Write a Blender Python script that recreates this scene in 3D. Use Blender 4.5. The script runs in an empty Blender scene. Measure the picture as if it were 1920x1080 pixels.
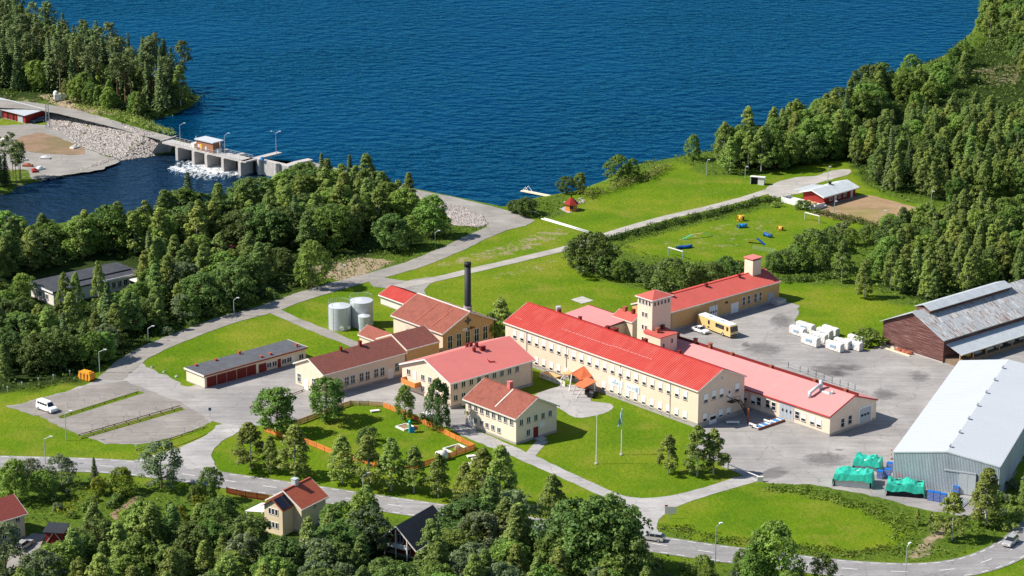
import bpy, bmesh, math, random
import numpy as np
from mathutils import Vector, Matrix
from mathutils.geometry import tessellate_polygon
R = math.radians
random.seed(7); rng = np.random.default_rng(7)
SC = bpy.context.scene
COL = SC.collection

# ------------------------------------------------------------------ camera, world, sun, exposure
CAM_H, CAM_F, CAM_TH, CAM_RO = 185.0, 4700.0, R(17.207), R(-0.165)   # metres, pixels of a 1920 wide frame
cd = bpy.data.cameras.new('camera'); cam = bpy.data.objects.new('camera', cd); COL.objects.link(cam)
cd.sensor_width = 36; cd.lens = CAM_F / 1920 * 36; cd.clip_start = 5; cd.clip_end = 30000
cam.matrix_world = Matrix.Translation((0, 0, CAM_H)) @ Matrix.Rotation(R(90) - CAM_TH, 4, 'X') @ Matrix.Rotation(-CAM_RO, 4, 'Z')
SC.camera = cam
SUN_EL, SUN_AZ = R(45), R(183)            # direction towards the sun, measured from +X
W = bpy.data.worlds.new('World'); SC.world = W; W.use_nodes = True
wn = W.node_tree.nodes; wl = W.node_tree.links
sky = wn.new('ShaderNodeTexSky'); sky.sky_type = 'NISHITA'; sky.sun_disc = False
sky.sun_elevation = SUN_EL; sky.sun_rotation = R(90) - SUN_AZ
sky.air_density = 1.0; sky.dust_density = 0.3; sky.ozone_density = 2.0
wl.new(sky.outputs[0], wn['Background'].inputs[0]); wn['Background'].inputs[1].default_value = 0.085
sd = bpy.data.lights.new('sun', 'SUN'); sd.energy = 4.6; sd.angle = R(0.53); sd.color = (1, 0.945, 0.86)
sun = bpy.data.objects.new('sun', sd); COL.objects.link(sun)
sv = Vector((math.cos(SUN_EL) * math.cos(SUN_AZ), math.cos(SUN_EL) * math.sin(SUN_AZ), math.sin(SUN_EL)))
sun.rotation_euler = sv.to_track_quat('Z', 'Y').to_euler(); sun.location = sv * 400
SC.view_settings.view_transform = 'Standard'; SC.view_settings.look = 'None'
SC.view_settings.exposure = 0.75; SC.view_settings.gamma = 1
SC.render.engine = 'CYCLES'
SC.cycles.max_bounces = 6; SC.cycles.transparent_max_bounces = 4; SC.cycles.use_denoising = True

# ------------------------------------------------------------------ survey helpers (photo bearings -> places on the ground)
def ray(px, py):
    X = px - 960; Y = 540 - py; c, s = math.cos(CAM_RO), math.sin(CAM_RO)
    X, Y = c * X + s * Y, -s * X + c * Y
    c, s = math.cos(CAM_TH), math.sin(CAM_TH)
    return Vector((X, CAM_F * c + Y * s, -CAM_F * s + Y * c))
def g(px, py, z=0.0):
    d = ray(px, py); t = (z - CAM_H) / d.z
    return Vector((d.x * t, d.y * t, z))
def zat(base, px, py):                     # height of a pixel above a ground point
    d = ray(px, py); t = base.y / d.y
    return CAM_H + d.z * t
def G(pts, z=0.0): return [g(x, y, z) for x, y in pts]
def smooth(pts, n=5, closed=True):
    out = []; N = len(pts)
    for i in range(N if closed else N - 1):
        if closed: p0, p1, p2, p3 = (pts[(i + k - 1) % N] for k in range(4))
        else: p0, p1, p2, p3 = pts[max(i - 1, 0)], pts[i], pts[i + 1], pts[min(i + 2, N - 1)]
        for k in range(n):
            t = k / n
            out.append(tuple(0.5 * (2 * b + (c - a) * t + (2 * a - 5 * b + 4 * c - d) * t * t + (3 * b - a - 3 * c + d) * t ** 3) for a, b, c, d in zip(p0, p1, p2, p3)))
    if not closed: out.append(tuple(pts[-1]))
    return out

# ------------------------------------------------------------------ materials
MATS = {}
def nodes_of(name):
    m = bpy.data.materials.new(name); m.use_nodes = True; MATS[name] = m
    nt = m.node_tree; b = nt.nodes['Principled BSDF']
    return m, nt, b
def N(nt, typ, **kw):
    n = nt.nodes.new(typ)
    for k, v in kw.items(): setattr(n, k, v)
    return n
def noise(nt, scale, detail=4, rough=0.6, vec=None, w=None):
    n = N(nt, 'ShaderNodeTexNoise'); n.inputs['Scale'].default_value = scale; n.inputs['Detail'].default_value = detail; n.inputs['Roughness'].default_value = rough
    if vec is not None: nt.links.new(vec, n.inputs['Vector'])
    return n
def ramp(nt, fac, stops):
    r = N(nt, 'ShaderNodeValToRGB'); e = r.color_ramp.elements
    while len(e) < len(stops): e.new(0.5)
    for q, (p, c) in zip(e, stops): q.position = p; q.color = (*c, 1) if len(c) == 3 else c
    nt.links.new(fac, r.inputs[0]); return r
def mix(nt, fac, a, b, typ='MIX'):
    n = N(nt, 'ShaderNodeMix', data_type='RGBA', blend_type=typ)
    for s, v in ((0, fac), (6, a), (7, b)):
        if hasattr(v, 'is_linked') or hasattr(v, 'links'): nt.links.new(v, n.inputs[s])
        else: n.inputs[s].default_value = v if s == 0 else ((*v, 1) if len(v) == 3 else v)
    return n.outputs[2]
def bump(nt, b, height, strength=0.5, dist=0.1):
    n = N(nt, 'ShaderNodeBump'); n.inputs['Strength'].default_value = strength; n.inputs['Distance'].default_value = dist
    nt.links.new(height, n.inputs['Height']); nt.links.new(n.outputs[0], b.inputs['Normal'])
def mat(name, col, rough=0.7, var=0.18, scale=1.5, metal=0.0, spec=0.3, dirt=None, dirt_amt=0.5, dirt_scale=0.4, stretch=None, obj_var=0.0):
    m, nt, b = nodes_of(name)
    tc = N(nt, 'ShaderNodeTexCoord'); v = tc.outputs['Object']
    if stretch:
        mp = N(nt, 'ShaderNodeMapping'); mp.inputs['Scale'].default_value = stretch; nt.links.new(v, mp.inputs[0]); v = mp.outputs[0]
    n = noise(nt, scale, 5, 0.65, v)
    lo = tuple(max(0, c * (1 - var)) for c in col); hi = tuple(min(1, c * (1 + var)) for c in col)
    c = ramp(nt, n.outputs[0], [(0.3, lo), (0.7, hi)]).outputs[0]
    if dirt:
        n2 = noise(nt, dirt_scale, 6, 0.7, v)
        f = ramp(nt, n2.outputs[0], [(0.5, (0, 0, 0)), (0.72, (dirt_amt,) * 3)]).outputs[0]
        c = mix(nt, f, c, dirt)
    if obj_var:
        oi = N(nt, 'ShaderNodeObjectInfo')
        hs = N(nt, 'ShaderNodeHueSaturation'); mr = N(nt, 'ShaderNodeMapRange'); mr.inputs[3].default_value = 1 - obj_var; mr.inputs[4].default_value = 1 + obj_var
        nt.links.new(oi.outputs['Random'], mr.inputs[0]); nt.links.new(mr.outputs[0], hs.inputs['Value']); nt.links.new(c, hs.inputs['Color']); c = hs.outputs[0]
    nt.links.new(c, b.inputs['Base Color'])
    b.inputs['Roughness'].default_value = rough; b.inputs['Metallic'].default_value = metal; b.inputs['Specular IOR Level'].default_value = spec
    return m
mat('cream', (0.71, 0.545, 0.415), 0.9, 0.06, 0.8, dirt=(0.62, 0.43, 0.29), dirt_amt=0.35, dirt_scale=0.35)
mat('cream_pale', (0.70, 0.58, 0.44), 0.9, 0.06, 0.8, dirt=(0.62, 0.46, 0.28), dirt_amt=0.3)
mat('cream_shaded', (0.56, 0.33, 0.14), 0.9, 0.15, 2.0, dirt=(0.42, 0.24, 0.10), dirt_amt=0.4)  # shaded copy of cream: the shade of sun-averted walls is in the colour
mat('house_cream', (0.66, 0.54, 0.36), 0.9, 0.05, 0.8)
mat('concrete', (0.42, 0.39, 0.36), 0.9, 0.15, 1.0, dirt=(0.25, 0.23, 0.21))
mat('plinth', (0.33, 0.30, 0.27), 0.9, 0.15, 1.0)
mat('white', (0.70, 0.69, 0.66), 0.6, 0.04, 1.0)
mat('offwhite', (0.66, 0.62, 0.55), 0.7, 0.08, 1.0)
mat('blind', (0.78, 0.78, 0.76), 0.7, 0.06, 1.0, obj_var=0.06)
mat('red_metal', (0.43, 0.058, 0.044), 0.55, 0.10, 0.6, spec=0.2, dirt=(0.44, 0.10, 0.08), dirt_amt=0.8, dirt_scale=0.3, stretch=(1.0, 0.25, 1))
mat('red_seam', (0.42, 0.035, 0.03), 0.55, 0.08, 0.6, spec=0.2)
mat('pink_felt', (0.56, 0.165, 0.145), 0.85, 0.06, 0.25, dirt=(0.58, 0.14, 0.12), dirt_amt=0.5, dirt_scale=0.12)
mat('pale_pink_felt', (0.54, 0.225, 0.215), 0.85, 0.06, 0.25, dirt=(0.56, 0.17, 0.15), dirt_amt=0.6, dirt_scale=0.12)
mat('coral_metal', (0.47, 0.10, 0.08), 0.7, 0.08, 0.4, spec=0.2, dirt=(0.58, 0.09, 0.06), dirt_amt=0.4, dirt_scale=0.15)
mat('brown_tile', (0.235, 0.072, 0.048), 0.85, 0.25, 2.5, dirt=(0.13, 0.04, 0.028), dirt_amt=0.7, dirt_scale=0.5, stretch=(1, 1, 1))
mat('dark_tile', (0.17, 0.058, 0.044), 0.85, 0.28, 2.5, dirt=(0.24, 0.07, 0.045), dirt_amt=0.6, dirt_scale=0.5)
mat('brown_strip', (0.34, 0.10, 0.06), 0.85, 0.2)
mat('orange_tile', (0.36, 0.085, 0.045), 0.85, 0.22, 3.0, dirt=(0.28, 0.06, 0.035), dirt_amt=0.5)
mat('red_tile', (0.20, 0.045, 0.034), 0.85, 0.22, 3.0)
mat('orange_roof', (0.56, 0.14, 0.055), 0.8, 0.12, 2.0)
mat('felt_grey', (0.085, 0.088, 0.098), 0.9, 0.2, 0.6, dirt=(0.13, 0.13, 0.14))
mat('felt_dark', (0.045, 0.047, 0.055), 0.9, 0.3, 0.6, dirt=(0.08, 0.08, 0.09))
mat('black_roof', (0.025, 0.027, 0.032), 0.6, 0.3, 2.0)
mat('dark_red', (0.16, 0.014, 0.010), 0.7, 0.12, 1.5)
mat('falu', (0.25, 0.022, 0.015), 0.9, 0.18, 1.5)
mat('steel', (0.50, 0.53, 0.54), 0.5, 0.10, 0.6, metal=0.25, dirt=(0.36, 0.38, 0.39), dirt_scale=0.5, stretch=(1, 1, 0.3))
mat('grey_paint', (0.36, 0.38, 0.41), 0.6, 0.06)
mat('pole', (0.42, 0.45, 0.47), 0.5, 0.08, metal=0.3)
mat('glass', (0.018, 0.022, 0.028), 0.12, 0.3, 0.5, spec=0.5)
mat('black', (0.012, 0.012, 0.014), 0.6, 0.3)
mat('chimney_black', (0.022, 0.022, 0.028), 0.6, 0.2, 0.5)
mat('orange_wood', (0.62, 0.22, 0.05), 0.8, 0.18, 2.0, obj_var=0.12)
mat('pale_wood', (0.48, 0.30, 0.13), 0.8, 0.2, 2.0, obj_var=0.1)
mat('new_wood', (0.72, 0.58, 0.40), 0.8, 0.1, 2.0)
mat('log', (0.20, 0.14, 0.09), 0.9, 0.3, 2.0)
mat('warehouse_wall', (0.50, 0.54, 0.56), 0.55, 0.08, 0.5, dirt=(0.36, 0.38, 0.38), dirt_amt=0.6, dirt_scale=0.3, stretch=(1, 1, 0.25))
mat('warehouse_roof', (0.47, 0.49, 0.51), 0.5, 0.03, 0.2, dirt=(0.42, 0.44, 0.455), dirt_scale=0.1)
mat('tarp', (0.03, 0.42, 0.30), 0.45, 0.18, 1.2, dirt=(0.03, 0.26, 0.18))
mat('foil', (0.60, 0.58, 0.55), 0.4, 0.06, 1.0, dirt=(0.55, 0.50, 0.44), dirt_amt=0.5, dirt_scale=1.0)
mat('print_blue', (0.22, 0.34, 0.45), 0.6, 0.25, 4.0)
mat('blue_plastic', (0.008, 0.13, 0.46), 0.45, 0.15, 2.0)
mat('tunnel_blue', (0.008, 0.085, 0.32), 0.5, 0.1)
mat('bright_blue', (0.01, 0.20, 0.50), 0.5, 0.1)
mat('yellow', (0.74, 0.40, 0.04), 0.5, 0.1)
mat('bus_yellow', (0.66, 0.45, 0.19), 0.4, 0.04, 0.5, spec=0.5)
mat('container_orange', (0.66, 0.27, 0.02), 0.6, 0.15, 1.0, dirt=(0.4, 0.17, 0.03))
mat('tyre', (0.02, 0.02, 0.02), 0.9, 0.1)
mat('rim', (0.45, 0.45, 0.46), 0.4, 0.1, metal=0.5)
mat('car_white', (0.80, 0.80, 0.80), 0.25, 0.02, spec=0.5)
mat('car_silver', (0.50, 0.49, 0.46), 0.3, 0.03, metal=0.4, spec=0.5)
mat('car_blue', (0.02, 0.06, 0.12), 0.25, 0.05, spec=0.5)
mat('car_green', (0.02, 0.16, 0.13), 0.3, 0.05, spec=0.5)
mat('car_red', (0.22, 0.04, 0.03), 0.4, 0.1, spec=0.5)
mat('lamp_glass', (0.75, 0.76, 0.78), 0.3, 0.02)
mat('bark', (0.10, 0.075, 0.055), 0.95, 0.3, 3.0)
mat('birch_bark', (0.52, 0.49, 0.44), 0.9, 0.3, 3.0, dirt=(0.06, 0.05, 0.045), dirt_amt=0.9, dirt_scale=3.0)
mat('pine_bark', (0.26, 0.14, 0.08), 0.95, 0.3, 3.0)
mat('rock', (0.36, 0.32, 0.29), 0.95, 0.3, 0.6, dirt=(0.20, 0.17, 0.16), dirt_amt=0.8, dirt_scale=0.5)
mat('paint_white', (0.62, 0.61, 0.58), 0.7, 0.12, 3.0)
mat('dam_brick', (0.30, 0.13, 0.07), 0.9, 0.2, 2.0)
mat('flag_teal', (0.30, 0.46, 0.48), 0.8, 0.15, 2.0)
mat('solar', (0.015, 0.018, 0.03), 0.25, 0.2, 3.0)
mat('foam', (0.80, 0.81, 0.80), 0.6, 0.06, 1.5)
def mat_foam():
    m, nt, b = nodes_of('foam_film'); tc = N(nt, 'ShaderNodeTexCoord'); mp = N(nt, 'ShaderNodeMapping'); mp.inputs['Rotation'].default_value = (0, 0, R(25)); mp.inputs['Scale'].default_value = (.9, .28, 1); nt.links.new(tc.outputs['Object'], mp.inputs[0])
    nz = noise(nt, 1.1, 7, .72, mp.outputs[0]); s1 = N(nt, 'ShaderNodeVectorMath', operation='SUBTRACT'); s1.inputs[1].default_value = (.5, .5, 0); nt.links.new(tc.outputs['Generated'], s1.inputs[0])
    s2 = N(nt, 'ShaderNodeVectorMath', operation='MULTIPLY'); s2.inputs[1].default_value = (1.9, 1.9, 0); nt.links.new(s1.outputs[0], s2.inputs[0]); ln = N(nt, 'ShaderNodeVectorMath', operation='LENGTH'); nt.links.new(s2.outputs[0], ln.inputs[0])
    ad = N(nt, 'ShaderNodeMath', operation='MULTIPLY_ADD'); ad.inputs[1].default_value = -.30; nt.links.new(ln.outputs['Value'], ad.inputs[0]); nt.links.new(nz.outputs[0], ad.inputs[2])
    mr = N(nt, 'ShaderNodeMapRange'); mr.inputs[1].default_value = .27; mr.inputs[2].default_value = .50; nt.links.new(ad.outputs[0], mr.inputs[0]); nt.links.new(mr.outputs[0], b.inputs['Alpha']); b.inputs['Base Color'].default_value = (.72, .74, .74, 1); b.inputs['Roughness'].default_value = .7
mat_foam()
mat('damp', (0.085, 0.080, 0.078), 0.55, 0.25, 0.8)
def soft_edge(m):
    nt = m.node_tree; b = nt.nodes['Principled BSDF']; tc = N(nt, 'ShaderNodeTexCoord')
    s1 = N(nt, 'ShaderNodeVectorMath', operation='SUBTRACT'); s1.inputs[1].default_value = (.5, .5, 0); nt.links.new(tc.outputs['Generated'], s1.inputs[0])
    s2 = N(nt, 'ShaderNodeVectorMath', operation='MULTIPLY'); s2.inputs[1].default_value = (2, 2, 0); nt.links.new(s1.outputs[0], s2.inputs[0])
    ln = N(nt, 'ShaderNodeVectorMath', operation='LENGTH'); nt.links.new(s2.outputs[0], ln.inputs[0])
    nz = noise(nt, .5, 6, .7, tc.outputs['Object']); ad = N(nt, 'ShaderNodeMath', operation='MULTIPLY_ADD'); ad.inputs[1].default_value = 1.8; nt.links.new(nz.outputs[0], ad.inputs[0]); nt.links.new(ln.outputs['Value'], ad.inputs[2])
    mr = N(nt, 'ShaderNodeMapRange'); mr.inputs[1].default_value = 1.25; mr.inputs[2].default_value = 1.85; mr.inputs[3].default_value = .34; mr.inputs[4].default_value = 0; nt.links.new(ad.outputs[0], mr.inputs[0]); nt.links.new(mr.outputs[0], b.inputs['Alpha'])
soft_edge(MATS['damp'])
mat('snow_rail', (0.52, 0.26, 0.23), 0.6, 0.2)
mat('sill_brown', (0.17, 0.085, 0.06), 0.8, 0.2)
mat('rust', (0.28, 0.09, 0.05), 0.9, 0.25, 2.0)
mat('brick_rubble', (0.30, 0.09, 0.05), 0.95, 0.3, 2.0)

def mat_barn():
    m, nt, b = nodes_of('barn_board'); tc = N(nt, 'ShaderNodeTexCoord'); v = tc.outputs['Object']
    mp = N(nt, 'ShaderNodeMapping'); mp.inputs['Scale'].default_value = (0.12, 0.12, 2.2); nt.links.new(v, mp.inputs[0])
    n = noise(nt, 2.0, 6, 0.7, mp.outputs[0])
    c = ramp(nt, n.outputs[0], [(0.3, (0.035, 0.012, 0.010)), (0.5, (0.12, 0.046, 0.038)), (0.66, (0.24, 0.14, 0.12))]).outputs[0]
    nt.links.new(c, b.inputs['Base Color']); b.inputs['Roughness'].default_value = 0.95
mat_barn()
def mat_sheet():
    m, nt, b = nodes_of('rusty_sheet'); tc = N(nt, 'ShaderNodeTexCoord'); oi = N(nt, 'ShaderNodeObjectInfo')
    mp = N(nt, 'ShaderNodeMapping'); mp.inputs['Scale'].default_value = (2.2, 0.35, 1); nt.links.new(tc.outputs['Object'], mp.inputs[0])
    ad = N(nt, 'ShaderNodeVectorMath', operation='ADD'); nt.links.new(mp.outputs[0], ad.inputs[0])
    ml = N(nt, 'ShaderNodeVectorMath', operation='SCALE'); ml.inputs['Scale'].default_value = 60
    cx = N(nt, 'ShaderNodeCombineXYZ'); nt.links.new(oi.outputs['Random'], cx.inputs[0]); nt.links.new(oi.outputs['Random'], cx.inputs[1]); nt.links.new(cx.outputs[0], ml.inputs[0]); nt.links.new(ml.outputs[0], ad.inputs[1])
    n = noise(nt, 0.8, 5, 0.7, ad.outputs[0])
    base = ramp(nt, oi.outputs['Random'], [(0.0, (0.33, 0.35, 0.36)), (1.0, (0.54, 0.555, 0.56))]).outputs[0]
    f = ramp(nt, n.outputs[0], [(0.47, (0, 0, 0)), (0.60, (0.85, 0.85, 0.85))]).outputs[0]
    r2 = N(nt, 'ShaderNodeMath', operation='GREATER_THAN'); r2.inputs[1].default_value = 0.35; nt.links.new(oi.outputs['Random'], r2.inputs[0])
    f2 = N(nt, 'ShaderNodeMath', operation='MULTIPLY'); nt.links.new(f, f2.inputs[0]); nt.links.new(r2.outputs[0], f2.inputs[1])
    c = mix(nt, f2.outputs[0], base, (0.20, 0.105, 0.065))
    nt.links.new(c, b.inputs['Base Color']); b.inputs['Roughness'].default_value = 0.55; b.inputs['Metallic'].default_value = 0.2
mat_sheet()

def mat_ground():
    m, nt, b = nodes_of('ground'); tc = N(nt, 'ShaderNodeTexCoord'); v = tc.outputs['Object']
    at = N(nt, 'ShaderNodeAttribute'); at.attribute_name = 'zone'
    sp = N(nt, 'ShaderNodeSeparateColor'); nt.links.new(at.outputs['Color'], sp.inputs[0])
    n1 = noise(nt, 0.035, 6, 0.62, v); n2 = noise(nt, 0.9, 5, 0.7, v)
    mp = N(nt, 'ShaderNodeMapping'); mp.inputs['Scale'].default_value = (0.5, 1.0, 1); mp.inputs['Rotation'].default_value = (0, 0, R(42)); nt.links.new(v, mp.inputs[0])
    n3 = noise(nt, 0.22, 5, 0.7, mp.outputs[0])
    lawn = ramp(nt, n1.outputs[0], [(0.32, (0.070, 0.142, 0.005)), (0.5, (0.105, 0.172, 0.007)), (0.68, (0.160, 0.195, 0.014))]).outputs[0]
    lawn = mix(nt, 0.65, lawn, ramp(nt, n3.outputs[0], [(0.32, (0.42, 0.47, 0.40)), (0.68, (0.62, 0.57, 0.62))]).outputs[0], 'OVERLAY')
    lawn = mix(nt, 0.6, lawn, ramp(nt, n2.outputs[0], [(0.3, (0.40, 0.40, 0.40)), (0.7, (0.60, 0.60, 0.60))]).outputs[0], 'OVERLAY')
    n5 = noise(nt, 0.075, 7, 0.72, v)
    lawn = mix(nt, ramp(nt, n5.outputs[0], [(0.50, (0, 0, 0)), (0.68, (0.75, 0.75, 0.75))]).outputs[0], lawn, (0.205, 0.200, 0.030))
    lawn = mix(nt, ramp(nt, n5.outputs[0], [(0.30, (0.6, 0.6, 0.6)), (0.45, (0, 0, 0))]).outputs[0], lawn, (0.060, 0.130, 0.012))
    rough = ramp(nt, n2.outputs[0], [(0.28, (0.035, 0.075, 0.010)), (0.5, (0.075, 0.125, 0.014)), (0.72, (0.13, 0.165, 0.022))]).outputs[0]
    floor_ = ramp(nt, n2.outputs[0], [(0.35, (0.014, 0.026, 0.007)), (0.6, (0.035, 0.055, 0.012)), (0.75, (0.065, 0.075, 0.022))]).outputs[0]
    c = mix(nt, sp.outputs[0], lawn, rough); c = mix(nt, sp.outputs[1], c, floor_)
    # bare dirt, broken up by noise
    n4 = noise(nt, 0.35, 7, 0.75, v)
    a = N(nt, 'ShaderNodeMath', operation='ADD'); nt.links.new(sp.outputs[2], a.inputs[0]); nt.links.new(n4.outputs[0], a.inputs[1])
    f = ramp(nt, a.outputs[0], [(0.0, (0, 0, 0)), (0.99, (0, 0, 0)), (1.0, (0, 0, 0))])
    f.color_ramp.elements[1].position = 0.93
    mr = N(nt, 'ShaderNodeMapRange'); mr.inputs[1].default_value = 0.89; mr.inputs[2].default_value = 1.02; nt.links.new(a.outputs[0], mr.inputs[0])
    dirt = ramp(nt, n2.outputs[0], [(0.3, (0.20, 0.135, 0.085)), (0.7, (0.40, 0.33, 0.22))]).outputs[0]
    c = mix(nt, mr.outputs[0], c, dirt)
    nt.nodes.remove(f)
    nt.links.new(c, b.inputs['Base Color']); b.inputs['Roughness'].default_value = 1.0; b.inputs['Specular IOR Level'].default_value = 0.05
    bump(nt, b, n2.outputs[0], 0.9, 0.5)
mat_ground()
def mat_paving(name, col, patch, scale=0.12, track=0.25):
    m, nt, b = nodes_of(name); tc = N(nt, 'ShaderNodeTexCoord'); v = tc.outputs['Object']
    n1 = noise(nt, scale, 6, 0.65, v); n2 = noise(nt, 1.2, 4, 0.7, v); n3 = noise(nt, scale * 0.45, 3, 0.5, v)
    c = ramp(nt, n1.outputs[0], [(0.33, tuple(x * 0.78 for x in col)), (0.55, col), (0.7, tuple(x * 1.15 for x in col))]).outputs[0]
    f = ramp(nt, n3.outputs[0], [(0.48, (0, 0, 0)), (0.66, (track * 2,) * 3)]).outputs[0]
    c = mix(nt, f, c, patch)
    mp = N(nt, 'ShaderNodeMapping'); mp.inputs['Scale'].default_value = (0.10, 1.3, 1); mp.inputs['Rotation'].default_value = (0, 0, R(38)); nt.links.new(v, mp.inputs[0])
    n6 = noise(nt, 0.6, 5, 0.65, mp.outputs[0]); vo = N(nt, 'ShaderNodeTexVoronoi', feature='DISTANCE_TO_EDGE'); vo.inputs['Scale'].default_value = 0.11; nt.links.new(n1.outputs['Color'], vo.inputs['Vector'])
    ws = N(nt, 'ShaderNodeVectorMath', operation='MULTIPLY_ADD'); ws.inputs[1].default_value = (5, 5, 5); nt.links.new(n1.outputs['Color'], ws.inputs[0]); nt.links.new(v, ws.inputs[2]); nt.links.new(ws.outputs[0], vo.inputs['Vector'])
    c = mix(nt, 0.8, c, ramp(nt, n6.outputs[0], [(0.3, (0.40,) * 3), (0.7, (0.60,) * 3)]).outputs[0], 'OVERLAY')
    c = mix(nt, ramp(nt, vo.outputs['Distance'], [(0.0, (0.45,) * 3), (0.012, (0, 0, 0))]).outputs[0], c, tuple(x * 0.35 for x in col))
    c = mix(nt, 0.5, c, ramp(nt, n2.outputs[0], [(0.3, (0.42,) * 3), (0.7, (0.58,) * 3)]).outputs[0], 'OVERLAY')
    nt.links.new(c, b.inputs['Base Color']); b.inputs['Roughness'].default_value = 0.9; b.inputs['Specular IOR Level'].default_value = 0.2
mat_paving('asphalt', (0.255, 0.245, 0.24), (0.20, 0.195, 0.19))
mat_paving('yard_asphalt', (0.30, 0.282, 0.265), (0.205, 0.195, 0.19), 0.10, 0.4)
mat_paving('parking_gravel', (0.25, 0.225, 0.20), (0.18, 0.165, 0.15), 0.12)
mat_paving('drive', (0.35, 0.335, 0.32), (0.28, 0.27, 0.26))
mat_paving('gravel', (0.27, 0.25, 0.225), (0.22, 0.20, 0.175))
mat_paving('path_gravel', (0.36, 0.335, 0.30), (0.30, 0.27, 0.24))
mat_paving('sand', (0.30, 0.20, 0.115), (0.16, 0.16, 0.035), 0.10, 0.35)
mat_paving('dirt', (0.26, 0.17, 0.11), (0.14, 0.12, 0.05), 0.15, 0.35)

def mat_water(name, deep, bands, bscale, strength, rough, tint):
    m, nt, b = nodes_of(name); tc = N(nt, 'ShaderNodeTexCoord')
    mp = N(nt, 'ShaderNodeMapping'); mp.inputs['Scale'].default_value = (0.75, 1.0, 1); mp.inputs['Rotation'].default_value = (0, 0, R(-6)); nt.links.new(tc.outputs['Object'], mp.inputs[0])
    n1 = noise(nt, bscale, 3, 0.5, mp.outputs[0]); n2 = noise(nt, 0.010, 4, 0.6, mp.outputs[0])
    c = ramp(nt, n2.outputs[0], [(0.35, deep), (0.65, bands)]).outputs[0]
    bn = N(nt, 'ShaderNodeBump'); bn.inputs['Strength'].default_value = strength; bn.inputs['Distance'].default_value = 1.0; nt.links.new(n1.outputs[0], bn.inputs['Height'])
    n3 = noise(nt, 0.016, 5, 0.6, mp.outputs[0]); m3 = N(nt, 'ShaderNodeMapRange'); m3.inputs[1].default_value = .35; m3.inputs[2].default_value = .65; m3.inputs[3].default_value = strength * .45; m3.inputs[4].default_value = strength; nt.links.new(n3.outputs[0], m3.inputs[0]); nt.links.new(m3.outputs[0], bn.inputs['Strength']); bn.inputs['Distance'].default_value = 2.8
    df = N(nt, 'ShaderNodeBsdfDiffuse'); nt.links.new(c, df.inputs[0]); nt.links.new(bn.outputs[0], df.inputs['Normal'])
    gl = N(nt, 'ShaderNodeBsdfGlossy'); gl.inputs['Color'].default_value = (*tint, 1); gl.inputs['Roughness'].default_value = rough; nt.links.new(bn.outputs[0], gl.inputs['Normal'])
    fr = N(nt, 'ShaderNodeFresnel'); fr.inputs['IOR'].default_value = 1.33; nt.links.new(bn.outputs[0], fr.inputs['Normal'])
    ms = N(nt, 'ShaderNodeMixShader'); nt.links.new(fr.outputs[0], ms.inputs[0]); nt.links.new(df.outputs[0], ms.inputs[1]); nt.links.new(gl.outputs[0], ms.inputs[2]); nt.links.new(ms.outputs[0], nt.nodes['Material Output'].inputs[0]); nt.nodes.remove(b)
mat_water('lake_water', (0.0005, 0.020, 0.052), (0.0008, 0.030, 0.074), 0.29, 1.0, 0.06, (0.04, 0.28, 0.62))
mat_water('river_water', (0.004, 0.018, 0.042), (0.012, 0.026, 0.045), 0.40, 0.9, 0.12, (0.20, 0.46, 0.74))

def leaf_mat(name, col, spread=0.42, trans=0.36):
    m, nt, b = nodes_of(name)
    at = N(nt, 'ShaderNodeAttribute'); at.attribute_name = 'lv'
    oi = N(nt, 'ShaderNodeObjectInfo')
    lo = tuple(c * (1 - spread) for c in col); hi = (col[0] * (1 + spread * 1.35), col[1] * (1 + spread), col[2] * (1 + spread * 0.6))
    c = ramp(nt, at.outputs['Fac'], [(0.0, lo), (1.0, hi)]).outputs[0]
    hs = N(nt, 'ShaderNodeHueSaturation')
    mr = N(nt, 'ShaderNodeMapRange'); mr.inputs[3].default_value = 0.475; mr.inputs[4].default_value = 0.515; nt.links.new(oi.outputs['Random'], mr.inputs[0]); nt.links.new(mr.outputs[0], hs.inputs['Hue'])
    m2 = N(nt, 'ShaderNodeMath', operation='MULTIPLY_ADD'); m2.inputs[1].default_value = 7.31; m2.inputs[2].default_value = 0.0; nt.links.new(oi.outputs['Random'], m2.inputs[0])
    fr = N(nt, 'ShaderNodeMath', operation='FRACT'); nt.links.new(m2.outputs[0], fr.inputs[0])
    mv = N(nt, 'ShaderNodeMapRange'); mv.inputs[3].default_value = 0.72; mv.inputs[4].default_value = 1.28; nt.links.new(fr.outputs[0], mv.inputs[0]); nt.links.new(mv.outputs[0], hs.inputs['Value'])
    nt.links.new(c, hs.inputs['Color'])
    nt.links.new(hs.outputs[0], b.inputs['Base Color']); b.inputs['Roughness'].default_value = 0.6; b.inputs['Specular IOR Level'].default_value = 0.25
    tr = N(nt, 'ShaderNodeBsdfTranslucent'); nt.links.new(hs.outputs[0], tr.inputs[0])
    ms = N(nt, 'ShaderNodeMixShader'); ms.inputs[0].default_value = trans
    nt.links.new(b.outputs[0], ms.inputs[1]); nt.links.new(tr.outputs[0], ms.inputs[2]); nt.links.new(ms.outputs[0], nt.nodes['Material Output'].inputs[0])
leaf_mat('grass_bright', (0.165, 0.25, 0.03), 0.3); leaf_mat('leaf_aspen', (0.172, 0.265, 0.07)); leaf_mat('leaf_birch', (0.205, 0.292, 0.066)); leaf_mat('leaf_broad', (0.152, 0.262, 0.048)); leaf_mat('leaf_dark', (0.1, 0.176, 0.042))
leaf_mat('leaf_spruce', (0.082, 0.136, 0.042), 0.35, 0.1); leaf_mat('leaf_pine', (0.112, 0.165, 0.052), 0.35, 0.1)
leaf_mat('leaf_willow', (0.155, 0.22, 0.105)); leaf_mat('leaf_lime', (0.21, 0.28, 0.028)); leaf_mat('grass_blade', (0.115, 0.185, 0.026), 0.45)
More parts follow.
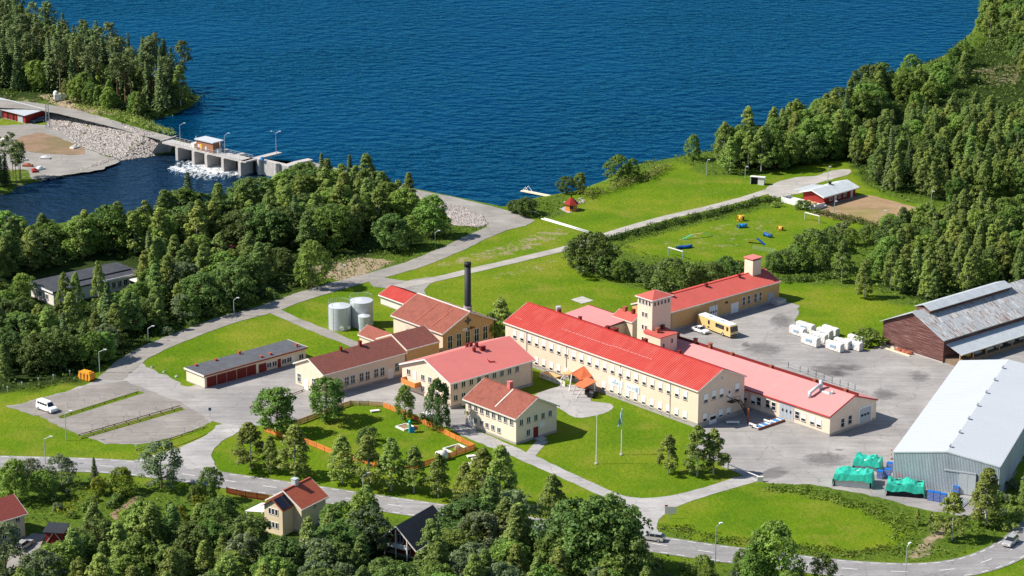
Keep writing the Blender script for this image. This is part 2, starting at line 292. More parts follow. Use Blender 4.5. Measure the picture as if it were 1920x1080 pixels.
leaf_mat('grass_dark', (0.075, 0.13, 0.022), 0.45); leaf_mat('flower_yellow', (0.34, 0.33, 0.02), 0.4); leaf_mat('leaf_warm', (0.12, 0.13, 0.03))

# ------------------------------------------------------------------ mesh building helpers
class MB:
    def __init__(s): s.v = []; s.f = []; s.m = []
    def add(s, vs, fs, mi=0):
        o = len(s.v); s.v += [tuple(p) for p in vs]
        for f in fs: s.f.append([o + i for i in f]); s.m.append(mi)
    def box(s, x0, x1, y0, y1, z0, z1, mi=0):
        if x0 > x1: x0, x1 = x1, x0
        if y0 > y1: y0, y1 = y1, y0
        s.add([(x0, y0, z0), (x1, y0, z0), (x1, y1, z0), (x0, y1, z0), (x0, y0, z1), (x1, y0, z1), (x1, y1, z1), (x0, y1, z1)],
              [(0, 3, 2, 1), (4, 5, 6, 7), (0, 1, 5, 4), (1, 2, 6, 5), (2, 3, 7, 6), (3, 0, 4, 7)], mi)
    def tube(s, a, b, r0, r1=None, n=8, mi=0, caps=True):
        r1 = r0 if r1 is None else r1; a = Vector(a); b = Vector(b); d = (b - a).normalized()
        u = d.orthogonal().normalized(); w = d.cross(u); vs = []
        for p, r in ((a, r0), (b, r1)):
            for k in range(n):
                t = 2 * math.pi * k / n; vs.append(p + (u * math.cos(t) + w * math.sin(t)) * r)
        fs = [(k, (k + 1) % n, n + (k + 1) % n, n + k) for k in range(n)]
        if caps: fs += [tuple(range(n - 1, -1, -1)), tuple(range(n, 2 * n))]
        s.add(vs, fs, mi)
    def beam(s, a, b, w, h, mi=0):
        a = Vector(a); b = Vector(b); d = (b - a).normalized(); up = Vector((0, 0, 1))
        if abs(d.z) > 0.95: up = Vector((1, 0, 0))
        u = d.cross(up).normalized() * w / 2; q = u.cross(d).normalized() * h / 2
        s.add([a - u - q, a + u - q, a + u + q, a - u + q, b - u - q, b + u - q, b + u + q, b - u + q],
              [(0, 1, 2, 3), (7, 6, 5, 4), (0, 4, 5, 1), (1, 5, 6, 2), (2, 6, 7, 3), (3, 7, 4, 0)], mi)
    def prism(s, poly, x0, x1, mi=0):      # poly in (y,z), pushed along x
        n = len(poly); s.add([(x0, y, z) for y, z in poly] + [(x1, y, z) for y, z in poly],
              [tuple(range(n)), tuple(range(2 * n - 1, n - 1, -1))] + [(k, n + k, n + (k + 1) % n, (k + 1) % n) for k in range(n)], mi)
    def dome(s, c, rx, ry, rz, n=10, m=5, mi=0, jit=0.0):
        vs = [(c[0], c[1], c[2] + rz)]
        for i in range(1, m + 1):
            ph = math.pi / 2 * i / m
            for k in range(n):
                t = 2 * math.pi * k / n; q = 1 + random.uniform(-jit, jit)
                vs.append((c[0] + rx * math.sin(ph) * math.cos(t) * q, c[1] + ry * math.sin(ph) * math.sin(t) * q, c[2] + rz * math.cos(ph) * q))
        fs = [(0, 1 + k, 1 + (k + 1) % n) for k in range(n)]
        for i in range(m - 1):
            for k in range(n):
                a = 1 + i * n + k; b_ = 1 + i * n + (k + 1) % n; fs.append((a, a + n, b_ + n, b_))
        s.add(vs, fs, mi)
    def mesh(s, name, mats):
        me = bpy.data.meshes.new(name); me.from_pydata(s.v, [], s.f); me.update()
        bm = bmesh.new(); bm.from_mesh(me); bmesh.ops.recalc_face_normals(bm, faces=bm.faces); bm.to_mesh(me); bm.free()
        for m in (mats if isinstance(mats, (list, tuple)) else [mats]): me.materials.append(MATS[m])
        if len(me.materials) > 1: me.polygons.foreach_set('material_index', s.m)
        return me
    def build(s, name, mats, parent=None): return put(name, s.mesh(name, mats), parent)
def put(name, me, parent=None, loc=None, rz=None, scale=None):
    o = bpy.data.objects.new(name, me); COL.objects.link(o)
    if parent is not None: o.parent = parent
    if loc is not None: o.location = loc
    if rz is not None: o.rotation_euler = (0, 0, rz)
    if scale is not None: o.scale = scale if isinstance(scale, (tuple, list)) else (scale,) * 3
    return o
def tag(o, label, cat, group=None):
    o['label'] = label; o['category'] = cat
    if group: o['group'] = group
    return o
def thing(name, label, cat, loc=(0, 0, 0), rz=0.0, group=None):
    return tag(put(name, None, None, loc, rz), label, cat, group)
def shade(o):
    for p in o.data.polygons: p.use_smooth = True
    return o
def sheet(name, pts, m, z, kind='structure', parent=None, jit=0.0, label=None):
    P = [Vector((p[0], p[1], 0)) for p in pts]
    if jit:
        Q = []
        for i, a in enumerate(P):
            b_ = P[(i + 1) % len(P)]; n = max(1, int((b_ - a).length / 1.5))
            for k in range(n): Q.append(a.lerp(b_, k / n) + Vector((random.gauss(0, jit), random.gauss(0, jit), 0)))
        P = Q
    tri = tessellate_polygon([P]); me = bpy.data.meshes.new(name)
    me.from_pydata([(p.x, p.y, z) for p in P], [], [t if (P[t[1]] - P[t[0]]).cross(P[t[2]] - P[t[0]]).z > 0 else (t[0], t[2], t[1]) for t in tri])
    me.materials.append(MATS[m]); o = put(name, me, parent)
    if parent is None: o['kind'] = kind
    if label: o['label'] = label
    return o
def strip_pts(line, hw):
    P = [Vector((p[0], p[1], 0)) for p in line]; A = []; B = []
    for i, p in enumerate(P):
        d = (P[min(i + 1, len(P) - 1)] - P[max(i - 1, 0)]).normalized(); n = Vector((-d.y, d.x, 0))
        w = hw[i] if isinstance(hw, (list, tuple)) else hw
        A.append(p + n * w); B.append(p - n * w)
    return A, B
def strip(name, line, hw, m, z, parent=None, jit=0.0):
    A, B = strip_pts(line, hw); n = len(A); me = bpy.data.meshes.new(name)
    J = lambda p: (p.x + random.gauss(0, jit), p.y + random.gauss(0, jit), z)
    me.from_pydata([J(p) for p in A] + [J(p) for p in B], [], [(n + i, n + i + 1, i + 1, i) for i in range(n - 1)])
    me.materials.append(MATS[m]); o = put(name, me, parent)
    if parent is None: o['kind'] = 'structure'
    return o
def inpoly(X, Y, poly):
    ins = np.zeros(X.shape, bool); n = len(poly); j = n - 1
    for i in range(n):
        xi, yi = poly[i][0], poly[i][1]; xj, yj = poly[j][0], poly[j][1]
        c = ((yi > Y) != (yj > Y)) & (X < (xj - xi) * (Y - yi) / (yj - yi + 1e-12) + xi); ins ^= c; j = i
    return ins
def sdist(X, Y, poly):                     # signed distance, positive inside
    D = np.full(X.shape, 1e9); n = len(poly)
    for i in range(n):
        ax, ay = poly[i][0], poly[i][1]; bx, by = poly[(i + 1) % n][0], poly[(i + 1) % n][1]
        dx, dy = bx - ax, by - ay; t = np.clip(((X - ax) * dx + (Y - ay) * dy) / (dx * dx + dy * dy + 1e-9), 0, 1)
        D = np.minimum(D, np.hypot(X - ax - t * dx, Y - ay - t * dy))
    return np.where(inpoly(X, Y, poly), D, -D)

# ------------------------------------------------------------------ terrain
LAKE_Z, RIV_Z, LOW_Z = -1.0, -4.0, -3.4
shore_right = [(1205, 306), (1240, 300), (1340, 282), (1450, 245), (1560, 200), (1655, 142), (1740, 118), (1782, 98), (1822, 60), (1842, 25), (1858, -10), (1880, -60), (1900, -130)]
shore_mid = [(945, 388), (958, 384), (975, 378), (1000, 372), (1030, 366), (1080, 358), (1135, 338), (1170, 315)]
dam_axis = [(300, 250), (345, 262), (455, 292), (520, 300), (580, 304), (680, 330), (780, 354), (860, 370)]
shore_left = [(-300, -60), (-100, 10), (20, 55), (120, 100), (220, 138), (300, 150), (350, 168), (376, 182), (360, 200), (330, 212), (300, 222), (268, 228), (285, 240)]
lake_px = shore_left + dam_axis + shore_mid + shore_right
lake_poly = [g(x, y, LAKE_Z) for x, y in lake_px] + [Vector((700, 9000, 0)), Vector((-3000, 9000, 0)), Vector((-2500, 1400, 0))]
river_px = [(283, 294), (262, 297), (228, 301), (195, 313), (150, 326), (85, 338), (40, 348), (20, 362), (-30, 372), (-200, 380), (-400, 400), (-400, 520), (-150, 470), (0, 442), (110, 425), (260, 405), (400, 382), (500, 355), (570, 335), (585, 318), (520, 308), (400, 300), (330, 285)]
river_poly = [g(x, y, RIV_Z) for x, y in river_px]
low_px = [(-400, 205), (-100, 200), (0, 208), (80, 222), (120, 240), (160, 262), (200, 282), (235, 297), (195, 325), (85, 350), (30, 360), (-40, 380), (-400, 400)]
low_poly = [g(x, y, LOW_Z) for x, y in low_px]
xs = np.concatenate([-240 - np.cumsum(8 * 1.35 ** np.arange(16))[::-1], np.arange(-240, 241, 1.6), 240 + np.cumsum(8 * 1.35 ** np.arange(16))])
ys = np.concatenate([430 - np.cumsum(8 * 1.35 ** np.arange(12))[::-1], np.arange(430, 1130, 1.6), 1130 + np.cumsum(8 * 1.35 ** np.arange(17))])
XX, YY = np.meshgrid(xs, ys)
def height_at(X, Y):
    X = np.asarray(X, float); Y = np.asarray(Y, float)
    dl = sdist(X, Y, lake_poly); dr = sdist(X, Y, river_poly); dw = sdist(X, Y, low_poly)
    h = np.zeros(X.shape)
    h = np.minimum(h, np.clip(LAKE_Z - dl * 0.30, -6, 0)); h = np.minimum(h, np.clip(RIV_Z - dr * 0.40, -6.5, 0))
    h = np.minimum(h, np.where(dw > 0, LOW_Z, np.clip(LOW_Z - dw * 0.28, LOW_Z, 0)))
    h = np.where(dr > 0, np.minimum(h, RIV_Z - 0.3 - np.clip(dr * 0.4, 0, 2)), h)
    return h
def hz(x, y): return float(height_at(np.array([x]), np.array([y]))[0])
def gt(px, py):                             # ground point following the terrain
    p = g(px, py)
    for _ in range(6): p = g(px, py, hz(p.x, p.y))
    return p
ZZ = height_at(XX, YY)
rough_px = [
    [(-300, 60), (400, 60), (400, 300), (330, 262), (200, 228), (100, 205), (-300, 190)],
    [(-300, 230), (400, 260), (600, 310), (560, 430), (-300, 480)],
    [(250, 690), (290, 660), (350, 632), (430, 605), (520, 582), (570, 560), (640, 540), (760, 500), (840, 470), (900, 440), (905, 425), (840, 425), (700, 470), (560, 500), (400, 560), (200, 640)],
    [(1130, 345), (1240, 312), (1270, 300), (1330, 330), (1440, 325), (1560, 300), (1600, 310), (1620, 345), (1680, 375), (1780, 395), (1720, 435), (1610, 435), (1660, 470), (1640, 535), (1480, 530), (1430, 505), (1480, 480), (1560, 440), (1760, 410), (1950, 380), (1950, -60), (1860, -20), (1820, 60), (1700, 130), (1500, 225), (1330, 275), (1210, 300)],
    [(1430, 910), (1520, 905), (1640, 925), (1720, 950), (1750, 965), (1830, 950), (1900, 900), (1940, 930), (1925, 975), (1880, 1010), (1800, 1043), (1700, 1056), (1560, 1050), (1400, 1030), (1280, 1014), (1240, 1000), (1232, 985), (1300, 1010), (1450, 1025), (1620, 1035), (1700, 1010), (1690, 985), (1560, 940), (1430, 915)],
    [(0, 880), (150, 890), (260, 905), (420, 925), (600, 955), (760, 975), (950, 1000), (1150, 1028), (1300, 1050), (1450, 1070), (1500, 1300), (-100, 1300), (-100, 880)],
    [(1075, 470), (1110, 440), (1150, 440), (1450, 375), (1465, 383), (1170, 458), (1230, 480), (1400, 500), (1480, 500), (1460, 530), (1300, 560), (1130, 525), (1090, 500)],
    [(940, 385), (1000, 372), (1060, 365), (1080, 390), (1030, 410), (1000, 410)],
    [(1700, 400), (1950, 380), (1950, 640), (1880, 560), (1720, 575), (1640, 545), (1640, 440)],
]
forest_px = [
    [(-300, 480), (0, 440), (260, 405), (420, 375), (560, 330), (790, 375), (850, 420), (840, 445), (780, 460), (640, 500), (590, 535), (470, 570), (380, 595), (290, 635), (200, 690), (150, 715), (0, 740), (-300, 760)],
    [(-300, -60), (0, 50), (220, 135), (370, 180), (300, 215), (250, 225), (160, 190), (0, 182), (-300, 180)],
    [(-50, 1020), (250, 985), (450, 1000), (620, 1010), (830, 985), (1030, 985), (1190, 1020), (1250, 1300), (-100, 1300)],
    [(1330, 290), (1500, 235), (1660, 160), (1800, 110), (1950, 20), (1950, 350), (1800, 385), (1640, 345), (1590, 300), (1400, 322)],
    [(1640, 460), (1760, 430), (1950, 420), (1950, 560), (1740, 565), (1660, 540)],
]
dirt_px = [([(700, 520), (760, 505), (930, 455), (980, 435), (1060, 420), (1090, 440), (1000, 475), (880, 500)], 0.42),
           ([(860, 520), (960, 500), (1060, 470), (1080, 475), (1040, 510), (930, 530)], 0.38),
           ([(1200, 460), (1330, 415), (1480, 395), (1490, 430), (1400, 470), (1270, 480)], 0.34),
           ([(1120, 425), (1300, 345), (1420, 345), (1300, 390), (1160, 430)], 0.30),
           ([(40, 775), (100, 800), (170, 840), (260, 845), (330, 820), (150, 760)], 0.36),
           ([(580, 500), (680, 480), (750, 490), (650, 530), (600, 520)], 0.60),
           ([(1690, 1058), (1700, 1030), (1760, 980), (1790, 960), (1800, 985), (1760, 1020), (1735, 1052)], 0.52),
           ([(1800, 130), (1930, 110), (1930, 160), (1850, 165)], 0.42),
           ([(60, 178), (150, 172), (240, 205), (210, 218), (120, 200)], 0.55),
           ([(30, 262), (70, 250), (110, 258), (158, 280), (150, 290), (80, 288), (40, 280)], 0.50),
           ([(1490, 565), (1510, 560), (1505, 600), (1520, 632), (1490, 612)], 0.5),
           ([(1400, 895), (1440, 885), (1560, 905), (1660, 940), (1640, 950), (1500, 915)], 0.4)]
ZN = np.zeros(XX.shape + (4,)); ZN[..., 3] = 1
wob = 1.2 * np.sin(XX * 0.7 + 1.3 * np.sin(YY * 0.31)) + 0.9 * np.sin(YY * 0.83 + XX * 0.2)
for P in rough_px: ZN[..., 0] = np.maximum(ZN[..., 0], np.clip(sdist(XX, YY, G(smooth(P, 3))) / 2.0 + 0.5 + wob * 0.25, 0, 1))
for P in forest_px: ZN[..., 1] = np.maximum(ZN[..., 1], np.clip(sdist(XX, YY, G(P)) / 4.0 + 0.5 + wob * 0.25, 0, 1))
for P, a in dirt_px: ZN[..., 2] = np.maximum(ZN[..., 2], a * np.clip(sdist(XX, YY, G(P, LOW_Z if max(x for x, y in P) < 200 and P[0][1] < 300 and P[0][1] > 200 else 0)) / 6.0 + 0.4, 0, 1) + 0.16 * (a > 0.5) * (sdist(XX, YY, G(P)) > 0))
ZN[..., 2] = np.maximum(ZN[..., 2], np.where((ZZ < -0.3), 0.35, 0))
ny, nx = XX.shape; me = bpy.data.meshes.new('ground')
idx = np.arange(nx * ny).reshape(ny, nx)
quads = np.stack([idx[:-1, :-1], idx[:-1, 1:], idx[1:, 1:], idx[1:, :-1]], -1).reshape(-1, 4)
me.vertices.add(nx * ny); me.vertices.foreach_set('co', np.stack([XX, YY, ZZ], -1).ravel())
me.loops.add(quads.size); me.loops.foreach_set('vertex_index', quads.ravel())
me.polygons.add(len(quads)); me.polygons.foreach_set('loop_start', np.arange(0, quads.size, 4)); me.polygons.foreach_set('loop_total', np.full(len(quads), 4))
me.update(calc_edges=True); ca = me.color_attributes.new('zone', 'FLOAT_COLOR', 'POINT'); ca.data.foreach_set('color', ZN.ravel())
me.polygons.foreach_set('use_smooth', np.ones(len(quads), bool))
me.materials.append(MATS['ground']); ground = put('ground', me); ground['kind'] = 'structure'

def grow(poly, d):
    c = []; n = len(poly); area = sum(poly[i][0] * poly[(i + 1) % n][1] - poly[(i + 1) % n][0] * poly[i][1] for i in range(n)); sg = 1 if area < 0 else -1
    for i in range(n):
        t = (Vector(poly[(i + 1) % n][:2]) - Vector(poly[i - 1][:2])).normalized(); c.append(Vector((poly[i][0] - t.y * d * sg, poly[i][1] + t.x * d * sg)))
    return c
# the lake sheet reaches a little under its banks, but stops at the dam line so that the lower river stays below it
nl, nd = len(shore_left), len(dam_axis)
lk = grow(lake_poly, 2.2)
for i in range(nl - 1, nl + nd): lk[i] = Vector(lake_poly[i][:2])
sheet('lake', lk, 'lake_water', LAKE_Z)
sheet('river', grow(river_poly, 0.8), 'river_water', RIV_Z)

# ------------------------------------------------------------------ roads, yards, paths
road_c = [(-160, 864), (-80, 866), (0, 868), (77, 870), (150, 872), (210, 875), (257, 879), (340, 889), (435, 903), (569, 922.5), (706, 943), (850, 964), (1000, 986), (1130, 1006), (1232, 1021), (1331, 1035.6), (1450, 1051), (1560, 1064), (1654, 1071), (1732, 1072), (1800, 1065), (1858, 1049), (1910, 1022), (1950, 985), (1985, 940), (2010, 890)]
RC = [Vector((p.x, p.y)) for p in G(smooth(road_c, 8, False))]
main_road = strip('main_road', RC, 3.9, 'asphalt', 0.08)
def along(line, s0):                        # point and direction at arc length
    s = 0
    for a, b_ in zip(line, line[1:]):
        l = (b_ - a).length
        if s + l >= s0: return a + (b_ - a) * ((s0 - s) / l), (b_ - a).normalized()
        s += l
    return None, None
tot = sum((b_ - a).length for a, b_ in zip(RC, RC[1:]))
s = 2.0
while s < tot - 5:
    pts = [along(RC, s + k * 0.75) for k in range(5)]
    if pts[-1][0] is not None: strip('lane_dash', [p for p, d in pts], 0.10, 'paint_white', 0.095, main_road)
    s += 9.0
em = MB(); s = 1.0
while s < tot - 3:
    for sd_ in (-1, 1):
        (a, d1), (b_, d2) = along(RC, s), along(RC, s + 1.6)
        if b_ is None: continue
        n = Vector((-d1.y, d1.x)); p, q = a + n * 3.35 * sd_, b_ + n * 3.35 * sd_
        em.add([(*(p - n * .09), .095), (*(p + n * .09), .095), (*(q + n * .09), .095), (*(q - n * .09), .095)], [(0, 1, 2, 3)])
    s += 3.2
eo = em.build('edge_marking', 'paint_white', main_road); eo['kind'] = 'stuff'
sheet('junction', G(smooth([(250, 866), (268, 859), (300, 851), (345, 836), (388, 815), (403, 798), (447, 798), (443, 812), (415, 828), (399, 846), (398, 862), (420, 892), (440, 900), (340, 886), (255, 874)], 3)), 'drive', 0.065, jit=0.1)
Y1 = [(12, 763), (60, 752), (110, 738), (160, 722), (200, 706), (222, 690), (255, 665), (275, 688), (310, 703), (350, 725), (372, 722), (480, 695), (575, 665), (585, 700), (620, 730), (757, 688), (800, 725), (860, 758), (885, 795), (905, 818), (890, 826), (860, 812), (800, 785), (740, 762), (700, 757), (655, 754), (600, 775), (555, 787), (500, 797), (447, 803), (400, 791), (330, 818), (270, 833), (200, 832), (150, 815), (105, 798), (80, 783), (40, 772)]
sheet('yard', G(Y1), 'yard_asphalt', 0.03, jit=0.25)
sheet('parking_lot', G([(14, 764), (60, 753), (110, 739), (160, 724), (235, 715), (270, 728), (350, 760), (395, 792), (330, 817), (270, 832), (200, 831), (150, 814), (105, 797), (80, 782), (40, 771)]), 'parking_gravel', 0.05, jit=0.3)
north = G(smooth([(205, 712), (222, 697), (253, 672), (300, 648), (367, 621), (433, 598), (500, 580), (567, 556), (633, 536), (700, 518), (780, 495), (845, 468), (890, 447), (940, 424), (960, 412)], 5, False))
strip('north_road', north, 3.0, 'gravel', 0.065, jit=0.12)
crest = [(780, 356), (860, 372), (930, 389), (970, 400), (1004, 414), (985, 424), (950, 432), (915, 446), (880, 458), (872, 450), (905, 437), (913, 425), (907, 408), (875, 394), (830, 382), (785, 369), (680, 341), (580, 314), (560, 304)]
sheet('embankment_road', G(crest + [(580, 303), (680, 328)]), 'gravel', 0.075, jit=0.1)
sheet('causeway', G([(-200, 172), (0, 187), (60, 192), (130, 203), (200, 222), (270, 243), (325, 258), (312, 266), (200, 236), (110, 214), (60, 205), (-200, 195)]), 'gravel', 0.10, jit=0.1)
pathc = [(742, 540), (775, 531), (820, 523), (870, 511), (960, 490), (1075, 462), (1150, 437), (1250, 408), (1350, 385), (1440, 359), (1478, 346)]
strip('footpath', G(smooth(pathc, 4, False)), 1.75, 'path_gravel', 0.06, jit=0.08)
sheet('path_fork', G([(690, 527), (720, 521), (760, 527), (800, 520), (830, 520), (805, 533), (796, 545), (800, 555), (785, 565), (765, 560), (742, 542), (700, 538)]), 'gravel', 0.055, jit=0.1)
strip('track', G(smooth([(505, 578), (525, 588), (560, 604), (600, 620), (640, 636), (672, 649), (700, 656)], 3, False)), 1.7, 'gravel', 0.045, jit=0.15)
sheet('club_parking', G(smooth([(1436, 356), (1452, 344), (1490, 333), (1530, 330), (1560, 320), (1592, 318), (1590, 328), (1530, 345), (1510, 360), (1470, 368), (1448, 370)], 3)), 'path_gravel', 0.05, jit=0.2)
sheet('sand_field', G(smooth([(1522, 396), (1570, 378), (1612, 366), (1645, 369), (1700, 385), (1764, 402), (1735, 416), (1708, 430), (1650, 425), (1560, 409)], 3)), 'sand', 0.04, jit=0.3)
sheet('work_yard', G([(1235, 625), (1462, 563), (1500, 572), (1496, 590), (1488, 606), (1525, 640), (1630, 656), (1665, 645), (1775, 678), (1990, 620), (1990, 700), (1885, 925), (1850, 960), (1805, 968), (1760, 962), (1700, 948), (1600, 922), (1520, 908), (1440, 906), (1395, 892), (1350, 870), (1296, 846), (1318, 812), (1300, 760)]), 'yard_asphalt', 0.03, jit=0.3)
sheet('entrance_drive', G(smooth([(870, 800), (905, 812), (965, 838), (1030, 868), (1100, 900), (1180, 932), (1255, 930), (1330, 911), (1378, 895), (1425, 893), (1412, 905), (1335, 927), (1270, 950), (1240, 969), (1232, 985), (1238, 1002), (1270, 1017), (1290, 1030), (1195, 1016), (1200, 990), (1192, 968), (1172, 948), (1100, 918), (1020, 882), (960, 856), (895, 829), (862, 812)], 3)), 'drive', 0.045, jit=0.1)
sheet('forecourt', G(smooth([(1000, 748), (1020, 733), (1065, 722), (1098, 727), (1112, 740), (1108, 752), (1145, 757), (1147, 768), (1118, 779), (1078, 783), (1048, 766)], 3)), 'drive', 0.045, jit=0.05)
strip('door_path', G([(1018, 826), (1005, 840), (990, 858)]), 1.2, 'drive', 0.04)
sheet('low_yard', [v for v in G([(-200, 212), (0, 236), (60, 232), (100, 236), (135, 255), (150, 275), (205, 295), (225, 303), (190, 318), (130, 328), (60, 336), (50, 318), (-30, 320), (-200, 300)], LOW_Z)], 'gravel', LOW_Z + 0.06, jit=0.3)
sheet('earth_island', G(smooth([(30, 262), (70, 250), (110, 258), (158, 280), (150, 290), (80, 288), (40, 280)], 3), LOW_Z), 'dirt', LOW_Z + .1, jit=.3)
sheet('house_drive', G([(20, 1030), (60, 1000), (88, 1002), (80, 1015), (66, 1045), (45, 1060), (10, 1070)]), 'gravel', 0.04)
sheet('garden_track', G([(205, 965), (255, 930), (272, 930), (235, 968), (215, 975)]), 'dirt', 0.04)
for k, P in enumerate(([(1400, 905), (1440, 880), (1480, 870), (1490, 875), (1478, 888), (1440, 902)], [(1552, 702), (1570, 694), (1592, 697), (1600, 708), (1580, 709)], [(1560, 688), (1600, 682), (1625, 690), (1600, 696)], [(1388, 645), (1400, 640), (1408, 648), (1395, 654)], [(1560, 843), (1582, 841), (1576, 846)], [(1566, 853), (1578, 852), (1574, 858)], [(1380, 660), (1420, 640), (1480, 650), (1440, 668)], [(1500, 690), (1540, 680), (1600, 690), (1560, 712)], [(1630, 740), (1660, 725), (1685, 740), (1650, 755)], [(1700, 700), (1740, 695), (1745, 712), (1715, 718)], [(1500, 860), (1560, 845), (1600, 865), (1540, 880)], [(1440, 600), (1480, 585), (1488, 610), (1450, 620)])):
    sheet('damp_patch', G(smooth(P, 3)), 'damp', 0.055, jit=0.25)
for a, b_ in (((112, 783), (265, 735)), ((146, 822), (342, 766))):
    strip('grass_strip', G([a, b_]), 1.0, 'ground', 0.07)
sheet('grass_island', G(smooth([(252, 848), (330, 829), (385, 797), (401, 792), (404, 799), (393, 811), (342, 833), (270, 853)], 3)), 'ground', 0.085)

# ------------------------------------------------------------------ building kit
U = 1.85
_cache = {}
def cached(key, fn):
    if key not in _cache: _cache[key] = fn()
    return _cache[key]
def window_meshes(w, h, style):
    def mk():
        f = MB(); t = 0.09; fr = 'white'
        for a in ((-w / 2, -w / 2 + t, 0, h), (w / 2 - t, w / 2, 0, h), (-w / 2 + t, w / 2 - t, 0, t), (-w / 2 + t, w / 2 - t, h - t, h)): f.box(a[0], a[1], -0.07, 0.02, a[2], a[3])
        if style in ('two', 'cross', 'grid'): f.box(-0.04, 0.04, -0.06, 0.0, t, h - t)
        if style in ('cross', 'grid'): f.box(-w / 2 + t, -0.04, -0.06, 0.0, h * 0.55, h * 0.55 + 0.07); f.box(0.04, w / 2 - t, -0.06, 0.0, h * 0.55, h * 0.55 + 0.07)
        if style == 'sash': f.box(-w / 2 + t, w / 2 - t, -0.06, 0.0, h * 0.48, h * 0.52)
        p = MB(); p.box(-w / 2 + 0.02, w / 2 - 0.02, -0.03, -0.005, 0.02, h - 0.02)
        b = MB(); b.box(-w / 2 + t + .01, w / 2 - t - .01, -0.05, -0.034, h * 0.34, h - t - .01)
        s = MB(); s.box(-w / 2 - 0.05, w / 2 + 0.05, -0.13, 0.0, -0.08, -0.03)
        return f.mesh('window', fr), p.mesh('pane', 'glass'), b.mesh('blind', 'blind'), s.mesh('sill', 'sill_brown')
    return cached(('win', w, h, style), mk)
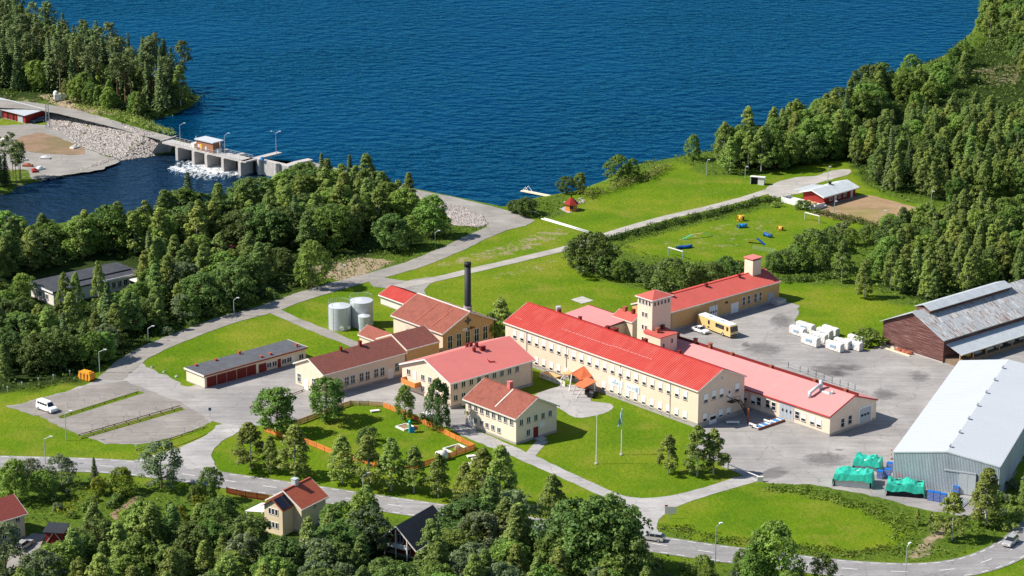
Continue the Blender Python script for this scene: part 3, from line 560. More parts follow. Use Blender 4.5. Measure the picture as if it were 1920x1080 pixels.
class Bld:
    def __init__(s, name, label, cat, o, az, L, W, h, r, group=None):
        s.o = Vector((o[0], o[1], 0 if len(o) < 3 else o[2])); s.az = az; s.L, s.W, s.h, s.r = L, W, h, r
        s.t = thing(name, label, cat, s.o, az, group); s.u = Vector((math.cos(az), math.sin(az), 0)); s.v = Vector((-s.u.y, s.u.x, 0))
    def rot(s, f): return {'f': 0 if s.W > 0 else math.pi, 'b': math.pi if s.W > 0 else 0, 'l': -math.pi / 2, 'r': math.pi / 2}[f]
    def pt(s, f, a, z, out=0.0):
        sy = 1 if s.W > 0 else -1
        return {'f': Vector((a, -out * sy, z)), 'b': Vector((a, s.W + out * sy, z)), 'l': Vector((-out, a, z)), 'r': Vector((s.L + out, a, z))}[f]
    def px(s, f, x, y):                     # photo bearing -> (distance along wall, height)
        C = Vector((0, 0, CAM_H)); d = ray(x, y)
        p0 = s.o + s.u * (s.L if f == 'r' else 0) + s.v * (s.W if f == 'b' else 0); n = s.v if f in 'fb' else s.u
        t = (p0 - C).dot(n) / d.dot(n); P = C + d * t - s.o
        return (P.dot(s.u) if f in 'fb' else P.dot(s.v)), P.z
    def win(s, f, a, z, w=1.2, h=1.9, style='two', blind=False, sill=True):
        fm, pm, bm_, sm = window_meshes(w, h, style)
        o = put('window', fm, s.t, s.pt(f, a, z, 0.02), s.rot(f)); put('pane', pm, o)
        if blind: put('blind', bm_, o, None, None, (1, 1, 1))
        if sill: put('sill', sm, o)
        return o
    def winpx(s, f, pts, w=1.2, h=1.9, style='two', blind=False, sill=True):
        for x, y in pts:
            a, z = s.px(f, x, y); s.win(f, a, z - h / 2, w, h, style, blind, sill)
    def row(s, f, p0, p1, n, **k):
        a0, z0 = s.px(f, *p0); a1, z1 = s.px(f, *p1); h = k.get('h', 1.9); z = (z0 + z1) / 2 - h / 2
        for i in range(n): s.win(f, a0 + (a1 - a0) * i / (n - 1), z, **k)
    def panel(s, name, f, a, z, w, h, m, th=0.06, lines=0, parent=None):
        b = MB(); b.box(-w / 2, w / 2, -th, 0.02, 0, h)
        for k in range(1, lines): b.box(-w / 2 + w * k / lines - .03, -w / 2 + w * k / lines + .03, -th - 0.03, -th, 0, h)
        return put(name, b.mesh(name, m), s.t if parent is None else parent, s.pt(f, a, z, 0.01), s.rot(f))
    def doorpx(s, f, x, y, w, h, m, name='door', lines=0, z=None):
        a, zz = s.px(f, x, y); return s.panel(name, f, a, (zz - h / 2) if z is None else z, w, h, m, lines=lines)
    def walls(s, m, plinth=0.5, pm='plinth', top=None):
        b = MB(); L, W_, h = s.L, s.W, s.h
        if s.r > h: b.prism([(0, -0.3), (W_, -0.3), (W_, h - 0.06), (W_ / 2, s.r - 0.10), (0, h - 0.06)], 0, L)
        else: b.box(0, L, 0, W_, -0.3, h)
        b.build('wall', m, s.t)
        if plinth:
            q = MB(); sy = 0.06 if W_ > 0 else -0.06; q.box(-0.06, L + 0.06, -sy, W_ + sy, -0.3, plinth); q.build('plinth', pm, s.t)
    def gable(s, m, over=0.5, ends=0.45, th=0.16, seams=0, seam_m=None, fascia='offwhite', ridge=None):
        L, W_, h, r = s.L, s.W, s.h, s.r; sy = 1 if W_ > 0 else -1; sl = (r - h) / (abs(W_) / 2)
        b = MB(); ez = h - over * sl
        y0, y1 = -over * sy, W_ + over * sy
        b.prism([(y0, ez), (W_ / 2, r), (W_ / 2, r + th), (y0, ez + th)], -ends, L + ends)
        b.prism([(y1, ez), (W_ / 2, r), (W_ / 2, r + th), (y1, ez + th)], -ends, L + ends)
        ro = b.build('roof', m, s.t); s.roof = ro
        if fascia:
            q = MB()
            for x0, x1 in ((-ends - 0.06, -ends), (L + ends, L + ends + 0.06)):
                for ya in (y0, y1): q.prism([(ya, ez - 0.14), (W_ / 2, r - 0.14), (W_ / 2, r + th + .02), (ya, ez + th + .02)], x0, x1)
            for ya, d in ((y0, -sy), (y1, sy)): q.box(-ends, L + ends, ya, ya + d * 0.09, ez - 0.12, ez + th - 0.02)
            q.build('fascia', fascia, ro)
        if seams:
            q = MB(); n = int((L + 2 * ends) / seams); dz = th + 0.015
            for i in range(n + 1):
                x = -ends + 0.1 + i * (L + 2 * ends - 0.2) / n
                for ya in (y0, y1): q.prism([(ya, ez + dz - .02), (W_ / 2, r + dz - .02), (W_ / 2, r + dz + .05), (ya, ez + dz + .05)], x - 0.03, x + 0.03)
            o = q.build('roof_seams', seam_m or m, ro); o['kind'] = 'stuff'
        if ridge:
            q = MB(); q.box(-ends, L + ends, W_ / 2 - 0.18, W_ / 2 + 0.18, r + th - 0.05, r + th + 0.06); q.build('ridge_strip', ridge, ro)
        return ro
    def rz(s, y): return s.r - abs(y - s.W / 2) * (s.r - s.h) / (abs(s.W) / 2) + 0.16   # roof surface height
    def vent(s, x, y, w=0.6, h=0.8, m='dark_red', name='roof_vent', cap=None):
        b = MB(); z = s.rz(y) if s.r > s.h else s.h; b.box(x - w / 2, x + w / 2, y - w / 2, y + w / 2, z - 0.3, z + h)
        b.box(x - w / 2 - .08, x + w / 2 + .08, y - w / 2 - .08, y + w / 2 + .08, z + h, z + h + 0.12); return b.build(name, m, s.t)
    def pipes(s, f, fr, m='pole'):
        for a in fr:
            b = MB(); p = s.pt(f, a * (s.L if f in 'fb' else s.W), 0, 0.09); b.tube((p.x, p.y, 0.2), (p.x, p.y, s.h - 0.15), 0.07, n=6); b.build('downpipe', m, s.t)

def scribble(s, f, a, z, w, h, m, seed, n=7, parent=None):   # unreadable blurred lettering kept as rows of strokes
    rr = random.Random(seed); b = MB(); cw = w / n
    for k in range(n):
        x = -w / 2 + k * cw; lo = -0.22 * h if rr.random() < 0.25 else 0; hi = h * (1.0 if rr.random() < 0.35 else 0.65)
        b.box(x, x + cw * 0.28, -0.10, -0.06, lo, hi)
        if rr.random() < 0.8: b.box(x + cw * 0.28, x + cw * 0.72, -0.10, -0.06, h * 0.48, h * 0.64)
        if rr.random() < 0.6: b.box(x + cw * 0.5, x + cw * 0.72, -0.10, -0.06, 0, h * 0.48)
    return put('lettering', b.mesh('lettering', m), s.t if parent is None else parent, s.pt(f, a, z, 0.02), s.rot(f))

def Q3(x, y, c=960, d=540, k=4): return (c + x / k, d + y / k)
# --- main factory hall A
A = Bld('factory_building', 'long two-storey cream factory with bright red seamed metal roof, behind the flagpoles', 'building', (21.25 * U, 268.87 * U), R(131.4), 33.35 * U, -7.58 * U, 4.6 * U, 6.27 * U)
A.walls('cream', 1.1); A.gable('red_metal', 0.35, 0.3, seams=0.6, seam_m='red_seam', ridge='red_seam')
A.row('f', Q3(1300, 808), Q3(22, 345), 23, w=1.2, h=2.0, style='plain', blind=True)
A.row('f', Q3(1297, 958), Q3(690, 735), 11, w=1.2, h=2.0, style='plain', blind=True)
A.row('f', Q3(463, 648), Q3(185, 550), 6, w=1.2, h=2.0, style='plain', blind=True)
K7 = lambda x, y: (1300 + x / 7.7125, 680 + y / 7.7125)
A.winpx('l', [K7(180, 515), K7(295, 465), K7(405, 435), K7(630, 360)], 1.3, 2.0, 'plain', True)
A.winpx('l', [K7(165, 790), K7(395, 735), K7(505, 705)], 1.3, 1.9, 'plain', True)
d1 = A.doorpx('l', *K7(280, 825), 2.2, 2.4, 'white', lines=2); d2 = A.doorpx('l', *K7(517, 455), 1.1, 2.3, 'white')
for d_, w_ in ((d1, 1.7), (d2, 0.5)):
    b = MB(); b.box(-w_ / 2, w_ / 2, -0.10, -0.07, 1.3, 2.0); b.build('door_glass', 'glass', d_)
A.winpx('l', [K7(415, 222)], 0.5, 0.5, 'plain', sill=False)
A.pipes('f', (0.135, 0.385, 0.665, 0.88))
a0, z0 = A.px('l', *K7(545, 540))
fs = MB(); p = A.pt('l', a0, z0)
fs.box(p.x - 1.4, p.x - 0.05, p.y - 1.3, p.y + 1.3, z0 - 0.12, z0)
for yy in (-1.3, 1.3): fs.beam((p.x - 1.35, p.y + yy, z0), (p.x - 1.35, p.y + yy, z0 + 1), .06, .06)
fs.beam((p.x - 1.35, p.y - 1.3, z0 + 1), (p.x - 1.35, p.y + 1.3, z0 + 1), .06, .06)
fs.build('fire_escape_landing', 'black', A.t)
ld = MB()
for q in (-0.35, 0.35): ld.beam((p.x - 1.2 + q * .2, p.y - 1.3 + q, z0), (p.x - 1.9 + q * .2, p.y - 3.6 + q, 0.1), .10, .16)
for k in range(12): t_ = k / 12; ld.beam((p.x - 1.2 - .7 * t_ - .07, p.y - 1.65 - 2.3 * t_, z0 * (1 - t_)), (p.x - 1.2 - .7 * t_ + .07, p.y - .95 - 2.3 * t_, z0 * (1 - t_)), .25, .05)
ld.build('fire_escape_stair', 'black', A.t)
for xa, xb, ya in ((60.5, 58.2, -1.9), (46, 30, -3.1), (30, 17.5, -3.3)):      # snow rails
    b = MB(); z_ = A.rz(ya); b.box(xb, xa, ya - 0.04, ya + 0.04, z_ + .05, z_ + 0.11)
    for k in range(int((xa - xb) / 1.2)): b.box(xb + k * 1.2, xb + k * 1.2 + .35, ya - .14, ya + .05, z_ - .05, z_ + .12)
    b.build('snow_guard', 'snow_rail', A.roof)
for x_, w_ in ((52, .7), (24, .8), (36, .8), (33.8, 1.3), (13.5, .6), (45, .6)): A.vent(x_, A.W / 2 - 0.7, w_, 0.7)
b = MB(); b.tube((52.5, A.W / 2 - 0.9, A.r), (52.5, A.W / 2 - 0.9, A.r + 1.2), .5, .65, 10); b.build('roof_fan', 'steel', A.t)
sg = []
for (x0, y0), (x1, y1), sd_ in (((1142, 711), (1168, 724), 3), ((1172.5, 722), (1199.5, 734), 5)):
    a1, z1 = A.px('f', x0, y0); a2, z2 = A.px('f', x1, y1); ac = (a1 + a2) / 2; zc_ = A.px('f', (x0 + x1) / 2, (y0 + y1) / 2)[1]
    o = A.panel('sign_board', 'f', ac, zc_ - .8, abs(a1 - a2), 1.6, 'white', 0.10)
    b = MB(); rr = random.Random(sd_); w_ = 2.0 if sd_ == 3 else 3.2; n_ = 6
    for k in range(n_):
        x = -w_ / 2 + k * w_ / n_; hgt = 0.45 if rr.random() < .6 else 0.75; lo = 0.55 - (0.2 if rr.random() < .3 else 0)
        b.box(x, x + .12, -0.13, -0.10, lo - .1, 0.45 + hgt); b.box(x + .12, x + .3, -0.13, -0.10, 0.75, 0.87)
    if sd_ == 5: b.box(1.3, 1.75, -0.13, -0.10, 0.25, 1.35)
    else: b.box(-0.3, 0.1, -0.13, -0.10, 1.15, 1.45)
    b.build('lettering', 'print_blue', o)
# entrance canopy
E0 = A.px('f', 1095, 720)[0]
cn = thing('entrance_canopy', 'orange-roofed timber porch on white splayed legs at the factory entrance', 'canopy', A.o + A.u * E0, A.az); cn.scale = (.88, .88, .86)
def slab(pts, th): 
    m_ = MB(); m_.add([Vector(p) + Vector((0, 0, dz)) for dz in (0, th) for p in pts], [(0, 1, 2, 3), (7, 6, 5, 4), (0, 4, 5, 1), (1, 5, 6, 2), (2, 6, 7, 3), (3, 7, 4, 0)]); return m_
slab([(-0.2, 0.3, 5.6), (-0.2, 4.6, 4.6), (-3.2, 4.2, 3.5), (-3.2, 0.3, 3.6)], 0.12).build('canopy_roof', 'orange_roof', cn)
slab([(-0.2, 0.3, 5.6), (-0.2, 4.6, 4.6), (2.6, 4.2, 3.1), (2.6, 0.3, 3.6)], 0.12).build('canopy_roof', 'orange_roof', cn)
slab([(-3.1, 2.0, 3.8), (-3.1, 6.2, 2.7), (-6.2, 6.0, 2.5), (-6.2, 1.6, 3.4)], 0.12).build('canopy_roof', 'orange_roof', cn)
slab([(2.5, 0.4, 3.4), (2.5, 2.4, 3.0), (6.4, 2.2, 2.2), (6.4, 0.4, 2.4)], 0.10).build('canopy_roof', 'pale_wood', cn)
for x0, y0, x1, y1, h_ in ((2.6, 4.0, 3.6, 5.0, 3.1), (-0.2, 4.4, -0.2, 5.2, 4.4), (-3.2, 5.6, -2.6, 6.4, 2.8), (-6.0, 5.8, -5.0, 7.2, 2.5), (4.8, 2.1, 5.8, 3.6, 2.5), (-5.9, 2.0, -6.5, 2.4, 3.2)):
    b = MB(); b.beam((x0, y0, h_), (x1, y1, 0), .22, .22); b.build('post', 'white', cn)
b = MB(); b.box(-1.2, 1.3, 0.05, 0.16, 0.3, 2.6); b.build('glass_door', 'glass', cn)
b = MB(); b.box(3.0, 12.5, 3.6, 3.8, 0, 1.3); b.box(12.3, 12.5, 0.6, 3.6, 0, 1.3); b.build('ramp_wall', 'offwhite', cn)
b = MB(); b.box(7.6, 12.3, 0.8, 3.6, 0.1, 1.0); b.build('ramp_deck', 'pale_wood', cn)
for k in range(5):
    b = MB(); b.tube((3.9 + k * 1.9, 3.79, 0.75), (3.9 + k * 1.9, 3.84, 0.75), .28, n=10); b.build('roundel', 'pale_wood', cn)
tag(put('parked_trailer', None, None, A.o + A.u * (E0 - 6) + Vector((0, 0, 0)) - A.v * -2.6, A.az), 'black covered trailer parked at the right end of the orange porch', 'trailer')
tr = bpy.data.objects['parked_trailer']; b = MB(); b.prism([(0, .35), (1.6, .35), (1.6, 1.2), (1.3, 1.5), (.3, 1.5), (0, 1.2)], -1.3, 1.3); b.build('body', 'black', tr)
for yy in (-.06, 1.66):
    b = MB(); b.tube((0, yy - .08, .3), (0, yy + .08, .3), .3, n=12); b.build('wheel', 'tyre', tr)

# --- pink roofed workshop wing
Bw = Bld('workshop_wing', 'low cream workshop wing with pale pink felt roof and grey folding doors', 'building', (36.0 * U, 266.31 * U), R(133.0), 60, -8.23 * U, 2.45 * U, 3.93 * U)
Bw.walls('cream', 0.6); Bw.gable('pale_pink_felt', 0.3, 0.15, fascia='red_seam')
b = MB(); b.box(-0.15, 60.15, Bw.W / 2 - 1.3, Bw.W / 2 - 0.9, Bw.r - .3, Bw.r + .32); b.build('ridge_strip', 'dark_red', Bw.t)  # added dark strip, shows the far roof slope as a narrow dark band
K6 = lambda x, y: (1340 + x / 6, 640 + y / 6)
Bw.winpx('f', [K6(500, 675), K6(600, 700), K6(665, 730)], 1.3, 1.9, 'sash')
Bw.winpx('f', [K6(930, 828)], 1.3, 1.7, 'sash')
Bw.winpx('f', [K6(435, 655), K6(345, 620), K6(1000, 852), K6(1100, 890), K6(1175, 920)], 1.3, 1.9, 'plain', True)
dd = Bw.doorpx('f', *K6(812, 790), 4.0, 3.3, 'grey_paint', 'folding_door', 4)
for k in range(3):
    b = MB(); b.box(-1.3 + k * 1.1, -0.9 + k * 1.1, -0.11, -0.07, 1.5, 2.1); b.build('door_glass', 'glass', dd)
Bw.winpx('l', [K6(1438, 915), K6(1520, 880)], 1.3, 2.0, 'sash')
dd = Bw.doorpx('l', *K6(1692, 825), 3.6, 3.3, 'grey_paint', 'overhead_door', 1)
for k in range(3):
    b = MB(); b.box(-1.4 + k * 1.0, -0.7 + k * 1.0, -0.11, -0.07, 1.5, 2.0); b.build('door_glass', 'glass', dd)
a_, z_ = Bw.px('l', *K6(1692, 825))
for dx in (-2.05, 2.05): Bw.panel('door_frame', 'l', a_ + dx, z_ - 1.65, 0.35, 3.7, 'white', 0.09)
Bw.panel('door_frame', 'l', a_, z_ + 1.67, 3.7, 0.36, 'white', 0.09)
for x_ in (3, 11.5, 24, 35.5, 42, 46.5, 52): Bw.vent(x_, Bw.W / 2 - 0.9, .7, 0.6 if x_ < 40 else 1.2, 'rust')
duct = MB(); y_ = Bw.W * 0.20; z_ = Bw.rz(y_); duct.tube((8.3, y_, z_ - .2), (8.3, y_, z_ + 1.3), .38); duct.tube((8.3, y_, z_ + 1.1), (8.0, y_ - 3.2, z_ + 2.3), .38); duct.tube((8.0, y_ - 3.2, z_ + .6), (8.0, y_ - 3.2, z_ + 3.2), .42)
duct.tube((7.6, y_ - 2.8, z_ + .9), (4.2, y_ - 3.0, z_ + .8), .3); duct.tube((4.6, y_ - 3.0, z_ + 1.0), (4.6, y_ - 3.0, z_ + 1.8), .22); duct.box(4.9, 6.6, y_ - 3.5, y_ - 2.5, z_ + .4, z_ + 1.2)
shade(duct.build('ventilation_duct', 'steel', Bw.t))
# --- tall red wing C
C = Bld('loading_wing', 'cream wing with coral red metal roof and small chimney turret, behind the yellow bus', 'building', (35.44 * U, 317.51 * U), R(221.4), 21.6 * U, -5.13 * U - 1.0, 2.68 * U, 3.74 * U)
C.walls('cream_shaded', 0.7); C.gable('coral_metal', 0.3, 0.2, seams=0.62, seam_m='coral_metal', ridge='red_seam')  # cream walls, with the shade of the visible side put into their colour
K45 = lambda x, y: (1060 + x / 4.5, 460 + y / 4.5)
C.winpx('f', [K45(1505, 470), K45(1547, 458), K45(1603, 443), K45(1643, 430)], 1.1, 2.2, 'sash')
dd = C.doorpx('f', *K45(1247, 568), 2.8, 3.5, 'white', 'folding_door', 3)
for k in range(3):
    b = MB(); b.box(-1.1 + k * .85, -0.6 + k * .85, -0.11, -0.07, 1.7, 2.2); b.build('door_glass', 'glass', dd)
C.doorpx('f', *K45(1428, 525), 2.6, 2.5, 'white', 'loading_door', 2); C.doorpx('f', *K45(1733, 440), 2.0, 2.6, 'grey_paint', 'door', 2)
C.panel('wall_vent', 'f', C.px('f', *K45(1360, 490))[0], C.px('f', *K45(1360, 490))[1], 0.9, .5, 'black')
for x_ in (9.5, 21, 33): C.vent(x_, C.W / 2 + .6, .6, .7)
C.pipes('f', (0.18, 0.56, 0.93))
b = MB(); b.box(0.2, 3.2, 0.1, 2.6, 0, 1.1); b.build('loading_ramp', 'concrete', C.t)
ta, tz = 4.0, 0
cb = MB(); cb.box(2.6, 5.6, C.W / 2 - 1.4, C.W / 2 + 1.4, C.r - .6, C.r + 3.4); ct = cb.build('turret', 'cream_pale', C.t)
b = MB(); b.box(2.4, 5.8, C.W / 2 - 1.6, C.W / 2 + 1.6, C.r + 3.72, C.r + 4.0); b.build('turret_roof', 'pink_felt', ct)
b = MB(); b.box(2.7, 5.5, C.W / 2 - 1.3, C.W / 2 + 1.3, C.r + 3.4, C.r + 3.72); b.build('turret_louvre', 'black', ct)
# --- tower
tn = A.o + A.v * (A.W - 2.4) + A.u * A.px('b', 1208, 612)[0]
wT = 5.8; T = Bld('stair_tower', 'square cream stair tower with small red hipped roof above the factory', 'tower', (tn.x, tn.y), R(41.4), wT, 4.7, zat(Vector((tn.x, tn.y, 0)), 1211, 562), 0)
T.r = T.h
T.walls('cream_pale', 0)
q = MB(); W5 = 4.7; q.add([(-.35, -.35, T.h - .1), (wT + .35, -.35, T.h - .1), (wT + .35, W5 + .35, T.h - .1), (-.35, W5 + .35, T.h - .1), (wT / 2, W5 / 2, T.h + 1.25)], [(0, 1, 4), (1, 2, 4), (2, 3, 4), (3, 0, 4), (3, 2, 1, 0)])
ro = q.build('roof', 'coral_metal', T.t); q = MB(); q.box(-.45, wT + .45, -.45, W5 + .45, T.h - .3, T.h - .11); q.build('cornice', 'white', ro)
for k in range(4): T.win('l', 0.8 + k * 1.03, T.h - 1.75, .7, 1.1, 'plain', sill=False)
for k in range(5): T.win('f', 0.75 + k * (wT - 1.5) / 4, T.h - 1.75, .7, 1.1, 'plain', sill=False)
for zz in (T.h - 4.6, T.h - 7.6, T.h - 10.5):
    for k in (0, 1): T.win('l', 1.85 + k * 1.0, zz, .7, 1.2, 'plain', sill=False)
# --- middle block with pink flat roof, and lift house
pk = g(1104, 573, 5.0); ang = R(131.4); uK = Vector((math.cos(ang), math.sin(ang), 0)); LK = 13.5
Kb = Bld('middle_block', 'low block with faded pink shed roof between the factory ridge and the tower', 'building', tuple((pk - uK * LK).xy), ang, LK, 10.5, 4.2, 4.2)
Kb.walls('cream', 0)
q = MB(); q.prism([(-.2, 4.9), (10.4, 4.25), (10.4, 4.4), (-.2, 5.05)], -.2, LK + .3); Kb.roof = q.build('roof', 'pale_pink_felt', Kb.t)
q = MB(); q.box(-.2, LK + .3, -.35, -.2, 4.85, 5.15); q.build('roof_edge', 'dark_red', Kb.roof)
pk2 = g(1150, 583, 6.2)
K2 = Bld('link_block', 'small link roof of coral metal left of the tower foot', 'building', tuple((pk2 - uK * 6.5).xy), ang, 6.5, -4.5, 5.0, 6.2)
K2.walls('cream', 0); K2.gable('coral_metal', .2, .15, seams=0.6)
K2.vent(4.8, -2.2, .9, .8, 'rust'); K2.vent(2.0, -2.2, .7, .8)
pa = A.o + A.v * (A.W - 1.2); lh = pa + A.u * (A.px('b', 1231, 640)[0])
lz = zat(Vector((lh.x, lh.y, 0)), 1231, 634)
Mh = Bld('lift_house', 'small cream lift house with red roof beside the tower foot', 'building', (lh.x, lh.y), R(41.4), 5.2, 5.0, lz, lz)
Mh.walls('cream', 0); b = MB(); b.prism([(-.2, lz - .02), (5.2, lz - .02), (5.2, lz + .6), (-.2, lz + .15)], -.2, 5.4); b.build('roof', 'coral_metal', Mh.t)
Mh.win('f', 3.6, lz - 2.0, .8, 1.2, 'plain', sill=False); Mh.win('f', 1.0, lz - 2.6, .8, 1.2, 'plain', sill=False)
Mh.vent(1.6, 2.6, .8, 1.3, 'rust'); Mh.vent(4.2, 3.6, .7, 1.2, 'dark_red')

# --- D : office building
D = Bld('office_building', 'two-storey cream office building with wide salmon pink roof and orange balcony', 'building', (-7.12 * U, 275.04 * U), R(41.3), 12.77 * U, 8.95 * U, 3.29 * U, 5.01 * U)
D.walls('cream', 0.7); D.gable('pink_felt', 0.5, 0.5, fascia='white')
K5 = lambda x, y: (740 + x / 6, 620 + y / 6)
D.row('f', K5(685, 625), K5(1375, 432), 9, w=1.2, h=1.35, style='two')
D.winpx('f', [K5(685, 755), K5(773, 728), K5(1290, 578)], 1.2, 1.35, 'two')
D.doorpx('f', *K5(775, 805), 1.1, 2.2, 'white')
D.winpx('l', [K5(158, 462), K5(318, 525), K5(398, 553), K5(478, 582), K5(560, 612), K5(318, 650), K5(398, 680), K5(478, 712)], 1.2, 1.35, 'two')
a_, z_ = D.px('l', *K5(205, 565))
b = MB(); p = D.pt('l', a_, 0); b.box(p.x - 1.5, p.x, p.y - 2.6, p.y + 2.2, z_ - .65, z_ - .5); bal = b.build('balcony', 'concrete', D.t)
b = MB(); b.box(p.x - 1.58, p.x - 1.5, p.y - 2.6, p.y + 2.2, z_ - .65, z_ + .5); b.box(p.x - 1.5, p.x, p.y - 2.68, p.y - 2.6, z_ - .65, z_ + .5); b.box(p.x - 1.5, p.x, p.y + 2.2, p.y + 2.28, z_ - .65, z_ + .5); b.build('balcony_rail', 'orange_wood', bal)
D.doorpx('l', *K5(230, 500), 1.0, 2.0, 'white')
for x_, y_ in ((12.2, 8.9), (13.2, 8.7), (14.0, 7.8), (12.3, 6.6), (14.2, 6.4), (14.9, 6.3)): D.vent(x_, y_, .55, .75)
b = MB(); z_ = D.rz(2.4); b.beam((13.0, 2.4, z_ + .1), (14.4, 2.0, z_ + .05), .12, .2); b.beam((13.0, 2.4, z_), (13.2, 3.2, z_ + .6), .1, .15); b.build('roof_hatch', 'red_seam', D.t)
D.pipes('f', (0.0, 0.99))
# --- E : small brown-roofed house
Eh = Bld('brown_roof_annex', 'small two-storey cream annex with brown tiled gable roof and pink chimney', 'building', (0.5 * U, 263.43 * U), R(132.1), 8.6 * U, -6.21 * U, 3.24 * U, 4.86 * U)
Eh.walls('cream_pale', 0.5); Eh.gable('brown_tile', 0.5, 0.45, fascia='offwhite', ridge='brown_tile')
K3 = lambda x, y: (720 + x / 3.375, 540 + y / 3.375)
Eh.row('f', K3(807, 848), K3(545, 748), 8, w=1.1, h=1.35, style='two')
Eh.winpx('f', [K3(728, 898), K3(690, 882), K3(653, 868), K3(620, 852), K3(580, 837)], 1.1, 1.2, 'two')
Eh.doorpx('f', *K3(545, 840), 1.1, 2.1, 'white')
Eh.winpx('l', [K3(868, 850), K3(914, 834), K3(960, 820), K3(1005, 807), K3(1050, 793)], 1.1, 1.4, 'two')
Eh.winpx('l', [K3(912, 914)], 1.1, 1.4, 'two'); Eh.doorpx('l', *K3(960, 912), 1.3, 2.3, 'dark_red', z=0.3)
Eh.panel('notice_board', 'l', Eh.px('l', *K3(1000, 895))[0], 2.2, 1.4, 1.0, 'white')
Eh.vent(8.3, Eh.W / 2, .9, 1.2, 'pink_felt', 'chimney')
b = MB(); z_ = Eh.rz(-3.2); b.beam((7.0, -5.5, Eh.rz(-5.5) + .06), (7.0, -.4, Eh.rz(-.4) + .06), .25, .06); b.build('roof_ladder', 'offwhite', Eh.roof)
b = MB(); b.box(-1.8, -.1, Eh.W * .52 - 1, Eh.W * .52 + 1, 0, .3); b.build('steps', 'concrete', Eh.t)
# --- F : power house with chimney
F = Bld('power_house', 'power house with shaded tan gable, rusty brown roof and cross-shaped gable window', 'building', (-8.51 * U, 293.86 * U), R(131.6), 9.67 * U, -8.37 * U, 3.17 * U, 5.04 * U)
F.walls('cream_shaded', 0.5); F.gable('brown_tile', 0.5, 0.5, fascia='offwhite', ridge='offwhite')  # wall colour carries the brown shade of the gable side
q = MB(); q.box(0, F.L, 0.004, 0.05, 0, F.h - .3); q.build('lit_side_wall', 'cream', F.t)  # paler slab paints the sunlit side against the shade-toned walls
K4 = lambda x, y: (700 + x / 6, 510 + y / 6)
F.winpx('l', [K4(862, 790), K4(962, 765), K4(1060, 735), K4(1160, 708), K4(1257, 680)], 1.5, 3.2, 'cross')
a_, z_ = F.px('l', *K4(1065, 548))
F.panel('cross_window', 'l', a_, z_ - .9, .6, 1.8, 'glass', .05); F.panel('cross_window', 'l', a_ - .6, z_ - .3, .6, .6, 'glass', .05); F.panel('cross_window', 'l', a_ + .6, z_ - .3, .6, .6, 'glass', .05)
a_, z_ = F.px('l', *K4(1040, 645)); o = F.panel('sign_board', 'l', a_, z_ - .25, 2.1, .6, 'offwhite', .05); scribble(F, 'l', F.px('l', *K4(1100, 625))[0], F.px('l', *K4(1100, 630))[1] - .2, 2.2, .7, 'black', 4, 6)
F.winpx('f', [K4(395, 645)], 1.7, 2.2, 'grid')
for x_ in (10, 4.5):
    b = MB(); b.beam((x_, -.3, F.rz(-.3) + .05), (x_, F.W / 2 * .9, F.rz(F.W / 2 * .9) + .05), .3, .08); b.build('roof_strip', 'brown_strip', F.roof)
cp = F.o + F.u * 3.0 + F.v * (F.W * 0.62)
cz = zat(Vector((cp.x, cp.y, 0)), 877, 499)
ch = thing('chimney', 'tall black steel chimney rising behind the power house ridge', 'chimney', (0, 0, 0))
cpx = g(877, 580, 9.0); d_ = ray(877, 540); cx_ = d_.x / d_.y * cp.y
ch.location = (cx_, cp.y, 0)
b = MB(); b.tube((0, 0, 0), (0, 0, cz), .82, .74, 20); shade(b.build('shaft', 'chimney_black', ch))
b = MB(); b.tube((0, 0, cz), (0, 0, cz + .9), .82, .82, 20); shade(b.build('crown', 'black', ch))
b = MB(); b.tube((0, 0, 8.5), (0, 0, 9.6), 1.0, 1.0, 20); b.build('collar', 'concrete', ch)
# --- G, G2, H, I, J
Gb = Bld('store_building', 'long low cream store with dark brown tiled roof beside the garages', 'building', (-22.17 * U, 279.13 * U), R(41.5), 12.36 * U, 5.58 * U, 2.82 * U, 4.06 * U)
Gb.walls('cream', 0.5); Gb.gable('dark_tile', 0.35, 0.35, fascia='offwhite')
K8 = lambda x, y: (330 + x / 4, 530 + y / 4)
Gb.winpx('f', [K8(1213, 755), K8(1280, 738), K8(1325, 725), K8(1390, 708), K8(1436, 697), K8(1500, 678), K8(1547, 667), K8(1657, 633)], 1.3, 2.0, 'cross')
Gb.doorpx('f', *K8(1608, 682), 1.6, 2.3, 'white'); Gb.winpx('l', [K8(925, 712), K8(1035, 750)], 1.3, 2.0, 'cross'); Gb.doorpx('l', *K8(978, 765), 1.4, 2.4, 'white')
Gb.vent(14, 4.9, .6, 1.0, 'dark_red', 'chimney'); Gb.vent(8.6, 4.9, .5, .8, 'dark_red', 'chimney')
g2o = Gb.o + Gb.u * (Gb.L + .35)
G2 = Bld('store_extension', 'plain cream extension with dark brown tiled roof between store and power house', 'building', (g2o.x, g2o.y), R(41.5), 9.6, 5.58 * U + .3, 2.82 * U + .5, 4.06 * U + .5)
G2.walls('cream_shaded', 0.4); G2.gable('dark_tile', 0.25, 0.02, fascia='offwhite')  # cream walls painted in the shade tone of their visible side
pf = g(674, 625, 3.6); uH = Vector((math.cos(R(131.5)), math.sin(R(131.5)), 0)); hn = pf - uH * 10
Hb = Bld('small_shed', 'small cream shed with rusty red tiled roof in front of the tanks', 'shed', (hn.x, hn.y), R(131.5), 10, -5.2, 3.4, 5.0)
Hb.walls('cream', .3); Hb.gable('brown_tile', .3, .3, fascia='offwhite')
Ib = Bld('white_shed', 'white shed with bright red metal roof behind the power house', 'shed', (-13.83 * U, 311.63 * U), R(131.5), 5.28 * U, -3.7 * U, 1.35 * U, 2.12 * U)
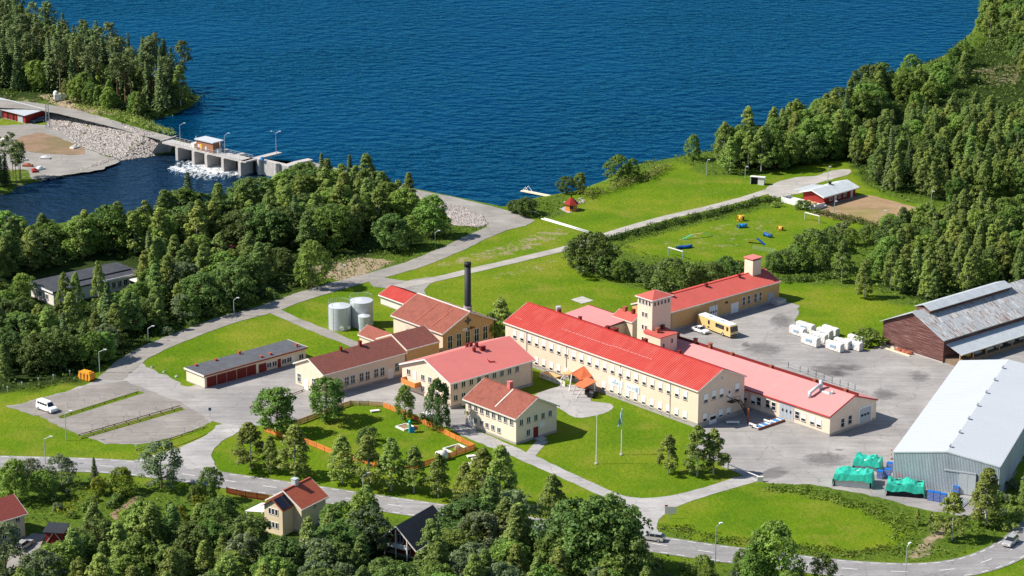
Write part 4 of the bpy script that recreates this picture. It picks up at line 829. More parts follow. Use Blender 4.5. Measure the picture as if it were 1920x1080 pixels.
Ib.walls('offwhite', .2); Ib.gable('red_metal', .5, .3, fascia='white', seams=.6, seam_m='red_seam')
J = Bld('garage_row', 'flat-roofed cream garage row with dark red garage doors beside the parking lot', 'garage', (-36.6 * U, 282.0 * U), R(43.2), 15.38 * U, 3.66 * U, 1.65 * U, 1.65 * U)
J.walls('cream_pale', 0.25)
b = MB(); b.box(-.35, J.L + .35, -.35, J.W + .35, J.h - .02, J.h + .14); ro = b.build('roof', 'felt_grey', J.t)
b = MB(); b.box(-.4, J.L + .4, -.42, -.35, J.h - .2, J.h + .16); b.build('eave_board', 'rust', ro)
b = MB(); b.box(-.42, -.35, -.35, J.W + .35, J.h - .2, J.h + .2); b.box(J.L + .35, J.L + .42, -.35, J.W + .35, J.h - .2, J.h + .2); b.build('verge_board', 'offwhite', ro)
for x, y in ((267, 735), (343, 712), (417, 692), (492, 672), (565, 650)): J.doorpx('f', *K8(x, y), 2.6, 2.3, 'dark_red', 'garage_door', 4, z=.1)
J.doorpx('f', *K8(649, 642), 2.1, 2.0, 'dark_red', 'garage_door', 2, z=.1)
J.winpx('f', [K8(697, 617), K8(738, 606), K8(810, 588), K8(848, 577), K8(938, 553)], 1.4, 1.2, 'two'); J.doorpx('f', *K8(774, 608), .9, 2.0, 'dark_red', z=.1); J.doorpx('f', *K8(882, 578), .9, 2.0, 'white', z=.1)
for x, y in ((150, 630), (298, 590), (463, 535), (640, 565), (708, 545), (905, 485)):
    pp = g(*K8(x, y), J.h) - J.o; J.vent(pp.dot(J.u), min(6.2, max(.4, pp.dot(J.v))), .5, .75 if x in (463, 905) else .5, 'orange_tile')
# --- Barn
Bn = Bld('timber_barn', 'weathered dark red plank barn with patchy rusted tin roof and raised ridge', 'barn', (53.11 * U, 292.21 * U), R(40.5), 17.03 * U + 8, 9.91 * U, 3.06 * U, 5.35 * U)
bb = MB(); bb.prism([(0, -.3), (Bn.W, -.3), (Bn.W, Bn.h - .1), (Bn.W / 2, Bn.r - .15), (0, Bn.h - .1)], 0.06, Bn.L); bb.build('wall', 'barn_board', Bn.t)
for k in range(16):                          # boards of the gable, bottom to top
    z0_ = 0.25 + k * 0.6; z1_ = z0_ + 0.55
    f_ = lambda z: 0 if z < Bn.h - .1 else (z - Bn.h + .1) / (Bn.r - Bn.h) * Bn.W / 2
    ya, yb = f_(z1_) + .03, Bn.W - f_(z1_) - .03
    if yb - ya < .6: break
    b = MB(); b.box(-0.02 - random.uniform(0, .06), 0.055, ya, yb, z0_, z1_); b.build('board', 'barn_board', Bn.t)
b = MB(); b.box(-.15, .05, .0, Bn.W, -.3, .22); b.build('footing', 'concrete', Bn.t)
sl = (Bn.r - Bn.h) / (Bn.W / 2); q = MB()
for sgn in (0, 1):
    ya, yr = (-.5, Bn.W / 2) if sgn == 0 else (Bn.W + .5, Bn.W / 2); q.prism([(ya, Bn.h - .5 * sl), (yr, Bn.r), (yr, Bn.r + .1), (ya, Bn.h - .5 * sl + .1)], -.7, Bn.L + .6)
rb = q.build('roof', 'steel', Bn.t)
slope_len = math.hypot(Bn.W / 2 + .5, Bn.r - Bn.h + .5 * sl); ang_s = math.atan(sl); nrow = 4; shh = slope_len / nrow; shw = 0.95
sm = MB(); sm.box(0, shw - .03, 0, shh + .1, 0, .05)
for k in range(3): sm.box(k * .3 + .05, k * .3 + .12, 0, shh + .1, .05, .09)
sme = sm.mesh('roof_sheet', 'rusty_sheet'); ncol = int((Bn.L + 1.3) / shw)
for i in range(ncol):
    for j in range(nrow):
        d = j * shh; o = put('roof_sheet', sme, rb, (-.7 + i * shw, -.5 + d * math.cos(ang_s) - .10 * math.sin(ang_s), Bn.h - .5 * sl + d * math.sin(ang_s) + .13 + random.uniform(0, .03)))
        o.rotation_euler = (ang_s, 0, 0)
b = MB(); y0_, y1_ = Bn.W / 2 - 2.2, Bn.W / 2 + 2.4; zc = Bn.r + 1.15
b.box(3.2, 32.0, y0_ + .3, y1_ - .3, Bn.r - 1.3, zc - .7); cl = b.build('clerestory', 'barn_board', Bn.t)
b = MB(); b.prism([(y0_ - .2, zc - .95), (Bn.W / 2, zc), (Bn.W / 2, zc + .1), (y0_ - .2, zc - .85)], 2.9, 32.3); b.prism([(y1_ + .2, zc - .95), (Bn.W / 2, zc), (Bn.W / 2, zc + .1), (y1_ + .2, zc - .85)], 2.9, 32.3); b.build('clerestory_roof', 'steel', cl)
b = MB(); b.prism([(-.1, 4.35), (-4.6, 2.9), (-4.6, 3.0), (-.1, 4.45)], .6, Bn.L); cr = b.build('porch_roof', 'steel', Bn.t)
b = MB(); b.box(.6, Bn.L, -4.72, -4.6, 2.75, 3.02); b.build('porch_fascia', 'offwhite', cr)
b = MB(); b.box(.4, Bn.L, -4.0, 0, -.2, 1.0); b.build('loading_deck', 'log', Bn.t)
for k in range(8):
    b = MB(); b.box(1.2 + k * 4.6, 1.45 + k * 4.6, -3.9, -3.65, 1.0, 3.1); b.build('porch_post', 'pale_wood', Bn.t)
for k, (x_, m_) in enumerate(((5.5, 'yellow'), (8, 'steel'), (12.3, 'offwhite'), (15.5, 'offwhite'), (20, 'steel'), (24, 'steel'), (29, 'offwhite'))):
    b = MB(); b.box(x_, x_ + (1.0 if m_ == 'yellow' else 2.4), -2.6, -1.2, 1.0, 2.2 if m_ == 'yellow' else 1.45); b.build('stored_board', m_, Bn.t)
for k in range(3):
    o = tag(put('timber_beam', cached('beam', lambda: (lambda m_: (m_.box(0, 7.5, -.15, .15, 0, .3), m_.mesh('timber_beam', 'new_wood'))[1])(MB())), None, Bn.o + Bn.v * (Bn.W - 1.5 - k * .3) - Bn.u * (2.4 - k * .8) + Vector((0, 0, .03)), R(-49.5), None), ['long pale timber beam lying on the ground before the barn gable', 'shorter pale beam between the long beam and barn wall', 'beam closest to the barn gable wall'][k], 'beam')
    o.scale.x = (1.2, .45, .3)[k]
for k, (dx, dy) in enumerate(((-1.0, 12.3), (-.9, 10.6), (-1.0, 9.2))):
    p = Bn.o + Bn.u * dx + Bn.v * dy; b = MB(); b.dome((0, 0, 0), 1.1, .8, .7, 8, 3, jit=.2); o = b.build('brick_heap', 'brick_rubble'); o.location = (p.x, p.y, 0.03); o.rotation_euler.z = R(130)
    tag(o, ['left red brick heap against the barn gable', 'middle red brick heap against the barn gable', 'right red brick heap against the barn gable'][k], 'brick heap', 'brick heaps at the barn')
# --- white warehouse
Wh = Bld('warehouse', 'large white metal warehouse with pale flat-pitched roof and sliding grey door', 'warehouse', (41.06 * U, 251.75 * U), R(68.0), 32.63 * U, -11.33 * U, 3.74 * U, 4.61 * U)
Wh.walls('warehouse_wall', .25); Wh.gable('warehouse_roof', .15, .12, th=.1, fascia='warehouse_wall')
q = MB()
for k in range(70):
    y_ = -k * (abs(Wh.W) / 70); z_ = Wh.rz(y_) - .35; q.box(-.09, 0.0, y_ - .06, y_ + .06, .1, z_)
o = q.build('corrugation', 'warehouse_wall', Wh.t); o['kind'] = 'stuff'
q = MB()
for k in range(150): q.box(k * .4, k * .4 + .12, Wh.W - .08, Wh.W, .1, Wh.h - .2)
o = q.build('corrugation', 'warehouse_wall', Wh.t); o['kind'] = 'stuff'
q = MB()
for k in range(60):
    for y_ in (0, Wh.W): q.prism([(y_ + (.1 if y_ == 0 else -.1), Wh.h + .06), (Wh.W / 2, Wh.r + .095), (Wh.W / 2, Wh.r + .13), (y_ + (.1 if y_ == 0 else -.1), Wh.h + .12)], k * 1.0 + .2, k * 1.0 + .26)
o = q.build('roof_seams', 'warehouse_roof', Wh.roof); o['kind'] = 'stuff'
for k in range(7):
    b = MB(); x_ = 2.5 + k * 8.6; b.tube((x_, Wh.W / 2, Wh.r), (x_, Wh.W / 2, Wh.r + .6), .22, n=10); b.tube((x_, Wh.W / 2, Wh.r + .6), (x_, Wh.W / 2, Wh.r + .8), .4, .15, 10); b.build('roof_vent', 'pole', Wh.t)
K2c = lambda x, y: (1440 + x / 4, 700 + y / 4)
a1 = Wh.px('l', *K2c(1435, 800))[0]; a2 = Wh.px('l', *K2c(1560, 800))[0]; dw = Wh.panel('sliding_door', 'l', (a1 + a2) / 2, .2, abs(a1 - a2), 4.3, 'steel', .16, 2)
a3 = Wh.px('l', *K2c(1320, 735))[0]; Wh.panel('door_track', 'l', (a3 + a2) / 2, 4.6, abs(a3 - a2), .25, 'grey_paint', .22); Wh.panel('door_post', 'l', a2 - .2, .1, .3, 4.5, 'black', .2)
Wh.panel('red_sign', 'l', Wh.px('l', *K2c(988, 768))[0], Wh.px('l', *K2c(988, 768))[1] - .4, 1.1, .9, 'red_metal')
# --- club house
Cl = Bld('club_house', 'small red club house with pale grey metal roof and white decking beside the sand field', 'house', (46.99 * U, 365.23 * U), R(44.7), 7.72 * U, 3.97 * U, 1.53 * U, 2.14 * U)
Cl.walls('falu', .2); Cl.gable('steel', .7, .9, fascia='white', seams=.8, seam_m='steel')
b = MB(); b.prism([(Cl.W - .2, Cl.h + .15), (Cl.W + 4.2, Cl.h - .55), (Cl.W + 4.2, Cl.h - .45), (Cl.W - .2, Cl.h + .25)], .5, 9); b.build('porch_roof', 'steel', Cl.t)
for x_ in (3.2, 7.0, 9.6): Cl.win('f', x_, .9, 1.3, 1.3, 'two')
Cl.panel('door', 'f', 5.2, .2, 1.0, 2.1, 'white'); Cl.panel('door', 'f', 12.6, .2, 1.0, 2.1, 'offwhite')
b = MB(); b.box(-5.2, -.05, -1.2, Cl.W + 3.6, 0, .5); dk = b.build('deck', 'white', Cl.t)
b = MB(); b.box(-5.25, -5.1, -1.2, Cl.W + 3.6, .5, 1.5); b.box(-5.1, -1.0, -1.25, -1.1, .5, 1.5); b.box(-5.1, -1.0, Cl.W + 3.5, Cl.W + 3.65, .5, 1.5); b.build('deck_rail', 'white', dk)
b = MB(); b.box(-3.4, -1.6, 1.0, 2.0, .5, 1.2); b.box(-3.0, -1.4, 3.2, 4.4, .5, 1.2); b.build('deck_table', 'pale_wood', dk)
Cl.vent(7.5, Cl.W / 2 + .2, .6, .7, 'black', 'chimney')
# --- wooded workshop left
n_ = g(100, 549, 3.4)
Fb = Bld('flat_roof_lodge', 'low white building with dark felt roof half hidden in the left wood', 'building', (n_.x, n_.y), R(41.5), 25, 10.5, 3.4, 3.4)
Fb.walls('offwhite', .2); b = MB(); b.box(-.4, 25.4, -.5, 11, 3.4, 3.75); b.box(9, 24.2, 3, 10.4, 3.75, 4.1); b.build('roof', 'felt_dark', Fb.t)
b = MB(); b.box(14, 25.6, -.62, -.5, 3.3, 3.8); b.box(-.52, -.4, -.5, 11, 3.3, 3.75); b.build('fascia', 'white', Fb.t)
for k in range(6): Fb.win('f', 15.5 + k * 1.7, 1.1, 1.2, 1.6, 'two')
for y_ in (3, 6): Fb.win('l', y_, 1.0, 1.2, 1.4, 'two')
n_ = g(262, 530, 3.0)
Fs = Bld('white_carport', 'white-framed open carport in the wood beside the low white building', 'carport', (n_.x, n_.y), R(131), 9, -5, 2.8, 2.8)
b = MB(); b.box(-.2, 9.2, -5.2, .2, 2.7, 2.9); b.build('roof', 'offwhite', Fs.t)
for x_ in (0, 4.5, 9):
    for y_ in (0, -5): b = MB(); b.box(x_ - .1, x_ + .1, y_ - .1, y_ + .1, 0, 2.7); b.build('post', 'white', Fs.t)
# --- red row building at the dam
n_ = g(48, 232, LOW_Z)
Rb = Bld('red_storehouse', 'low red storehouse with pale metal roof at the far left by the dam', 'building', (n_.x, n_.y, LOW_Z), R(138), 30, -7.5, 2.9, 2.9)
Rb.o.z = 0; Rb.walls('falu', .15); Rb.o.z = LOW_Z
b = MB(); b.prism([(.7, 2.75), (-8.2, 3.4), (-8.2, 3.55), (.7, 2.9)], -.7, 30.5); b.build('roof', 'steel', Rb.t)
for x_, w_ in ((2.6, 2.6), (6.2, .9), (9.2, .9), (13.5, 2.4), (18, .9)): Rb.panel('door', 'f', x_, .1, w_, 2.2, 'black' if w_ < 1 else 'grey_paint', .05)
for k in range(6): b = MB(); b.box(4.6 + k * 3.4, 4.85 + k * 3.4, 0, .12, 0, 2.8); b.build('pilaster', 'falu', Rb.t)
# --- houses below the road
n_ = g(566, 1000)
V = Bld('tile_roof_villa', 'cream villa with orange tiled roof and black solar panels below the road', 'house', (n_.x, n_.y), R(56), 7.4, 8.0, 5.2, 7.8)
V.walls('house_cream', .5); V.gable('orange_tile', .45, .4, fascia='offwhite', ridge='orange_tile')
b = MB(); b.prism([(0, 0), (4.4, 0), (4.4, 5.4), (2.2, 7.0), (0, 5.4)], -3.2, 1.0); 
bay = b.build('bay', 'house_cream', V.t); bay.location = (0, 2.0, 0)
b = MB(); b.prism([(-.4, 5.15), (2.2, 7.05), (2.2, 7.2), (-.4, 5.3)], -3.6, 2.6); b.prism([(4.8, 5.15), (2.2, 7.05), (2.2, 7.2), (4.8, 5.3)], -3.6, 2.6); b.build('bay_roof', 'orange_tile', bay)
b = MB(); sl_ = (7.05 - 5.15) / 2.6; b.prism([(-.25, 5.44), (1.9, 5.44 + 2.15 * sl_), (1.9, 5.54 + 2.15 * sl_), (-.25, 5.54)], -3.4, .6); b.build('solar_panel', 'solar', bay)
for zz in (1.2, 3.9):
    for k in range(3):
        fm, pm, bm_, sm_ = window_meshes(.7, 1.3, 'plain'); o = put('window', fm, bay, (-3.22, 1.4 + k * .8, zz), -math.pi / 2); put('pane', pm, o)
V.win('f', 2.2, 1.2, 1.1, 1.4, 'two'); V.win('f', 5.6, 1.2, 1.1, 1.4, 'two'); V.win('f', 4.0, 4.0, 1.1, 1.3, 'two')
V.vent(3.4, 4.2, 1.0, 1.2, 'steel', 'chimney')
b = MB(); b.prism([(8.2, 2.9), (12.6, 2.1), (12.6, 2.2), (8.2, 3.0)], -1.5, 3.5); b.build('terrace_roof', 'white', V.t)
for x_ in (-1.3, 3.3): b = MB(); b.box(x_ - .08, x_ + .08, 12.3, 12.5, 0, 2.1); b.build('terrace_post', 'white', V.t)
n_ = g(781, 1049)
Vr = Bld('red_cottage', 'red wooden house with steep black roof and white balcony among the roadside trees', 'house', (n_.x, n_.y), R(58), 9.5, 7.2, 3.0, 6.2)
Vr.walls('falu', .4); Vr.gable('black_roof', .9, 1.4, fascia='offwhite')
b = MB(); b.box(-1.5, 0, 1.0, 6.2, 2.0, 2.15); bal = b.build('balcony', 'white', Vr.t); b = MB(); b.box(-1.55, -1.45, 1.0, 6.2, 2.15, 2.95); b.build('balcony_rail', 'white', bal)
for y_ in (1.1, 3.6, 6.1): b = MB(); b.box(-1.55, -1.4, y_ - .08, y_ + .08, 0, 4.0 if y_ != 3.6 else 5.6); b.build('balcony_post', 'white', Vr.t)
Vr.win('l', 1.9, .5, 1.1, 1.2, 'two'); Vr.win('l', 5.2, .5, 1.1, 1.2, 'two'); Vr.win('l', 3.6, 2.5, 1.4, 1.7, 'two')
n_ = g(30, 1022)
Vl = Bld('red_roof_villa', 'cream villa with red tiled roof at the lower left edge', 'house', (n_.x, n_.y), R(222), 12, -8.5, 5.0, 7.3)
Vl.o = Vl.o; Vl.t.location = g(48, 1008); Vl.o = Vector(Vl.t.location)
Vl.walls('house_cream', .5); Vl.gable('red_tile', .5, .5, fascia='offwhite')
for x_ in (1.5, 4.5, 7.5):
    for zz in (1.0, 3.6): Vl.win('f', x_, zz, 1.0, 1.3, 'two')
n_ = g(86, 1018)
Sh = Bld('red_garden_shed', 'small red shed with dark roof and white cross braces beside the lower left villa', 'shed', (n_.x, n_.y), R(-8), 3.4, 3.0, 2.3, 2.3)
Sh.walls('falu', 0); b = MB(); b.prism([(-.5, 2.25), (3.4, 2.7), (3.4, 2.82), (-.5, 2.37)], -.4, 3.8); b.build('roof', 'black_roof', Sh.t)
b = MB(); b.beam((.1, -.06, .1), (1.5, -.06, 2.1), .05, .14); b.beam((3.3, -.06, .1), (1.9, -.06, 2.1), .05, .14); b.build('cross_brace', 'offwhite', Sh.t)
# --- grill hut, bus shelter
hp = g(1071, 394)
hut = thing('grill_hut', 'small hexagonal wooden hut with red pointed roof on the lawn by the lake', 'hut', hp)
def ring(r, z, n=6): return [(r * math.cos(2 * math.pi * k / n + .3), r * math.sin(2 * math.pi * k / n + .3), z) for k in range(n)]
b = MB(); b.add(ring(1.7, 0) + ring(1.7, 2.0), [(k, (k + 1) % 6, 6 + (k + 1) % 6, 6 + k) for k in range(6)]); b.build('wall', 'orange_wood', hut)
b = MB(); b.add(ring(2.2, 1.9) + [(0, 0, 3.9)], [(k, (k + 1) % 6, 6) for k in range(6)] + [(5, 4, 3, 2, 1, 0)]); b.build('roof', 'falu', hut)
b = MB(); b.box(-.5, .5, -1.72, -1.5, .8, 1.6); b.build('window', 'glass', hut); b = MB(); b.tube((0, 0, 3.6), (0, 0, 4.2), .18, n=8); b.build('chimney', 'black', hut)
sheet('hut_pad', G([(1048, 392), (1070, 384), (1086, 392), (1066, 400)]), 'path_gravel', .05)
sp = g(1420, 346); shl = thing('open_shelter', 'small white open-fronted shelter at the edge of the upper field', 'shelter', sp, R(-18))
b = MB(); b.box(-2, 2, 1.2, 1.3, 0, 2.1); b.box(-2, -1.9, -.4, 1.2, 0, 2.1); b.box(.2, 2, -.4, 1.2, 0, 2.1); b.build('wall', 'offwhite', shl)
b = MB(); b.prism([(-.7, 2.3), (1.5, 2.1), (1.5, 2.2), (-.7, 2.4)], -2.2, 2.2); b.build('roof', 'white', shl); b = MB(); b.box(-1.85, .15, .5, 1.15, 0, 2.05); b.build('dark_interior', 'black', shl)
# --- tanks
for nm, (cx, by, w, ty), lab in (('t', (637, 618, 42, 568), 'front grey steel storage tank, left of the pair'), ('t', (678, 612, 44, 558), 'larger grey steel storage tank behind the front one'), ('t', (683, 622, 23, 587), 'small slim grey tank in front of the big tanks')):
    p = g(cx, by - 3); r_ = w / 2 / 7.95; hh = zat(p, cx, ty + 5)
    t = thing('storage_tank', lab, 'tank', p, 0, 'storage tanks')
    b = MB(); b.tube((0, 0, 0), (0, 0, hh), r_, n=28, caps=False); shade(b.build('shell', 'steel', t))
    b = MB(); b.add([(r_ * math.cos(k * 2 * math.pi / 28), r_ * math.sin(k * 2 * math.pi / 28), hh) for k in range(28)] + [(0, 0, hh + .5)], [(k, (k + 1) % 28, 28) for k in range(28)]); b.build('lid', 'warehouse_roof', t)
    b = MB()
    for zz in range(1, int(hh)): b.tube((0, 0, zz), (0, 0, zz + .06), r_ + .025, n=28, caps=False)
    for k in range(9): a = k * 2 * math.pi / 9; b.beam((r_ * 1.005 * math.cos(a), r_ * 1.005 * math.sin(a), 0), (r_ * 1.005 * math.cos(a), r_ * 1.005 * math.sin(a), hh), .06, .06)
    b.build('weld_ring', 'steel', t)
    if w > 30:
        b = MB()
        for k in range(14):
            a, a2_ = k * math.pi / 13 + .4, (k + 1) * math.pi / 13 + .4; P = lambda q, z: (r_ * math.cos(q), r_ * math.sin(q), z)
            b.beam(P(a, hh), P(a, hh + 1.1), .05, .05); b.beam(P(a, hh + 1.1), P(a2_, hh + 1.1), .05, .05)
        b.build('railing', 'pole', t)
        b = MB(); b.tube((r_ * .3, -r_ * .95 - .35, .7), (r_ * .3, -r_ * .9, .7), .5, n=12); b.tube((r_ * .85, -r_ * .6 - .4, .7), (r_ * .85, -r_ * .55, .7), .45, n=12); b.build('manhole', 'offwhite', t)

# ------------------------------------------------------------------ dam
a0 = g(312, 268, .6); a1 = g(456, 302, .6); DL = (a1 - a0).length; daz = math.atan2(a1.y - a0.y, a1.x - a0.x)
dam = thing('weir_dam', 'concrete weir with piers, walkway and open sluices across the river', 'dam', (a0.x, a0.y, 0), daz)
du = (a1 - a0).normalized(); dv = Vector((-du.y, du.x, 0))
def dl(px, py, z): q = g(px, py, z) - Vector((a0.x, a0.y, 0)); return Vector((q.dot(du), q.dot(dv), z))
b = MB(); b.box(-2, DL + .3, 0, 4.2, 0.1, .6); b.build('deck', 'concrete', dam)
for px_ in (335, 366, 390, 421, 453):
    x_ = dl(px_, 262 + (px_ - 312) * .236 + 8, .1).x; b = MB(); b.box(x_ - .55, x_ + .55, -.5, 8.5, -6, .1); b.build('pier', 'concrete', dam)
b = MB(); b.box(-2, DL, 4.6, 5.0, -6, -.4); b.build('gate_dark_panel', 'black', dam)  # recessed gate slabs, coloured black for the dark inside the sluice openings
for yy in (.15, 4.05):
    b = MB(); n_ = 18
    for k in range(n_ + 1): b.beam((k * DL / n_, yy, .6), (k * DL / n_, yy, 1.6), .06, .06)
    b.beam((0, yy, 1.6), (DL, yy, 1.6), .07, .07); b.beam((0, yy, 1.1), (DL, yy, 1.1), .05, .05); b.build('railing', 'pole', dam)
h0, h1 = dl(369, 280, .6), dl(402, 287, .6); b = MB(); b.box(h0.x, h1.x, .5, 4.3, .6, 3.7); hs = b.build('gate_house', 'dam_brick', dam)
b = MB(); b.box(h0.x - .4, h1.x + .4, .1, 4.7, 3.7, 4.0); b.build('gate_house_roof', 'warehouse_roof', hs)
b = MB(); b.box(h0.x + 1.6, h0.x + 2.5, .42, .5, .7, 2.6); b.build('door', 'yellow', hs); b = MB(); b.box(h0.x + .8, h0.x + 1.5, .42, .5, 1.6, 2.4); b.box(h0.x + 4.0, h0.x + 4.6, .42, .5, 1.0, 2.2); b.build('poster', 'offwhite', hs)
for px_ in (347, 434): x_ = dl(px_, 280, .6).x; b = MB(); b.box(x_ - .7, x_ + .7, 1.4, 3.0, .6, 1.9); b.tube((x_ + .6, 2.4, .6), (x_ + .6, 2.4, 4.0), .12); b.build('gate_winch', 'offwhite', dam)
b = MB(); P0, P1, P2, P3 = dl(330, 257, .6), dl(300, 266, .5), dl(280, 293, -4.2), dl(318, 287, -4.2)
b.add([P1 + Vector((0, 0, .3)), P0 + Vector((0, 0, .3)), P3, P2, P1 + Vector((-.6, .8, .3)), P0 + Vector((-.6, .8, .3)), P3 + Vector((-.6, .8, 0)), P2 + Vector((-.6, .8, 0))], [(0, 1, 2, 3), (7, 6, 5, 4), (0, 4, 5, 1), (1, 5, 6, 2), (2, 6, 7, 3), (3, 7, 4, 0)]); b.build('wing_wall', 'concrete', dam)
def slabw(name, line, wd, z0, z1, m, par):
    A_, B_ = strip_pts(line, wd); n = len(A_); mm = MB(); mm.add([(p.x, p.y, z) for z in (z0, z1) for p in A_ + B_], [])
    o = len(mm.v) - 4 * n
    for i in range(n - 1):
        for q in ((0, 1, n + 1, n), (2 * n, 3 * n, 3 * n + 1, 2 * n + 1), (0, 2 * n, 2 * n + 1, 1), (n, n + 1, 3 * n + 1, 3 * n)): mm.f.append([o + i + k for k in q]); mm.m.append(0)
    for q in ((0, n, 3 * n, 2 * n), (n - 1, 3 * n - 1, 4 * n - 1, 2 * n - 1)): mm.f.append([o + k for k in q]); mm.m.append(0)
    return mm.build(name, m, par)
L2 = lambda pts, z: [dl(x, y, z).xy for x, y in pts]
slabw('spur_walkway', L2([(456, 302), (484, 295), (524, 285)], .6), 1.1, .15, .6, 'concrete', dam)
slabw('weir_crest', L2([(487, 298), (515, 304), (541, 310)], .3), .9, -4.5, .3, 'concrete', dam)
slabw('right_abutment', L2([(535, 311), (555, 304), (582, 298)], .7), 1.2, -5, .7, 'concrete', dam)
for x, y in ((487, 300), (519, 308)):
    p = dl(x, y, .4); b = MB(); b.tube((p.x, p.y, -6), (p.x, p.y, .8), .8, n=14); b.build('pier', 'concrete', dam)
p = dl(492, 300, .6); b = MB(); b.box(p.x - .4, p.x + .4, p.y - .4, p.y + .4, .6, 1.5); b.build('blue_motor', 'bright_blue', dam)
fm = MB()
fs_sheet = sheet('foam_streaks', G(smooth([(308, 320), (335, 303), (372, 292), (400, 298), (455, 310), (492, 316), (470, 328), (410, 338), (350, 334)], 3), RIV_Z), 'foam_film', RIV_Z + .05, kind='stuff'); fs_sheet['label'] = 'streaks of foam drifting on the river below the weir'
for P in ([(316, 316), (330, 312), (352, 320), (356, 324), (335, 322)], [(338, 313), (365, 303), (388, 303), (380, 309), (352, 318)], [(376, 314), (400, 304), (424, 308), (412, 314), (385, 318)], [(388, 327), (420, 317), (455, 312), (462, 318), (430, 323), (400, 331)], [(462, 322), (485, 316), (480, 320)]):
    poly = G(smooth(P, 3), RIV_Z); xs_ = [p.x for p in poly]; ys_ = [p.y for p in poly]; k = 0
    for _ in range(2500):
        x, y = random.uniform(min(xs_), max(xs_)), random.uniform(min(ys_), max(ys_))
        if inpoly(np.array([x]), np.array([y]), poly)[0]: r_ = random.uniform(.07, .30); n0_ = len(fm.v); fm.dome((0, 0, 0), r_ * random.uniform(2, 4.5), r_ * .8, r_ * random.uniform(.3, .8), 6, 2, jit=.3); fa = daz - R(105); fm.v[n0_:] = [(x + a_ * math.cos(fa) - c_ * math.sin(fa), y + a_ * math.sin(fa) + c_ * math.cos(fa), RIV_Z - .1 + e_) for a_, c_, e_ in fm.v[n0_:]]; k += 1
        if k > 330: break
fo = fm.build('white_water', 'foam'); fo['kind'] = 'stuff'; fo['label'] = 'white foaming water below the weir'
# --- riprap: loose boulders on the embankment slopes
def rocks(name, poly_px, n, z_of, rmin, rmax, label, zref=0):
    poly = G(poly_px, zref); xs_ = [p.x for p in poly]; ys_ = [p.y for p in poly]
    X = rng.uniform(min(xs_), max(xs_), n * 6); Y = rng.uniform(min(ys_), max(ys_), n * 6); k = inpoly(X, Y, poly); X, Y = X[k][:n], Y[k][:n]; Z = height_at(X, Y); mm = MB()
    base = [(1, 0, 0), (-1, 0, 0), (0, 1, 0), (0, -1, 0), (0, 0, 1), (0, 0, -1)]; fs_ = [(0, 2, 4), (2, 1, 4), (1, 3, 4), (3, 0, 4), (2, 0, 5), (1, 2, 5), (3, 1, 5), (0, 3, 5)]
    for x, y, z in zip(X, Y, Z):
        r_ = random.uniform(rmin, rmax); a = random.uniform(0, 6.28); ca_, sa_ = math.cos(a), math.sin(a); vs = []
        for q in base:
            s_ = r_ * random.uniform(.7, 1.2); vx, vy, vz = q[0] * s_ * 1.2 + random.uniform(-.2, .2) * r_, q[1] * s_ + random.uniform(-.2, .2) * r_, q[2] * s_ * .7
            vs.append((x + vx * ca_ - vy * sa_, y + vx * sa_ + vy * ca_, z + .15 + vz))
        mm.add(vs, fs_)
    me_ = bpy.data.meshes.new(name); me_.from_pydata(mm.v, [], mm.f); me_.materials.append(MATS['rock']); o = put(name, me_); o['kind'] = 'stuff'; o['label'] = label
rocks('riprap', [(85, 207), (130, 216), (200, 235), (300, 265), (283, 285), (250, 290), (195, 280), (150, 262), (120, 240), (90, 225)], 4600, None, .25, .62, 'pale boulders on the slope left of the weir', -1.5)
rocks('riprap', [(200, 300), (283, 290), (275, 298), (230, 306), (195, 318), (120, 332), (60, 345), (80, 336), (150, 322)], 1200, None, .2, .5, 'stones along the river edge', -3.7)
rocks('riprap', [(782, 371), (830, 384), (875, 396), (905, 409), (913, 424), (900, 430), (850, 426), (838, 405), (800, 385)], 2600, None, .22, .52, 'pale stones on the embankment slope by the lake', -.5)
rocks('shore_stones', [(1055, 380), (1090, 372), (1100, 378), (1070, 392)], 120, None, .15, .4, 'stones by the grill hut')

# ------------------------------------------------------------------ vehicles
def prismy(mb, poly, y0, y1, inset=0, mi=0):
    n = len(poly); cz_ = [p[1] for p in poly]; lo = min(cz_); hi = max(cz_)
    def Y(y, z): f = (z - lo) / (hi - lo + 1e-9) * inset; return y + f if y < 0 else y - f
    mb.add([(x, Y(y0, z), z) for x, z in poly] + [(x, Y(y1, z), z) for x, z in poly], [tuple(range(n)), tuple(range(2 * n - 1, n - 1, -1))] + [(k, n + k, n + (k + 1) % n, (k + 1) % n) for k in range(n)], mi)
def wheels(t, xs_, w, r_):
    for x in xs_:
        for sy in (-1, 1):
            b = MB(); b.tube((x, sy * (w / 2 - .18), r_), (x, sy * (w / 2 + .02), r_), r_, n=14); o = b.build('wheel', 'tyre', t)
            b = MB(); b.tube((x, sy * (w / 2 + .02), r_), (x, sy * (w / 2 + .04), r_), r_ * .6, n=10); b.build('rim', 'rim', o)
